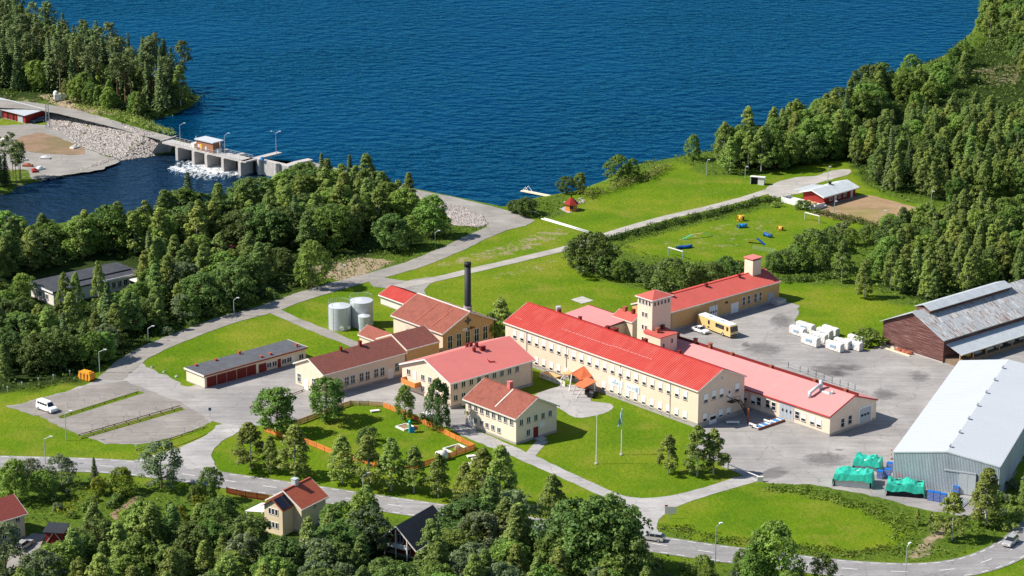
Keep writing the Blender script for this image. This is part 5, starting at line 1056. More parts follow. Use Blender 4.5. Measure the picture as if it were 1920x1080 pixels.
def car(name, label, cat, m, p, rz, style='sedan', L=4.6, w=1.78):
    t = thing(name, label, cat, p, rz); h = L / 2
    if style == 'van': low = [(-h, .35), (h, .35), (h, .95), (h - .35, 1.15), (h - 1.0, 1.25), (-h, 1.25)]; cab = [(-h, 1.25), (h - 1.0, 1.25), (h - 1.55, 2.1), (-h + .1, 2.15)]
    elif style == 'wagon': low = [(-h, .35), (h, .35), (h, .75), (h - .25, .9), (h - 1.3, .98), (-h, 1.0)]; cab = [(-h + .02, 1.0), (h - 1.3, .98), (h - 2.05, 1.45), (-h + .45, 1.48)]
    else: low = [(-h, .35), (h, .35), (h, .72), (h - .25, .85), (h - 1.25, .95), (-h + .8, .98), (-h, .92)]; cab = [(-h + .75, .98), (h - 1.25, .95), (h - 1.95, 1.42), (-h + 1.5, 1.42)]
    b = MB(); prismy(b, low, -w / 2, w / 2, .08); body = b.build('body', m, t)
    b = MB(); prismy(b, cab, -w / 2 + .08, w / 2 - .08, .22); b.build('windows', 'glass' if style != 'van' else m, t)
    top = max(z for x, z in cab); x0 = min(x for x, z in cab if z > top - .1); x1 = max(x for x, z in cab if z > top - .1)
    b = MB(); b.box(x0 + .02, x1 - .05, -w / 2 + .31, w / 2 - .31, top - .03, top + .035); b.build('roof', m, t)
    if style == 'van':
        for sy in (-1, 1):
            for k in range(4): b = MB(); xx = -h + .5 + k * .85; b.box(xx, xx + .6, sy * (w / 2 - .22), sy * (w / 2 - .06), 1.42, 1.85); b.build('side_window', 'glass', t)
        b = MB(); b.add([(h - 1.02, -w / 2 + .22, 1.33), (h - 1.02, w / 2 - .22, 1.33), (h - 1.48, w / 2 - .34, 2.0), (h - 1.48, -w / 2 + .34, 2.0)], [(0, 1, 2, 3)]); b.build('windscreen', 'glass', t)
    else:
        for sy in (-1, 1):
            for x_ in ((x0 + x1) / 2, x1 - .1): b = MB(); b.beam((x_, sy * (w / 2 - .13), 1.0), (x_, sy * (w / 2 - .27), top), .07, .07); b.build('pillar', m, t)
    for sy in (-1, 1):
        b = MB(); b.box(h - .02, h + .03, sy * .45, sy * .8, .58, .75); b.build('headlight', 'lamp_glass', t)
        b = MB(); b.box(-h - .03, -h + .02, sy * .5, sy * .82, .6, .82); b.build('tail_light', 'car_red', t)
    wheels(t, (-h + .85, h - .9), w, .33); return t
def place(px, py, tox, toy, z=0): p = g(px, py, z); q = g(tox, toy, z); return p, math.atan2(q.y - p.y, q.x - p.x)
p, a = place(1222, 1013, 1190, 1008.5); car('estate_car', 'silver estate car driving left on the main road', 'car', 'car_silver', p + Vector((0, 0, .1)), a, 'wagon', 4.8)
p, a = place(1894, 1021, 1880, 1033); car('estate_car', 'silver car coming round the bend at the right edge', 'car', 'car_silver', p + Vector((0, 0, .1)), a, 'wagon', 4.4)
p, a = place(88, 770, 104, 776); car('minibus', 'white minibus parked alone in the gravel parking lot', 'van', 'car_white', p + Vector((0, 0, .06)), a, 'van', 5.2, 1.9)
p, a = place(1313, 623, 1328, 628); car('saloon_car', 'white saloon car parked beside the yellow bus', 'car', 'car_white', p + Vector((0, 0, .05)), a, 'sedan', 4.6)
p, a = place(72, 229, 50, 231, LOW_Z); car('saloon_car', 'dark blue car at the end of the red storehouse', 'car', 'car_blue', p + Vector((0, 0, .08)), a, 'wagon', 4.8)
p, a = place(86, 220, 64, 224, LOW_Z); car('saloon_car', 'dark car behind the blue one by the red storehouse', 'car', 'car_blue', p + Vector((0, 0, .08)), a, 'wagon', 4.6)
p, a = place(421, 482, 440, 478); car('saloon_car', 'teal green car parked in the clearing of the wood', 'car', 'car_green', p, a, 'sedan', 4.4)
p, a = place(425, 466, 440, 468); car('saloon_car', 'rusty red car at the back of the wood clearing', 'car', 'car_red', p, a, 'wagon', 4.4)
p, a = place(46, 1026, 60, 1016); car('saloon_car', 'silver car parked at the wall of the lower left villa', 'car', 'car_silver', p, a, 'wagon', 4.4)
p, a = place(580, 1012, 592, 1004); car('saloon_car', 'pale car parked in the shade of the orange-roofed villa', 'car', 'car_white', p, a, 'wagon', 4.4)
p0, p1 = g(1356, 631), g(1322, 618); ba = math.atan2(p0.y - p1.y, p0.x - p1.x); c_ = (p0 + p1) / 2; nb = Vector((-math.sin(ba), math.cos(ba), 0))
bus = thing('bus', 'pale yellow bus with white roof parked in the work yard', 'bus', c_ + nb * 1.25 + Vector((math.cos(ba), math.sin(ba), 0)) * -.3 + Vector((0, 0, .04)), ba)
b = MB(); prismy(b, [(-5.9, .45), (5.9, .45), (6.0, 1.2), (5.75, 2.9), (5.6, 3.0), (-5.8, 3.0)], -1.25, 1.25, .06); b.build('body', 'bus_yellow', bus)
b = MB(); b.box(-5.7, 5.5, -1.12, 1.12, 3.0, 3.12); rf = b.build('roof', 'car_white', bus)
for x_ in (-2.6, 1.8): b = MB(); b.box(x_ - .5, x_ + .5, -.4, .4, 3.12, 3.22); b.build('roof_hatch', 'grey_paint', rf)
for x0_, x1_ in ((4.55, 5.2), (2.3, 3.7), (.7, 2.2), (-2.0, -1.4)): b = MB(); b.box(x0_, x1_, -1.27, -1.2, 1.65, 2.6); b.build('side_window', 'glass', bus)
b = MB(); b.box(-2.1, -1.4, -1.27, -1.2, .75, 1.1); b.build('hatch', 'black', bus)
b = MB(); b.add([(6.0, -1.08, 1.55), (6.0, 1.08, 1.55), (5.83, 1.06, 2.72), (5.83, -1.06, 2.72)], [(0, 1, 2, 3)]); b.build('windscreen', 'glass', bus)
b = MB(); b.box(5.95, 6.06, -1.0, 1.0, .6, .85); b.build('bumper', 'black', bus)
for sy in (-1, 1): b = MB(); b.box(5.98, 6.04, sy * .6, sy * 1.0, .95, 1.2); b.build('headlight', 'lamp_glass', bus)
wheels(bus, (-3.3, 3.3), 2.5, .48)
# orange skip container
p = g(163, 712); t = thing('skip_container', 'orange steel skip container at the forest edge of the parking lot', 'container', p, R(-35))
b = MB(); prismy(b, [(-1.5, .15), (1.5, .15), (1.9, .8), (1.6, 1.9), (-1.6, 1.9), (-1.9, .8)], -.9, .9, .1); b.build('body', 'container_orange', t)
b = MB(); b.box(-1.2, 1.2, -.6, .6, 1.9, 2.1); b.build('lid', 'container_orange', t)
for x_ in (-1.0, 0, 1.0): b = MB(); b.box(x_ - .05, x_ + .05, -.98, .98, .2, 1.7); b.build('rib', 'rust', t)

# ------------------------------------------------------------------ lamps, poles, fences, rails
def lamp(px, base, top, label, arm=1.3, ang=0.0, double=False, z=0.0, group='street lamps'):
    p = g(px, base, z); h = max(3.5, zat(p, px, top)) - z; t = thing('street_lamp', label, 'street lamp', p, ang, group)
    b = MB(); b.tube((0, 0, 0), (0, 0, h - .6), .10, .07, 8); b.build('pole', 'pole', t)
    for sgn in ((1, -1) if double else (1,)):
        b = MB(); b.tube((0, 0, h - .65), (sgn * arm, 0, h - .05), .05, n=6); b.build('arm', 'pole', t)
        b = MB(); b.box(sgn * arm - .12, sgn * (arm + .55), -.17, .17, h - .14, h + .04); b.build('lamp_head', 'lamp_glass', t)
    return t
for a in ((85, 870, 818, 'street lamp by the road left of the parking entrance', 1.2, 0), (124, 826, 770, 'lamp on the lawn beside the parking lot logs', 1.0, 0), (187, 699, 655, 'lamp beside the orange skip at the wood edge', 1.2, 0), (278, 639, 611, 'lamp at the wood edge left of the curved gravel road', 1.0, 0),
          (439, 593, 558, 'lamp beside the gravel road above the garages', .8, 0), (640, 528, 497, 'lamp beside the bare soil clearing', .6, 0), (816, 461, 432, 'lamp beside the embankment road by the round tree', .8, 0), (681, 930, 887, 'street lamp in front of the row of birches', .9, .3),
          (1008, 972, 935, 'street lamp above the roadside thicket on the lawn', .6, .3), (1341, 1056, 982, 'street lamp on the verge below the triangular field', .8, .5), (1697, 1092, 1020, 'street lamp at the bend near the bottom edge', .6, .8), (1915, 936, 889, 'lamp beside the right warehouse wall', .9, 0),
          (1564, 404, 377, 'floodlight post at the corner of the sand field nearest the club house', .2, 0), (1656, 418, 396, 'floodlight post on the near edge of the sand field', .2, 0), (1746, 381, 359, 'floodlight post behind the sand field', .2, 0), (1325, 328, 299, 'tall lamp on the upper field near the lake trees', .3, 0),
          (1397, 334, 314, 'lamp in front of the trees at the upper field', .3, 0), (1552, 342, 312, 'lamp beside the gravel parking behind the club house', .3, 0)): lamp(*a)
lamp(338, 267, 231, 'lamp at the left end of the weir', 1.2, .2, z=.6); lamp(422, 290, 250, 'lamp in the middle of the weir', 1.0, .2, z=.6); lamp(518, 288, 246, 'double-armed lamp at the outer end of the weir walkway', 1.0, 0, True, z=.6)
for px, base, top, lab in ((1118, 870, 781, 'bare white flagpole left of the one with a flag'), (1165, 853, 768, 'white flagpole with a pale teal flag')):
    p = g(px, base); h = zat(p, px, top); t = thing('flagpole', lab, 'flagpole', p, 0, 'flagpoles'); b = MB(); b.tube((0, 0, 0), (0, 0, h), .11, .06, 10); b.build('pole', 'white', t)
    b = MB(); b.tube((0, 0, h), (0, 0, h + .2), .12, n=10); b.build('knob', 'white', t)
    b = MB(); b.tube((0, 0, 0), (0, 0, .25), .35, n=10); b.build('base', 'concrete', t)
    if px > 1150:
        vs = []; n_ = 7
        for i in range(n_):
            for j in range(5):
                q = j / 4; vs.append((-.05 - q * (.15 + .75 * i / (n_ - 1)), .18 * math.sin(q * 7 + i), h - .1 - i * .5 - q * (.2 + .5 * i / n_)))
        fs_ = [(i * 5 + j, i * 5 + j + 1, i * 5 + j + 6, i * 5 + j + 5) for i in range(n_ - 1) for j in range(4)]
        b = MB(); b.add(vs, fs_); b.build('flag', 'flag_teal', t)
# playground fence
def fence(name, label, line, m, h=1.15, span=2.4, close=False, picket=True):
    P = G(line); t = thing(name, label, 'fence', P[0]); o = P[0]
    for a, b_ in zip(P, P[1:]):
        n_ = max(1, round((b_ - a).length / span)); d = (b_ - a) / n_; l = d.length; az_ = math.atan2(d.y, d.x)
        for k in range(n_):
            q = a + d * k - o; mb = MB()
            if picket:
                for j in range(int(l / .15)): mb.box(j * .15 + .02, j * .15 + .13, -.015, .015, .08, h + random.uniform(-.03, .03))
                mb.box(0, l, .015, .06, .25, .35); mb.box(0, l, .015, .06, h - .3, h - .2)
            else:
                mb.box(0, l, -.02, .02, h - .12, h); mb.box(0, l, -.02, .02, .35, .47)
            o2 = mb.build('fence_panel', m, t); o2.location = q; o2.rotation_euler.z = az_; o2['kind'] = 'stuff'
            pb = MB(); pb.box(-.06, .06, -.06, .06, 0, h + .1); o3 = pb.build('post', m if picket else 'black', t); o3.location = q
    return t
fence('playground_fence', 'bright orange picket fence along the right and lower sides of the playground', [(718, 764), (760, 780), (820, 808), (890, 843), (838, 861), (796, 875), (756, 887), (709, 877), (624, 853), (578, 834), (534, 823), (495, 809)], 'orange_wood', 1.25)
fence('playground_fence', 'older pale wooden picket fence along the upper left side of the playground', [(495, 808), (563, 795), (604, 779), (657, 760), (690, 761), (717, 763)], 'pale_wood', 1.15)
fence('yard_fence', 'low wire fence with dark posts behind the pink workshop roof', [(1478, 690), (1500, 697), (1530, 708), (1560, 719), (1590, 728), (1616, 737)], 'grey_paint', 1.3, 2.4, picket=False)
fence('garden_fence', 'dark red garden fence between the road and the villa with orange roof', [(425, 925), (460, 933), (505, 940)], 'dark_red', 1.3)
for k, (x0, y0, x1, y1, lab) in enumerate(((112, 784, 258, 737, 'upper log barrier between the parking rows'), (147, 818, 338, 763, 'lower left log rail of the double parking barrier'), (152, 823, 342, 767, 'lower right log rail of the double parking barrier'), (255, 846, 388, 802, 'log barrier along the grass island by the junction'), (468, 766, 520, 748, 'log barrier on the asphalt behind the round tree'), (530, 748, 570, 733, 'log barrier on the asphalt near the store'))):
    a, b_ = g(x0, y0), g(x1, y1); mb = MB(); mb.tube((0, 0, .3), ((b_ - a).length, 0, .3), .10, n=8)
    t = thing('log_barrier', lab, 'barrier', a + Vector((0, 0, .05)), math.atan2(b_.y - a.y, b_.x - a.x), 'parking barriers'); mb.build('log', 'log', t)
    for j in range(int((b_ - a).length / 3) + 1): q = MB(); q.box(j * 3, j * 3 + .2, -.12, .12, 0, .3); q.build('support', 'log', t)
mk = MB(); mk.box(-.06, .06, -.06, .06, 0, 1.0); mk.box(-.16, .16, -.05, .05, 1.0, 1.3); mkm = mk.mesh('bay_post', 'white')
ORD = ('first', 'second', 'third', 'fourth', 'fifth', 'sixth', 'seventh', 'eighth', 'ninth', 'tenth', 'eleventh', 'twelfth', 'thirteenth', 'fourteenth', 'fifteenth', 'sixteenth')
for row, pts in (('on the upper log barrier of the parking lot', ((127, 765), (158, 756), (186, 748), (214, 740), (245, 731))), ('on the double log barrier of the parking lot', ((173, 806), (202, 798), (232, 790), (262, 780), (293, 771), (322, 763))), ('along the grass island by the junction', ((255, 846), (286, 832), (346, 812), (375, 803))), ('along the shaded wood edge of the parking lot', ((14, 735), (41, 727), (72, 719), (100, 713), (131, 705)))):
    for k, (x, y) in enumerate(pts): tag(put('bay_post', mkm, None, g(x, y) + Vector((0, 0, .05))), f'{ORD[k]} white bay post from left {row}', 'post', 'parking bay posts')
for k, (x, y) in enumerate(((285, 689), (308, 698), (331, 707), (170, 705))):
    b = MB(); b.dome((0, 0, -.1), .45, .4, .5, 7, 3, jit=.2); o = b.build('boulder', 'rock'); o.location = g(x, y); tag(o, ['first boulder on the lawn edge from the curved road', 'middle boulder on the lawn edge', 'boulder on the lawn edge nearest the garages', 'boulder beside the orange skip'][k], 'boulder', 'boulders')
def sign(px, base, label, m, w, h, hh=2.2, ang=0):
    t = thing('road_sign', label, 'sign', g(px, base), ang); b = MB(); b.tube((0, 0, 0), (0, 0, hh), .05, n=6); b.build('post', 'pole', t); b = MB(); b.box(-w / 2, w / 2, -.05, .0, hh - h, hh + .05); b.build('plate', m, t)
sign(394, 783, 'small dark blue sign at the head of the junction', 'car_blue', .6, .6); sign(1257, 972, 'pale rectangular sign at the drive corner', 'offwhite', 2.2, 1.4, 2.4); sign(1249, 965, 'small red and yellow sign at the drive corner', 'red_metal', .6, .6, 2.0); sign(953, 914, 'small white sign at the right end of the birch row', 'white', 1.0, .9, 1.6)
# barrier boom and white box at yard entrance
t = thing('barrier_gate', 'white boom barrier across the work yard entrance', 'barrier', g(1425, 903)); q = g(1365, 880) - g(1425, 903)
b = MB(); b.beam((0, 0, 1.0), (q.x, q.y, 1.1), .12, .14); b.build('boom', 'white', t); b = MB(); b.box(-.6, .6, -.25, .25, 0, 1.1); b.build('cabinet', 'offwhite', t); b = MB(); b.box(q.x - .1, q.x + .1, q.y - .1, q.y + .1, 0, 1.2); b.build('rest', 'pole', t)

# ------------------------------------------------------------------ yard goods
def pack_mesh():
    b = MB(); n_, m_ = 12, 7; rr = random.Random(3)
    P = [(-.62, .12), (-.66, .7), (-.62, 1.3), (-.58, 1.85), (-.4, 2.05), (.4, 2.08), (.58, 1.85), (.64, 1.2), (.64, .6), (.62, .12)]; k_ = len(P)
    b.add([((i / n_ - .5) * 5.4 * (1 + .012 * rr.uniform(-1, 1)), y + rr.uniform(-.05, .05), z + (rr.uniform(-.07, .05) if z > .2 else 0)) for i in range(n_ + 1) for y, z in P], [(i * k_ + q, i * k_ + (q + 1) % k_, (i + 1) * k_ + (q + 1) % k_, (i + 1) * k_ + q) for i in range(n_) for q in range(k_)] + [tuple(range(k_)), tuple(range((n_ + 1) * k_ - 1, n_ * k_ - 1, -1))]); return b.mesh('foil_wrap', 'foil')
pm_ = pack_mesh(); pr = MB(); pr.box(-1.0, 1.0, -.74, -.66, .9, 1.4); prm = pr.mesh('print', 'print_blue'); bt = MB(); [bt.box(x_, x_ + .2, -.6, .6, 0, .12) for x_ in (-2.2, 0, 2.0)]; btm = bt.mesh('bearer', 'log')
Kp = lambda x, y: (1460 + x / 8, 580 + y / 8)
packs = [((290, 410), 'front left'), ((405, 345), 'back left'), ((480, 560), 'long front middle-left'), ((600, 500), 'second row middle-left'), ((690, 450), 'third row middle'), ((780, 400), 'rearmost middle'), ((840, 640), 'frontmost'), ((960, 600), 'second row right'), ((1110, 620), 'front right'), ((1170, 560), 'rearmost right')]
for (x, y), w_ in packs:
    t = thing('lumber_pack', f'white foil-wrapped lumber pack, {w_} one of the yard stack', 'lumber pack', g(*Kp(x, y - 25)) + Vector((0, 0, .04)), R(-49 + random.uniform(-4, 4)), 'foil-wrapped lumber packs'); t.scale = (random.uniform(.76, .92), random.uniform(1.1, 1.35), random.uniform(.9, 1.12))
    put('foil_wrap', pm_, t); put('print', prm, t); put('bearer', btm, t)
def tarp_stack(px, py, az, L, w, h, label, foil):
    t = thing('tarped_stack', label, 'tarp', g(px, py) + Vector((0, 0, .04)), az, 'green tarpaulin stacks'); n_, m_ = 14, 8; vs = []; rr = random.Random(px)
    for j in range(m_ + 1):
        for i in range(n_ + 1):
            ii = min(max(i - 1, 0), n_ - 2) / (n_ - 2); jj = min(max(j - 1, 0), m_ - 2) / (m_ - 2); x = (ii - .5) * (L + .3); y = (jj - .5) * (w + .3); e = min(i, n_ - i); f = min(j, m_ - j); z = h + rr.uniform(-.24, .2) + .22 * math.sin(i * .9 + px) + .15 * math.sin(j * 1.7)
            if e == 0 or f == 0: z = max(.03, h * (.06 if j > 0 else (.55 if foil == 'foil' else .45)) + rr.uniform(-.2, .25)); x *= 1.06 + rr.uniform(0, .03); y *= 1.09 + rr.uniform(0, .04)
            vs.append((x, y, z))
    fs_ = [(j * (n_ + 1) + i, j * (n_ + 1) + i + 1, (j + 1) * (n_ + 1) + i + 1, (j + 1) * (n_ + 1) + i) for j in range(m_) for i in range(n_)]
    b = MB(); b.add(vs, fs_); o = b.build('tarpaulin', 'tarp', t); b = MB(); b.box(-L / 2 + .1, L / 2 - .1, -w / 2 + .08, w / 2 - .1, 0, h - .3); b.build('stacked_goods', foil or 'black', t)
tarp_stack(1600, 907, R(-14), 7.0, 4.2, 2.6, 'green tarpaulin over white wrapped goods, nearest the grass verge', 'foil')
tarp_stack(1627, 882, R(-20), 4.8, 3.6, 2.8, 'taller green tarpaulin heap behind the other two', 'foil')
tarp_stack(1697, 925, R(-12), 6.8, 4.0, 2.4, 'green tarpaulin over dark goods close to the warehouse', 'black')
def crate_stack(px, py, az, label, n_=7):
    t = thing('crate_stack', label, 'crate stack', g(px, py) + Vector((0, 0, .04)), az, 'blue crate stacks')
    for k in range(n_):
        b = MB(); b.box(-.6, .6, -.5, .5, k * .28, k * .28 + .05); b.build('pallet', 'pale_wood', t); b = MB(); b.box(-.58, .58, -.48, .48, k * .28 + .05, k * .28 + .275); b.build('crate', 'blue_plastic', t)
for x, y, lab, n_ in ((1745, 938, 'left blue crate stack of the row before the warehouse door', 7), (1757, 940, 'second blue crate stack of the row before the warehouse door', 7), (1769, 943, 'third blue crate stack of the row before the warehouse door', 7), (1788, 937, 'blue crate stack right of the row, half behind a birch', 6), (1793, 926, 'rear blue crate stack beside the sliding door', 6), (1650, 897, 'blue crate stack between two green tarpaulins', 6), (1664, 896, 'grey-blue crate stack at the warehouse corner', 7), (1668, 884, 'rear crate stack at the warehouse corner', 7)): crate_stack(x, y, R(-24), lab, n_)
t = thing('pipe_heap', 'loose heap of pale plastic pipes on the ground by the warehouse', 'pipes', g(1805, 942) + Vector((0, 0, .05)), R(60), None)
for k in range(9): b = MB(); b.tube((-2.5 + random.uniform(-.4, .4), -1 + k * .25, .1 + .1 * (k % 3)), (2.4, -1.1 + k * .27, .12 + .1 * (k % 2)), .09, n=6); b.build('pipe', 'warehouse_roof', t)
t = thing('striped_barrier', 'orange and white striped barrier standing at the warehouse corner', 'barrier', g(1671, 861), R(70))
for k in range(5): b = MB(); b.box(-.4, .4, -.05, .05, k * .45, k * .45 + .4); b.build('board', 'orange_roof' if k % 2 == 0 else 'white', t)
p = g(*K6(620, 935)); t = thing('roller_rack', 'blue roller conveyor rack lying at the grey folding doors', 'conveyor', p + Vector((0, 0, .05)), R(42)); b = MB(); b.box(-4.6, 4.6, -1.0, -.85, 0, .5); b.box(-4.6, 4.6, .85, 1.0, 0, .5); b.build('side_rail', 'rust', t)
for k in range(15): b = MB(); b.tube((-4.3 + k * .6, -.85, .35), (-4.3 + k * .6, .85, .35), .14, n=6); b.build('roller', 'bright_blue' if k % 3 else 'steel', t)
for (x, y), (x2, y2), lab in ((K6(390, 955), K6(470, 985), 'short white timber beside the conveyor rack'), (K6(555, 915), K6(640, 945), 'white timber lying across the conveyor rack')):
    a, b_ = g(x, y), g(x2, y2); mb = MB(); mb.beam((0, 0, .7), (b_ - a).to_tuple()[:2] + (.7,), .3, .25); mb.box(-.1, .1, -.1, .1, 0, .6); o = mb.build('white_timber', 'white'); o.location = a; tag(o, lab, 'timber')
t = thing('white_bench', 'white bench-like block in the shade of the factory gable', 'bench', g(*K6(205, 930)), R(0)); b = MB(); b.box(-1.4, 1.4, -.3, .3, .35, .6); b.build('seat', 'white', t); [(lambda q: (q.box(x_ - .1, x_ + .1, -.25, .25, 0, .35), q.build('leg', 'grey_paint', t)))(MB()) for x_ in (-1.1, 1.1)]
p = g(*K7(790, 880)); t = thing('service_post', 'rust red steel portal with a pipe arm beside the factory gable', 'post', p, R(131)); b = MB(); b.box(-.18, .18, -.18, .18, 0, 3.4); b.build('post', 'rust', t); b = MB(); b.beam((0, 0, 3.4), (6.2, 2.2, 5.8), .16, .16); b.build('arm', 'log', t)
# ------------------------------------------------------------------ playground, sports field, shore
def frame(px, py, az, L, w, m, label, name='sandbox'):
    t = thing(name, label, 'sandbox', g(px, py), az)
    for x0, x1, y0, y1 in ((-L / 2, L / 2, -w / 2, -w / 2 + .25), (-L / 2, L / 2, w / 2 - .25, w / 2), (-L / 2, -L / 2 + .25, -w / 2 + .25, w / 2 - .25), (L / 2 - .25, L / 2, -w / 2 + .25, w / 2 - .25)): b = MB(); b.box(x0, x1, y0, y1, 0, .35); b.build('plank', m, t)
    return t
t = frame(760, 802, R(40), 3.0, 3.0, 'white', 'white sandbox full of sand beside the climbing figure'); b = MB(); b.box(-1.24, 1.24, -1.24, 1.24, 0, .2); b.build('sand', 'sand', t)
frame(855, 843, R(40), 4.2, 3.6, 'white', 'larger white frame with a boulder in the playground corner')
b = MB(); b.dome((0, 0, 0), .8, .7, .9, 9, 4, jit=.12); o = b.build('boulder', 'sand'); o.location = g(858, 842); tag(o, 'tan boulder inside the white playground frame', 'boulder')
t = thing('climbing_frame', 'small green, blue and orange climbing figure on the playground lawn', 'play frame', g(773, 811)); b = MB(); b.box(-.5, .5, -.3, .3, .1, 1.2); b.build('slide', 'bright_blue', t); b = MB(); b.tube((-.5, 0, 0), (-.5, 0, 2.4), .28, n=8); b.build('figure', 'tarp', t); b = MB(); b.box(.3, 1.2, .2, .8, .5, 1.3); b.build('seat', 'orange_roof', t); b = MB(); b.dome((-.5, 0, 2.3), .4, .4, .5, 8, 3); b.build('head', 'tarp', t)
t = thing('white_pipe_tunnel', 'white concrete crawl pipe by the lower playground fence', 'play tunnel', g(828, 862), R(30)); b = MB(); b.tube((-1, 0, 1.0), (1, 0, 1.0), 1.0, n=18); shade(b.build('pipe', 'offwhite', t)); b = MB(); b.tube((-1.02, 0, 1.0), (1.02, 0, 1.0), .8, n=16); b.build('opening', 'black', t)
for x, y, lab in ((884, 857, 'left flat white slab on the lawn below the fence corner'), (893, 862, 'right flat white slab on the lawn below the fence corner'), (703, 772, 'leaning white slab at the top of the playground'), (888, 870, 'lower white slab on the lawn below the fence corner')):
    b = MB(); b.box(-1.0, 1.0, -.5, .5, .25, .35); b.box(-.9, -.7, -.4, .4, 0, .25); b.box(.7, .9, -.4, .4, 0, .25); o = b.build('picnic_slab', 'offwhite'); o.location = g(x, y); o.rotation_euler.z = R(20); tag(o, lab, 'slab', 'white slabs')
t = thing('trailer', 'low white flat trailer parked at the orange fence', 'trailer', g(806, 784), R(-49)); b = MB(); b.box(-2.2, 2.2, -.7, .7, .5, .8); b.build('bed', 'white', t); wheels(t, (0,), 1.6, .3)
def goal(x0, y0, x1, y1, label):
    a, b_ = g(x0, y0), g(x1, y1); t = thing('football_goal', label, 'goal', a, 0, 'football goals'); d = b_ - a
    for q in (Vector((0, 0, 0)), d): mb = MB(); mb.box(q.x - .12, q.x + .12, q.y - .12, q.y + .12, 0, 2.0); mb.build('post', 'white', t)
    mb = MB(); mb.beam((0, 0, 2.1), (d.x, d.y, 2.1), .22, .22); mb.build('crossbar', 'white', t)
    n = Vector((-d.y, d.x, 0)).normalized() * 1.4
    for q in (Vector((0, 0, 0)), d): mb = MB(); mb.beam((q.x, q.y, 2.0), (q.x + n.x, q.y + n.y, .05), .06, .06); mb.build('stay', 'white', t)
goal(1253, 478, 1280, 486, 'football goal at the near left end of the training field'); goal(1509, 412, 1536, 419, 'football goal at the far right end of the training field')
def tunnel(px, py, az, L, m, label, r_=.45):
    t = thing('agility_tunnel', label, 'tunnel', g(px, py), az, 'agility tunnels'); n_ = 9; P = [Vector(((k / (n_ - 1) - .5) * L, .25 * math.sin(k * .8), r_)) for k in range(n_)]; b = MB()
    for k in range(n_ - 1): b.tube(P[k], P[k + 1], r_, n=12, caps=False)
    shade(b.build('fabric', m, t)); b = MB(); b.tube(P[-1], P[-1] + Vector((.03, 0, 0)), r_ * .9, n=12); b.build('opening', 'black', t)
tunnel(1283, 466, R(28), 4.4, 'tunnel_blue', 'long dark blue agility tunnel on the left of the training field'); tunnel(1391, 427, R(25), 2.4, 'bright_blue', 'bright blue agility tunnel next to the yellow one', .55); tunnel(1439, 444, R(-38), 2.6, 'tunnel_blue', 'short blue agility tunnel on the right of the training field', .5)
tunnel(1388, 414, R(15), 1.6, 'yellow', 'yellow half tunnel at the top of the training field', .8); tunnel(1463, 432, R(15), 1.2, 'yellow', 'small pale yellow tunnel beside the bare patch', .6)
t = thing('agility_ramp', 'red and blue agility A-frame ramp on the training field', 'ramp', g(1419, 457), R(-30)); slab([(-2.4, -.5, 0), (-2.4, .5, 0), (0, .5, 1.5), (0, -.5, 1.5)], .08).build('ramp_board', 'falu', t); slab([(2.4, -.5, 0), (2.4, .5, 0), (0, .5, 1.5), (0, -.5, 1.5)], .08).build('ramp_board', 'tunnel_blue', t)
t = thing('weave_poles', 'row of thin white weave poles on the training field', 'poles', g(1412, 467), 0); d = g(1453, 474) - g(1412, 467)
for k in range(12): b = MB(); q = d * k / 11; b.tube((q.x, q.y, 0), (q.x, q.y, 1.1), .045, n=6); b.build('pole', 'white', t)
t = thing('balance_beam', 'long low green dog walk beam on the training field', 'beam', g(1308, 446), R(24)); slab([(-4.5, -.2, .1), (-4.5, .2, .1), (-1.6, .2, 1.1), (-1.6, -.2, 1.1)], .08).build('ramp_board', 'tarp', t); slab([(-1.6, -.2, 1.1), (-1.6, .2, 1.1), (1.6, .2, 1.1), (1.6, -.2, 1.1)], .08).build('ramp_board', 'pale_wood', t); slab([(4.5, -.2, .1), (4.5, .2, .1), (1.6, .2, 1.1), (1.6, -.2, 1.1)], .08).build('ramp_board', 'tarp', t)
p0, p1 = g(1018, 411), g(1108, 438); d = p1 - p0; t = thing('white_pipeline', 'pair of long white pipes laid across the grass to the path', 'pipes', p0, math.atan2(d.y, d.x))
for y_ in (-.5, .5): b = MB(); b.tube((0, y_, .2), (d.length, y_, .2), .17, n=10); shade(b.build('pipe', 'white', t))
p = g(1010, 364, -.6); t = thing('bathing_jetty', 'pale wooden jetty with white ladder rails at the lake shore', 'jetty', p, R(143)); b = MB(); b.box(-6, 6, -.8, .8, 0, .18); b.build('deck', 'new_wood', t)
for y_ in (-.7, .7): b = MB(); b.beam((5.4, y_, .1), (4.2, y_, 1.6), .1, .1); b.beam((4.2, y_, 1.6), (2.8, y_, .2), .1, .1); b.build('ladder_rail', 'white', t)
p = g(1000, 400); t = thing('white_bench', 'white seat by the bushes near the lake shore', 'bench', p, R(10)); b = MB(); b.box(-.8, .8, -.3, .3, .4, .5); b.build('seat', 'white', t); b = MB(); b.box(-.8, .8, .25, .33, .5, 1.1); b.build('backrest', 'white', t); [(lambda q: (q.box(x_ - .06, x_ + .06, -.3, .3, 0, .4), q.build('leg', 'white', t)))(MB()) for x_ in (-.7, .7)]
p = g(1090, 564); o = sheet('concrete_pad', G([(1070, 562), (1092, 556), (1113, 564), (1090, 570)]), 'concrete', .08)
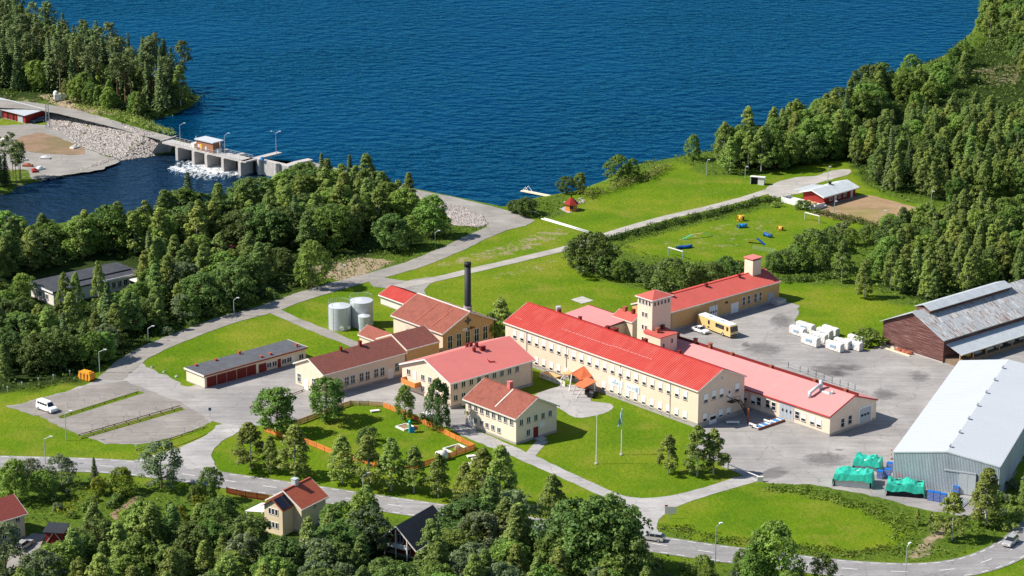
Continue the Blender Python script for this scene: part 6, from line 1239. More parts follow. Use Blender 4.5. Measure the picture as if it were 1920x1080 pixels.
for k, (x, y) in enumerate(((85, 298), (140, 278), (45, 300), (52, 312), (75, 318), (65, 322), (5, 265))):
    p = g(x, y, LOW_Z); m_ = ['foil', 'offwhite', 'foil', 'rust', 'white', 'falu', 'offwhite'][k]; b = MB(); b.box(-1.4, 1.4, -.8, .8, 0, .6); b.dome((0, 0, .6), 1.2, .7, .5, 8, 3, jit=.2); o = b.build('junk_pile', m_); o.location = p; o.rotation_euler.z = k
    tag(o, ['pale heap at the lower edge of the earth island by the weir', 'pale heap at the right end of the earth island', 'white heap behind the dark pine on the river yard', 'rusty heap beside the pine on the river yard', 'white heap nearest the river', 'red heap nearest the river', 'pale heap at the far left of the river yard'][k], 'heap', 'scrap heaps on the river yard')
p = g(112, 187); t = thing('white_dish_hut', 'white round-topped cabinet at the edge of the promontory wood', 'cabinet', p, .3); b = MB(); b.box(-1.8, 1.8, -1, 1, 0, 2.0); b.build('body', 'white', t); b = MB(); b.dome((-1.2, 0, 2.0), .9, .9, 1.2, 10, 4); b.build('dome', 'white', t)
p = g(90, 240, LOW_Z); t = thing('lattice_mast', 'dark steel lattice mast above the red storehouse', 'mast', p)
for x_, y_ in ((-.6, -.6), (.6, -.6), (.6, .6), (-.6, .6)): b = MB(); b.beam((x_, y_, 0), (x_ * .6, y_ * .6, 8), .12, .12); b.build('leg', 'pole', t)
for k in range(8): b = MB(); b.beam((-.6, -.6, k), (.6, -.6, k + 1), .06, .06); b.beam((.6, .6, k), (-.6, .6, k + 1), .06, .06); b.build('brace', 'pole', t)

# ------------------------------------------------------------------ vegetation
def leaf_mesh(name, m, centers, normals, sizes, lv, aspect=1.0):
    n = len(centers); C_ = np.asarray(centers); Nn = np.asarray(normals); Nn = Nn / (np.linalg.norm(Nn, axis=1, keepdims=True) + 1e-9)
    rv = rng.normal(size=(n, 3)); T = np.cross(Nn, rv); T /= np.linalg.norm(T, axis=1, keepdims=True) + 1e-9; B_ = np.cross(Nn, T); S_ = np.asarray(sizes)[:, None] * .5
    k = Nn * S_ * .25
    V_ = np.stack([C_ - T * S_ * aspect - k, C_ - B_ * S_ * .8 + k, C_ + T * S_ * aspect - k, C_ + B_ * S_ * .8 + k], 1).reshape(-1, 3)
    me_ = bpy.data.meshes.new(name); me_.vertices.add(4 * n); me_.vertices.foreach_set('co', V_.ravel())
    me_.loops.add(4 * n); me_.loops.foreach_set('vertex_index', np.arange(4 * n)); me_.polygons.add(n); me_.polygons.foreach_set('loop_start', np.arange(0, 4 * n, 4)); me_.polygons.foreach_set('loop_total', np.full(n, 4))
    me_.update(calc_edges=True); a = me_.attributes.new('lv', 'FLOAT', 'POINT'); a.data.foreach_set('value', np.repeat(np.asarray(lv), 4)); me_.materials.append(MATS[m]); return me_
def clump_leaves(clumps, per, size, up=.35, jit=.75):
    P, Nn, S_, Lv = [], [], [], []
    for c, r in clumps:
        d = rng.normal(size=(per, 3)); d /= np.linalg.norm(d, axis=1, keepdims=True); d[:, 2] = np.where(d[:, 2] < -.35, -d[:, 2], d[:, 2])
        rad = rng.uniform(.55, 1.05, (per, 1)); P.append(np.asarray(c) + d * np.asarray(r) * rad); Nn.append(d + rng.normal(size=(per, 3)) * jit * .5 + np.array([0, 0, up])); S_.append(size * rng.uniform(.6, 1.35, per)); Lv.append(np.clip(rng.uniform(0, 1) * .5 + rng.uniform(0, 1, per) * .5, 0, 1))
    return np.concatenate(P), np.concatenate(Nn), np.concatenate(S_), np.concatenate(Lv)
def envelope(H, z0, prof, R_, n, seed, cl=(.8, 1.15), shell=.45):
    rr = random.Random(seed); out = []
    lean = [(rr.uniform(0, 6.28), rr.uniform(.05, .22)) for _ in range(3)]
    for k in range(n):
        t = ((k + rr.random()) / n) ** .85; z = z0 + (H - z0) * t; a = rr.uniform(0, 6.28); lump = 1 + sum(q * math.cos(a * (i + 1) + ph + t * 4) for i, (ph, q) in enumerate(lean))
        rad = R_ * prof(t) * lump * (rr.uniform(shell, 1) ** .5); c = rr.uniform(*cl) * (0.6 + .5 * prof(t)); out.append(((rad * math.cos(a), rad * math.sin(a), z), (c, c, c * .85)))
    return out
def trunk_mesh(H, r, m, branches, seed, bend=.15):
    rr = random.Random(seed); b = MB(); P = [Vector((rr.uniform(-bend, bend) * k * .3, rr.uniform(-bend, bend) * k * .3, H * k / 4)) for k in range(5)]
    for k in range(4): b.tube(P[k], P[k + 1], r * (1 - k / 4.6), r * (1 - (k + 1) / 4.6), 7, caps=False)
    for z, L_ in branches: a = rr.uniform(0, 6.28); b.tube((0, 0, z), (L_ * math.cos(a), L_ * math.sin(a), z + L_ * .7), r * .35, r * .1, 5, caps=False)
    return shade_me(b.mesh('trunk', m))
def shade_me(me_): me_.polygons.foreach_set('use_smooth', np.ones(len(me_.polygons), bool)); return me_
KIND = {}
def add_kind(kind, H, variants): KIND[kind] = (H, variants)
pf_birch = lambda t: max(.06, min(1, .45 + 2.6 * t) * (1 - t) ** .62 * 1.12)
pf_round = lambda t: math.sqrt(max(.03, 1 - (2 * t - .85) ** 2 / 1.35))
pf_col = lambda t: max(.12, (1 - t) ** .6 * min(1, .55 + t * 3))
V_ = []
for k in range(6):
    cl_ = envelope(11, .8 + .3 * (k % 3), pf_birch, 2.2 + .25 * (k % 3), 84, k, (.62, .95)); V_.append((leaf_mesh('crown', 'leaf_birch', *clump_leaves(cl_, 56, .35)), trunk_mesh(9.5, .17, 'birch_bark', [(3 + j, 1.4) for j in range(4)], k)))
add_kind('birch', 11, V_); V_ = []
for k in range(4):
    cl_ = envelope(12, 1.2, pf_birch, 2.2 + .2 * (k % 3), 84, 200 + k, (.6, .95)); V_.append((leaf_mesh('crown', 'leaf_aspen', *clump_leaves(cl_, 56, .35)), trunk_mesh(10, .16, 'bark', [(3 + j, 1.3) for j in range(4)], k)))
add_kind('aspen', 12, V_); V_ = []
for k in range(5):
    cl_ = envelope(9.4, .9, pf_round, 2.9 + .35 * (k % 3), 110, 20 + k, (.68, 1.05)); V_.append((leaf_mesh('crown', 'leaf_broad', *clump_leaves(cl_, 52, .37)), trunk_mesh(6.5, .22, 'bark', [(2 + j * .8, 2.2) for j in range(5)], k)))
add_kind('broad', 9, V_); V_ = []
for k in range(3):
    cl_ = envelope(8, .5, pf_round, 3.6 + .3 * k, 115, 40 + k, (.68, 1.05)); V_.append((leaf_mesh('crown', 'leaf_dark', *clump_leaves(cl_, 52, .36)), trunk_mesh(5.5, .22, 'bark', [(1.5 + j * .8, 2.2) for j in range(5)], k)))
add_kind('dark', 8, V_); V_ = []
for k in range(3):
    cl_ = envelope(9, .8, pf_round, 3.2, 90, 60 + k, (.65, 1.0)); V_.append((leaf_mesh('crown', 'leaf_willow', *clump_leaves(cl_, 48, .34)), trunk_mesh(6.5, .2, 'bark', [(2 + j * .8, 2.2) for j in range(5)], k)))
add_kind('willow', 9, V_); V_ = []
for k in range(2):
    cl_ = envelope(6, .3, pf_round, 2.6, 55, 80 + k, (.7, 1.0)); V_.append((leaf_mesh('crown', 'leaf_lime', *clump_leaves(cl_, 44, .38)), trunk_mesh(4, .15, 'bark', [(1 + j * .6, 1.5) for j in range(4)], k)))
add_kind('lime', 6, V_); V_ = []
for k in range(5):                           # spruce: whorls of drooping boughs
    P, Nn, S_, Lv = [], [], [], []; H = 15; rr = random.Random(k); Rm = 2.4 + .2 * (k % 3)
    for w in range(26):
        t = w / 26; z = 1.2 + (H - 1.2) * t; L_ = Rm * (1 - t) ** .85 * rr.uniform(.85, 1.12) + .15; nb_ = 9 if t < .7 else 6; off = rr.uniform(0, 6)
        for q in range(nb_):
            a = off + q * 6.283 / nb_ + rr.uniform(-.25, .25); Lb = L_ * rr.uniform(.75, 1.1)
            for s_ in range(max(2, int(Lb / .34))):
                f = (s_ + .6) / max(2, int(Lb / .34)); x = Lb * f
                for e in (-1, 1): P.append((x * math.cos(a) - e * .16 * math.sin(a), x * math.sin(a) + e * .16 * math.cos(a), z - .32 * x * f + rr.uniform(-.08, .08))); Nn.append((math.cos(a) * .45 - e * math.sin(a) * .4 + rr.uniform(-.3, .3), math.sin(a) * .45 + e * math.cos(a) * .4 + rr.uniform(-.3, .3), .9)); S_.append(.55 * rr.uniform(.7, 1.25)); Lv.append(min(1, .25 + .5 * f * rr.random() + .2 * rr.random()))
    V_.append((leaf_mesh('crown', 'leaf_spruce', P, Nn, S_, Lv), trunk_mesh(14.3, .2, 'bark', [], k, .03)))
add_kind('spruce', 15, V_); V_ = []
for k in range(4):
    cl_ = envelope(16, 7.5, lambda t: .35 + .75 * math.sin(math.pi * min(1, t * .9 + .08)), 2.2, 40, 100 + k, (.7, 1.1), .2); V_.append((leaf_mesh('crown', 'leaf_pine', *clump_leaves(cl_, 40, .42)), trunk_mesh(15, .2, 'pine_bark', [(7 + j, 1.5) for j in range(6)], k, .08)))
add_kind('pine', 16, V_); V_ = []
for k in range(4):
    cl_ = envelope(2.4, .1, pf_round, 1.6, 26, 120 + k, (.5, .8)); V_.append((leaf_mesh('foliage', ['leaf_broad', 'leaf_birch', 'leaf_dark', 'leaf_willow'][k], *clump_leaves(cl_, 34, .34)), trunk_mesh(1.6, .06, 'bark', [(.3, .8), (.5, .8), (.7, .7)], k)))
add_kind('bush', 2.4, V_)
SPEC = {'birch': ('birch_tree', 'birch'), 'aspen': ('aspen_tree', 'aspen'), 'broad': ('broadleaf_tree', 'leafy tree'), 'dark': ('alder_tree', 'alder'), 'willow': ('willow_tree', 'willow'), 'lime': ('garden_tree', 'garden tree'), 'spruce': ('spruce_tree', 'spruce'), 'pine': ('pine_tree', 'pine'), 'bush': ('bush', 'bush')}
count = {}
def plant(kind, p, h, label, group=None, wide=1.0, var=None):
    H, vs = KIND[kind]; k = random.randrange(len(vs)) if var is None else var; s_ = h / H; nm, cat = SPEC[kind]
    t = tag(put(nm, None, None, (p.x, p.y, p.z - .05), random.uniform(0, 6.28), (s_ * wide, s_ * wide, s_)), label, cat, group)
    put('trunk' if kind != 'bush' else 'stem', vs[k][1], t); put('crown' if kind != 'bush' else 'foliage', vs[k][0], t); count[kind] = count.get(kind, 0) + 1; return t
def tree(kind, px, base, top, label, wide=1.0, group=None, var=None):
    p = gt(px, base); h = max(1.2, zat(p, px, top) - p.z); return plant(kind, p, h, label, group, wide, var)
# row of birches along the road
for k, (x, b_, t_, w_) in enumerate(((470, 880, 794, 1.35), (508, 887, 818, 1.0), (553, 895, 798, 1.3), (642, 907, 818, 1.2), (690, 914, 818, 1.2), (734, 920, 822, 1.05), (776, 924, 838, 1.1), (822, 934, 852, 1.1), (872, 940, 868, 1.1), (905, 950, 842, 1.15), (938, 955, 838, 1.2))):
    tree('birch', x, b_, t_, ['leftmost', 'second', 'third', 'fourth', 'fifth', 'sixth', 'seventh', 'eighth', 'ninth', 'tenth', 'rightmost'][k] + ' birch in the row between the playground and the road', w_ * 1.1, 'birch row along the road')
for a in (('broad', 520, 815, 733, 'round green tree on the asphalt left of the playground', 1.25), ('broad', 612, 790, 714, 'round green tree between the store and the playground', 1.1), ('broad', 760, 790, 726, 'round light tree under the orange balcony', .72), ('dark', 821, 807, 714, 'dark dense tree in front of the office corner', .5), ('birch', 938, 636, 560, 'slender birch between the power house and the red-roofed factory', 1.5), ('broad', 918, 640, 590, 'leafy tree against the power house gable', .7),
          ('birch', 1253, 888, 816, 'compact tree on the lawn right of the flagpoles', 1.1), ('birch', 1307, 892, 800, 'left tree of the pair at the factory corner', 1.2), ('birch', 1337, 889, 806, 'right tree of the pair at the factory corner', 1.2), ('birch', 1578, 529, 452, 'slender tree on the lawn edge behind the lumber packs', 1.1), ('birch', 1620, 559, 488, 'conical tree standing alone on the lawn left of the barn', 1.15),
          ('dark', 1523, 508, 432, 'large round dark tree right of the training field', .85), ('dark', 1112, 512, 438, 'large dark rounded bush at the end of the footpath hedge', 1.1), ('dark', 1262, 556, 488, 'large dark round tree behind the coral roof', 1.15), ('broad', 812, 444, 372, 'round tree beside the stony embankment', 1.1), ('dark', 735, 468, 405, 'dark round tree left of the embankment tree', 1.1), ('broad', 770, 462, 408, 'smaller round tree between the embankment trees', 1.1), ('broad', 585, 540, 457, 'leaning light tree at the bare soil clearing', .9),
          ('willow', 303, 915, 830, 'big grey-green willow at the road junction', 1.15), ('lime', 228, 925, 880, 'bright yellow-green globe tree in the lower left garden', 1.15), ('spruce', 178, 912, 856, 'yellowish spruce in the garden beside the road', 1.3), ('willow', 116, 912, 855, 'grey-green tree at the left garden hedge', 1.1), ('willow', 60, 915, 862, 'silvery tree at the left end of the garden', 1.2), ('broad', 30, 940, 868, 'dense green tree at the lower left corner of the road', 1.0), ('broad', 85, 935, 885, 'green tree in the left garden middle', 1.0),
          ('broad', 395, 940, 880, 'green tree right of the big willow', .8), ('broad', 365, 948, 912, 'low green tree beneath the willow', 1.0), ('birch', 1785, 1012, 925, 'birch with white trunk before the crate stacks', 1.25), ('birch', 1848, 985, 880, 'tall birch at the warehouse right corner', 1.35), ('birch', 1720, 985, 955, 'tiny sapling on the rough bank by the field', 1.0), ('birch', 1745, 1000, 960, 'young birch left of the white-trunked one', .8),
          ('broad', 1450, 1100, 988, 'large dark tree on the road verge at the bottom', .95), ('broad', 1420, 1105, 1020, 'lower tree joined to the large verge tree', .9), ('dark', 1130, 1092, 938, 'big dense dark tree at the right end of the thicket', .95), ('dark', 1085, 1090, 945, 'dense dark tree left of the biggest thicket tree', .85), ('dark', 1165, 1098, 972, 'dark tree nearest the road at the thicket end', .8),
          ('broad', 680, 1030, 930, 'tall tree between the villa and the red cottage', .9), ('broad', 1160, 338, 294, 'round bush tree on the lake shore', 1.2), ('broad', 1185, 332, 300, 'second round bush on the lake shore', 1.1), ('dark', 1062, 362, 332, 'left dark bush by the jetty', 1.1), ('broad', 1088, 362, 326, 'right green bush by the jetty', .9), ('dark', 985, 403, 372, 'dark bush at the white seat', 1.5), ('dark', 965, 398, 376, 'left bush at the embankment corner', 1.3), ('broad', 1300, 300, 256, 'single tree at the left end of the lakeside wood', .8)): tree(*a)
# hedgerow bushes behind the coral roofed wing
for k, (x, b_, t_, kd) in enumerate(((1090, 500, 455, 'dark'), (1140, 520, 478, 'dark'), (1165, 526, 488, 'broad'), (1195, 525, 492, 'dark'), (1222, 540, 498, 'dark'), (1300, 548, 496, 'broad'), (1332, 540, 494, 'dark'), (1362, 530, 484, 'dark'), (1386, 522, 490, 'dark'), (1452, 508, 474, 'dark'), (1478, 508, 468, 'dark'), (1500, 510, 462, 'broad'), (1555, 470, 428, 'dark'), (1595, 460, 430, 'broad'), (1630, 455, 422, 'dark'), (1660, 450, 420, 'broad'))):
    tree(kd, x, b_, t_, ORD[k] + ' rounded shrub from the left in the hedgerow behind the coral roof', 1.15, 'hedgerow behind the loading wing')
b_ = g(690, 832); cl_ = envelope(3.2, .0, pf_round, 2.6, 40, 300, (.6, .9)); o = put('willow_dome', leaf_mesh('willow_dome', 'leaf_dark', *clump_leaves(cl_, 40, .35)), None, b_); tag(o, 'dark leafy dome hut in the middle of the playground lawn', 'dome')
tree('willow', 12, 1085, 985, 'grey-green tree before the lower left villa', 1.0)
tree('bush', 1628, 645, 622, 'round shrub between the lumber packs and the barn', 1.8)
for k, (x, y, h_) in enumerate(((1505, 393, 2), (1455, 388, 1.2), (1580, 436, 2.2), (1700, 462, 3))): tree('bush', x, y, y - h_ * 8, ['small shrub at the club house deck', 'low shrub beside the goal', 'shrub on the lower edge of the sand field', 'shrub in the rough right of the training field'][k], 1.2)

def pix(x, y, z):
    z -= CAM_H; c, s_ = math.cos(CAM_TH), math.sin(CAM_TH); d = y * c - z * s_; X, Y = CAM_F * x / d, CAM_F * (y * s_ + z * c) / d
    c, s_ = math.cos(CAM_RO), math.sin(CAM_RO); return 960 + c * X - s_ * Y, 540 - (s_ * X + c * Y)
def scatter(poly_px, spacing, kinds, label, group, hr, wide=(.9, 1.15), avoid=(), seed=0, zref=0, maxn=9999):
    rr = random.Random(seed); poly = G(poly_px, zref); av = [G(a) for a in avoid]; xs_ = [p.x for p in poly]; ys_ = [p.y for p in poly]; x = min(xs_); pts = []
    bx0, bx1 = max(0, min(p[0] for p in poly_px)), min(1920, max(p[0] for p in poly_px)); by0, by1 = max(0, min(p[1] for p in poly_px)), min(1150, max(p[1] for p in poly_px))
    while x < max(xs_):
        y = min(ys_) + (0 if int((x - min(xs_)) / spacing) % 2 else spacing / 2)
        while y < max(ys_): pts.append((x + rr.uniform(-.42, .42) * spacing, y + rr.uniform(-.42, .42) * spacing)); y += spacing
        x += spacing * .88
    X = np.array([p[0] for p in pts]); Y = np.array([p[1] for p in pts]); ok = inpoly(X, Y, poly)
    for a in av: ok &= ~inpoly(X, Y, a)
    Z = height_at(X, Y); ok &= Z > -5
    n = 0
    for x, y, z, k in zip(X, Y, Z, ok):
        if not k or n >= maxn: continue
        kd = rr.choices([q[0] for q in kinds], [q[1] for q in kinds])[0]; q_r = rr.random(); h = (hr[0] + (hr[1] - hr[0]) * q_r) * {'spruce': 1.3, 'pine': 1.35, 'birch': 1.0, 'aspen': 1.0, 'broad': .85, 'dark': .8, 'willow': .8, 'bush': .25, 'lime': .5}[kd]
        sx, sy_ = pix(x, y, z); tx, ty = pix(x, y, z + h)
        if sx < -35 or sx > 1955 or ty > 1085 or sy_ < -20: continue
        fx = (sx - bx0) / (bx1 - bx0); fy = (sy_ - by0) / (by1 - by0); where = ('left', 'middle', 'right')[min(2, int(max(0, fx) * 3))] + ' ' + ('back', 'centre', 'front')[min(2, int(max(0, fy) * 3))]; size_ = 'taller ' if q_r > .66 else ('shorter ' if q_r < .33 else '')
        lab = size_ + {'spruce': 'dark spruce', 'pine': 'bare-trunked pine', 'birch': 'light green birch', 'aspen': 'grey-green aspen', 'broad': 'rounded leafy tree', 'dark': 'dark alder', 'willow': 'grey-green willow', 'bush': 'low bush', 'lime': 'bright green shrub tree'}[kd] + f', {where} of {label}'
        plant(kd, Vector((x, y, z)), h, lab, group, rr.uniform(*wide)); n += 1
# promontory wood, top left
scatter([(-60, -10), (20, 62), (120, 108), (220, 146), (300, 160), (345, 172), (364, 184), (345, 200), (300, 210), (240, 205), (160, 186), (60, 172), (-60, 170)], 5.6, (('spruce', 4), ('pine', 3), ('broad', .6), ('birch', .9)), 'the promontory wood', 'promontory wood', (11, 14.5), seed=1)
scatter([(110, 190), (160, 184), (240, 203), (300, 210), (330, 208), (270, 224), (215, 212)], 4.0, (('broad', 3), ('birch', 3), ('bush', 3)), 'the promontory wood edge', 'promontory wood edge', (6, 10), seed=2)
scatter([(-40, 345), (20, 330), (45, 325), (40, 345), (-40, 372)], 4.0, (('pine', 3), ('spruce', 2)), 'the left river bank trees', 'river bank trees', (8, 10), seed=3, zref=LOW_Z)
# wood below the weir, left
lodge = [(40, 560), (100, 580), (270, 545), (300, 505), (190, 480), (40, 520)]
scatter([(-60, 490), (20, 478), (120, 470), (260, 452), (380, 425), (480, 405), (560, 375), (640, 365), (720, 372), (785, 392), (760, 425), (700, 440), (640, 470), (560, 490), (420, 470), (330, 480), (200, 480), (40, 520), (-60, 545)], 6.0, (('broad', 1.9), ('birch', 2.6), ('aspen', 2.2), ('dark', 1.4), ('spruce', .8)), 'the wood below the weir', 'wood below the weir', (9.5, 13.5), (1.05, 1.35), seed=4, avoid=(lodge, [(395, 495), (395, 465), (470, 460), (475, 490)]))
scatter([(-60, 560), (40, 560), (100, 585), (260, 550), (310, 505), (420, 490), (520, 500), (560, 520), (530, 555), (440, 580), (360, 604), (290, 634), (215, 682), (140, 700), (-60, 725)], 6.0, (('broad', 2.2), ('birch', 3), ('aspen', 1.6), ('dark', 1.4), ('willow', .6), ('spruce', .6)), 'the wood beside the gravel road', 'wood beside the gravel road', (7, 11.5), (1.05, 1.35), seed=5, avoid=(lodge, [(50, 540), (50, 622), (150, 622), (255, 590), (265, 530)], [(395, 495), (395, 465), (470, 460), (475, 490)], [(440, 575), (560, 545), (560, 515), (430, 560)]))
# lakeside wood, right
scatter([(1318, 310), (1345, 294), (1460, 260), (1565, 217), (1650, 172), (1660, 200), (1640, 235), (1580, 270), (1570, 300), (1480, 318), (1400, 330), (1340, 328)], 6.0, (('broad', 4), ('birch', 3), ('dark', 2.5), ('spruce', .4)), 'the lakeside wood', 'lakeside wood', (9, 14), seed=6)
scatter([(1610, 315), (1592, 288), (1650, 258), (1720, 240), (1800, 238), (1960, 240), (1960, 375), (1860, 382), (1800, 390), (1700, 368), (1640, 352)], 5.5, (('birch', 4), ('aspen', 4), ('broad', 1.6), ('dark', .6), ('spruce', .4)), 'the wood behind the sand field', 'birch wood behind the sand field', (8, 12), (.9, 1.15), seed=7)
scatter([(1680, 160), (1790, 125), (1830, 118), (1810, 165), (1760, 205), (1700, 220)], 6.8, (('broad', 3), ('birch', 2), ('bush', 2)), 'the open lakeside slope', 'lakeside slope', (7, 11), seed=8)
scatter([(1850, 20), (1870, -40), (2000, -40), (2000, 150), (1930, 165), (1880, 75), (1845, 80)], 6.0, (('broad', 4), ('birch', 2), ('dark', 1.5)), 'the far upper right wood', 'far upper right wood', (10, 14), seed=9)
scatter([(1700, 440), (1790, 420), (1860, 430), (1960, 410), (1960, 600), (1900, 560), (1840, 545), (1750, 570), (1680, 560), (1640, 535), (1660, 480)], 5.6, (('birch', 4), ('aspen', 3.5), ('broad', 1.4), ('dark', .6)), 'the wood behind the barn', 'birch wood behind the barn', (8, 11.5), (.9, 1.15), seed=10)
scatter([(1640, 455), (1780, 405), (1960, 385), (1960, 425), (1790, 440), (1680, 480)], 6.4, (('bush', 5), ('broad', 1), ('birch', 1.2)), 'the rough slope', 'shrubs on the rough slope', (6, 9), seed=11)
# thicket below the road
vil = [(465, 1010), (470, 930), (600, 930), (605, 1015)]; cot = [(690, 1075), (700, 955), (810, 955), (815, 1075)]; lv_ = [(-20, 1080), (-20, 930), (60, 930), (130, 990), (130, 1025), (70, 1075)]
scatter([(110, 1065), (150, 1040), (250, 1030), (330, 1015), (440, 1000), (470, 1015), (600, 1030), (640, 1000), (720, 1010), (800, 1015), (840, 990), (1040, 995), (1060, 1020), (1200, 1090), (1230, 1180), (0, 1200), (60, 1100)], 6.4, (('broad', 2.4), ('birch', 2.6), ('aspen', 1.8), ('dark', 1.2), ('willow', 1.5)), 'the thicket below the road', 'thicket below the road', (8.5, 12), (1.05, 1.3), seed=12, avoid=(vil, cot, lv_, [(690, 1080), (690, 1130), (800, 1130), (800, 1070)], [(470, 1010), (470, 1075), (600, 1075), (600, 1010)], [(-20, 1070), (90, 1070), (90, 1110), (-20, 1110)]))
scatter([(90, 985), (100, 925), (200, 925), (280, 930), (400, 955), (440, 975), (330, 1000), (200, 1020)], 5.0, (('bush', 5), ('lime', 2.0), ('willow', .5)), 'the lower left garden', 'garden shrubs', (5, 8), seed=13, avoid=([(200, 975), (255, 925), (275, 930), (235, 975)],))
scatter([(1300, 1062), (1400, 1075), (1600, 1090), (1600, 1140), (1250, 1140), (1220, 1060)], 5.0, (('bush', 4), ('broad', 1.2)), 'the verge below the road', 'verge shrubs', (5, 8), seed=14)
scatter([(610, 985), (700, 990), (690, 1035), (610, 1060)], 4.2, (('broad', 2), ('bush', 2), ('birch', 1)), 'the shrubs beside the red cottage', 'shrubs between the houses', (6, 9), seed=15)
scatter([(1850, 940), (1920, 900), (1960, 930), (1930, 975), (1880, 1000), (1840, 985)], 4.4, (('bush', 5), ('birch', .4)), 'the bank right of the warehouse', 'shrubs on the right bank', (6, 9), seed=16)
scatter([(280, 640), (360, 612), (450, 583), (540, 555), (560, 545), (555, 530), (440, 570), (330, 610)], 3.6, (('bush', 1),), 'the wood edge above the gravel road', 'wood edge bushes', (5, 8), seed=17)
for x_, b2, t2, lab in ((122, 592, 512, 'left slender birch before the dark lodge roof'), (145, 588, 512, 'middle slender birch before the dark lodge roof'), (187, 580, 491, 'right slender birch before the dark lodge roof'), (290, 548, 460, 'slender birch right of the carport in the wood')): tree('birch', x_, b2, t2, lab, .75)
for x_, b2, t2, lab in ((30, 585, 540, 'low leafy tree left of the dark lodge'), (240, 590, 545, 'low leafy tree right of the dark lodge'), (215, 600, 560, 'low leafy tree before the dark lodge right end'), (100, 618, 585, 'low leafy tree before the dark lodge left end')): tree('broad', x_, b2, t2, lab, 1.1)
print('TREES', count, sum(count.values()))
# undergrowth and tall grass: uncountable cover
ROADS = []
for ln, hw_ in ((north, 3.1), (RC, 4.2), (G(smooth(pathc, 4, False)), 1.9)):
    A_, B_ = strip_pts(ln, hw_); ROADS.append(A_ + B_[::-1])
ROADS.append(G([(1385, 905), (1440, 912), (1520, 915), (1600, 930), (1700, 955), (1760, 968), (1805, 972), (1850, 962), (1885, 930), (1960, 700), (1500, 700)])); ROADS.append(G(crest))
def cover(name, label, polys, dens, size, m, hscale=1.0, zref=0, seed=0, clump=False, avoid=()):
    r2 = np.random.default_rng(seed); P, Nn, S_, Lv = [], [], [], []
    for pp in polys:
        poly = G(pp, zref); x0, x1 = min(p.x for p in poly), max(p.x for p in poly); y0, y1 = min(p.y for p in poly), max(p.y for p in poly); n = int((x1 - x0) * (y1 - y0) * dens)
        X = r2.uniform(x0, x1, n); Y = r2.uniform(y0, y1, n); k = inpoly(X, Y, poly)
        for a in avoid: k &= ~inpoly(X, Y, G(a))
        for a in ROADS: k &= ~inpoly(X, Y, a)
        patch = np.sin(X * .35 + 2 * np.sin(Y * .13)) + np.sin(Y * .41 + 1.5 * np.sin(X * .17)); k &= patch + r2.uniform(-1.6, 1.6, n) > -.9
        X, Y = X[k], Y[k]; Z = height_at(X, Y); q = Z > -3.9; X, Y, Z = X[q], Y[q], Z[q]; n = len(X); s_ = size * r2.uniform(.5, 1.5, n)
        P.append(np.stack([X, Y, Z + s_ * .32 * hscale + r2.uniform(0, .3, n) * hscale], 1)); Nn.append(np.stack([r2.normal(size=n), r2.normal(size=n), r2.uniform(.2, 1.2, n)], 1)); S_.append(s_); Lv.append(r2.uniform(0, 1, n))
    o = put(name, leaf_mesh(name, m, np.concatenate(P), np.concatenate(Nn), np.concatenate(S_), np.concatenate(Lv))); o['kind'] = 'stuff'; o['label'] = label; return o
cover('tall_grass', 'tall rough grass and weeds along the verges', rough_px[2:3] + rough_px[4:5] + rough_px[6:8], 2.4, .42, 'grass_bright', .7, seed=1)
cover('meadow', 'rough weedy meadow around the birch woods', [rough_px[0], rough_px[3], rough_px[8]], .9, .6, 'grass_blade', 1.2, seed=2)
cover('undergrowth', 'dark undergrowth beneath the woods', forest_px[:2] + forest_px[3:5], .9, .7, 'grass_dark', 1.6, seed=3, avoid=(lodge,))
cover('garden_cover', 'mixed weeds and garden growth below the road', [rough_px[5]], .9, .5, 'grass_blade', 1.3, seed=4, avoid=(vil, cot, [(20, 1030), (60, 1000), (88, 1002), (66, 1045), (10, 1070)]))
cover('flower_bed', 'yellow flowering perennials in the lower left garden', [[(100, 955), (150, 930), (190, 938), (160, 965), (110, 968)], [(135, 918), (170, 915), (200, 925), (150, 928)]], 3, .4, 'flower_yellow', 1.5, seed=5)
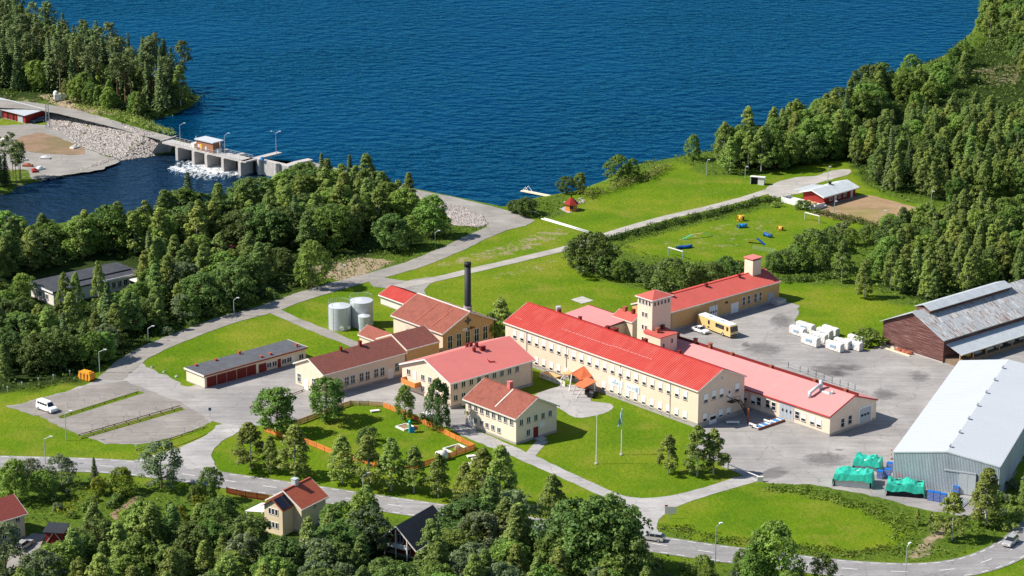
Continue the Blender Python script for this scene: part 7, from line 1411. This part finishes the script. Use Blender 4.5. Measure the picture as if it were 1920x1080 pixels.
# hedge of tall weeds along the footpath and ditch bank along the field
def hedge(name, label, line, r_, m, dens=2.2, h=1.0):
    P = [Vector((p.x, p.y, 0)) for p in G(line)]; cl_ = []
    for a, b2 in zip(P, P[1:]):
        n_ = int((b2 - a).length * dens)
        for k in range(n_): q = a.lerp(b2, (k + random.random()) / n_); cl_.append(((q.x + random.uniform(-r_, r_), q.y + random.uniform(-r_, r_), random.uniform(.1, .5) * h), (r_ * .8, r_ * .8, h * random.uniform(.6, 1.1))))
    o = put(name, leaf_mesh(name, m, *clump_leaves(cl_, 26, .42))); tag(o, label, 'hedge'); return o
hedge('weed_hedge', 'long weedy hedge between the footpath and the training field', [(1105, 455), (1160, 447), (1250, 423), (1350, 399), (1440, 375), (1462, 378)], 1.7, 'grass_dark', 3.0, 1.2)
hedge('ditch_bank', 'weedy ditch bank along the upper edge of the triangular field', [(1432, 912), (1520, 925), (1600, 945), (1660, 968), (1690, 985), (1690, 1010)], 1.8, 'grass_bright', 1.6, .4)
hedge('ditch_bank', 'weedy strip along the lower edge of the triangular field', [(1245, 985), (1290, 1000), (1380, 1014), (1500, 1030), (1600, 1038), (1680, 1030)], 1.8, 'grass_bright', 1.2, .35)
hedge('weed_hedge', 'tall weeds along the far edge of the lawn behind the lumber packs', [(1462, 528), (1520, 524), (1570, 518)], 1.6, 'grass_blade', 3.0, 1.2)
hedge('shore_hedge', 'bushy strip along the shore below the upper field', [(1095, 372), (1130, 360), (1200, 340), (1250, 315)], 2.2, 'leaf_birch', 2.0, 1.6)
hedge('shore_hedge', 'bushy bank between the promontory wood and the causeway', [(150, 200), (220, 216), (290, 240), (320, 252)], 2.0, 'leaf_birch', 2.0, 1.2)
hedge('weed_hedge', 'weedy strip between the sand field and the training field', [(1520, 398), (1580, 412), (1640, 425), (1700, 430)], 1.6, 'grass_dark', 2.4, 1.2)
hedge('garden_hedge', 'clipped dark hedge beside the garden track', [(205, 955), (232, 930)], .7, 'leaf_dark', 4, 1.4)

# things of one kind and place are told apart by their order from the left
same = {}
for o in COL.objects:
    if o.get('label') and o.get('category') and o.parent is None: same.setdefault(o['label'], []).append(o)
for lab, os_ in same.items():
    if len(os_) > 1:
        os_.sort(key=lambda o: pix(*o.location)[0])
        for k, o in enumerate(os_):
            if k < len(ORD): o['label'] = f'{lab}, {ORD[k]} from left'
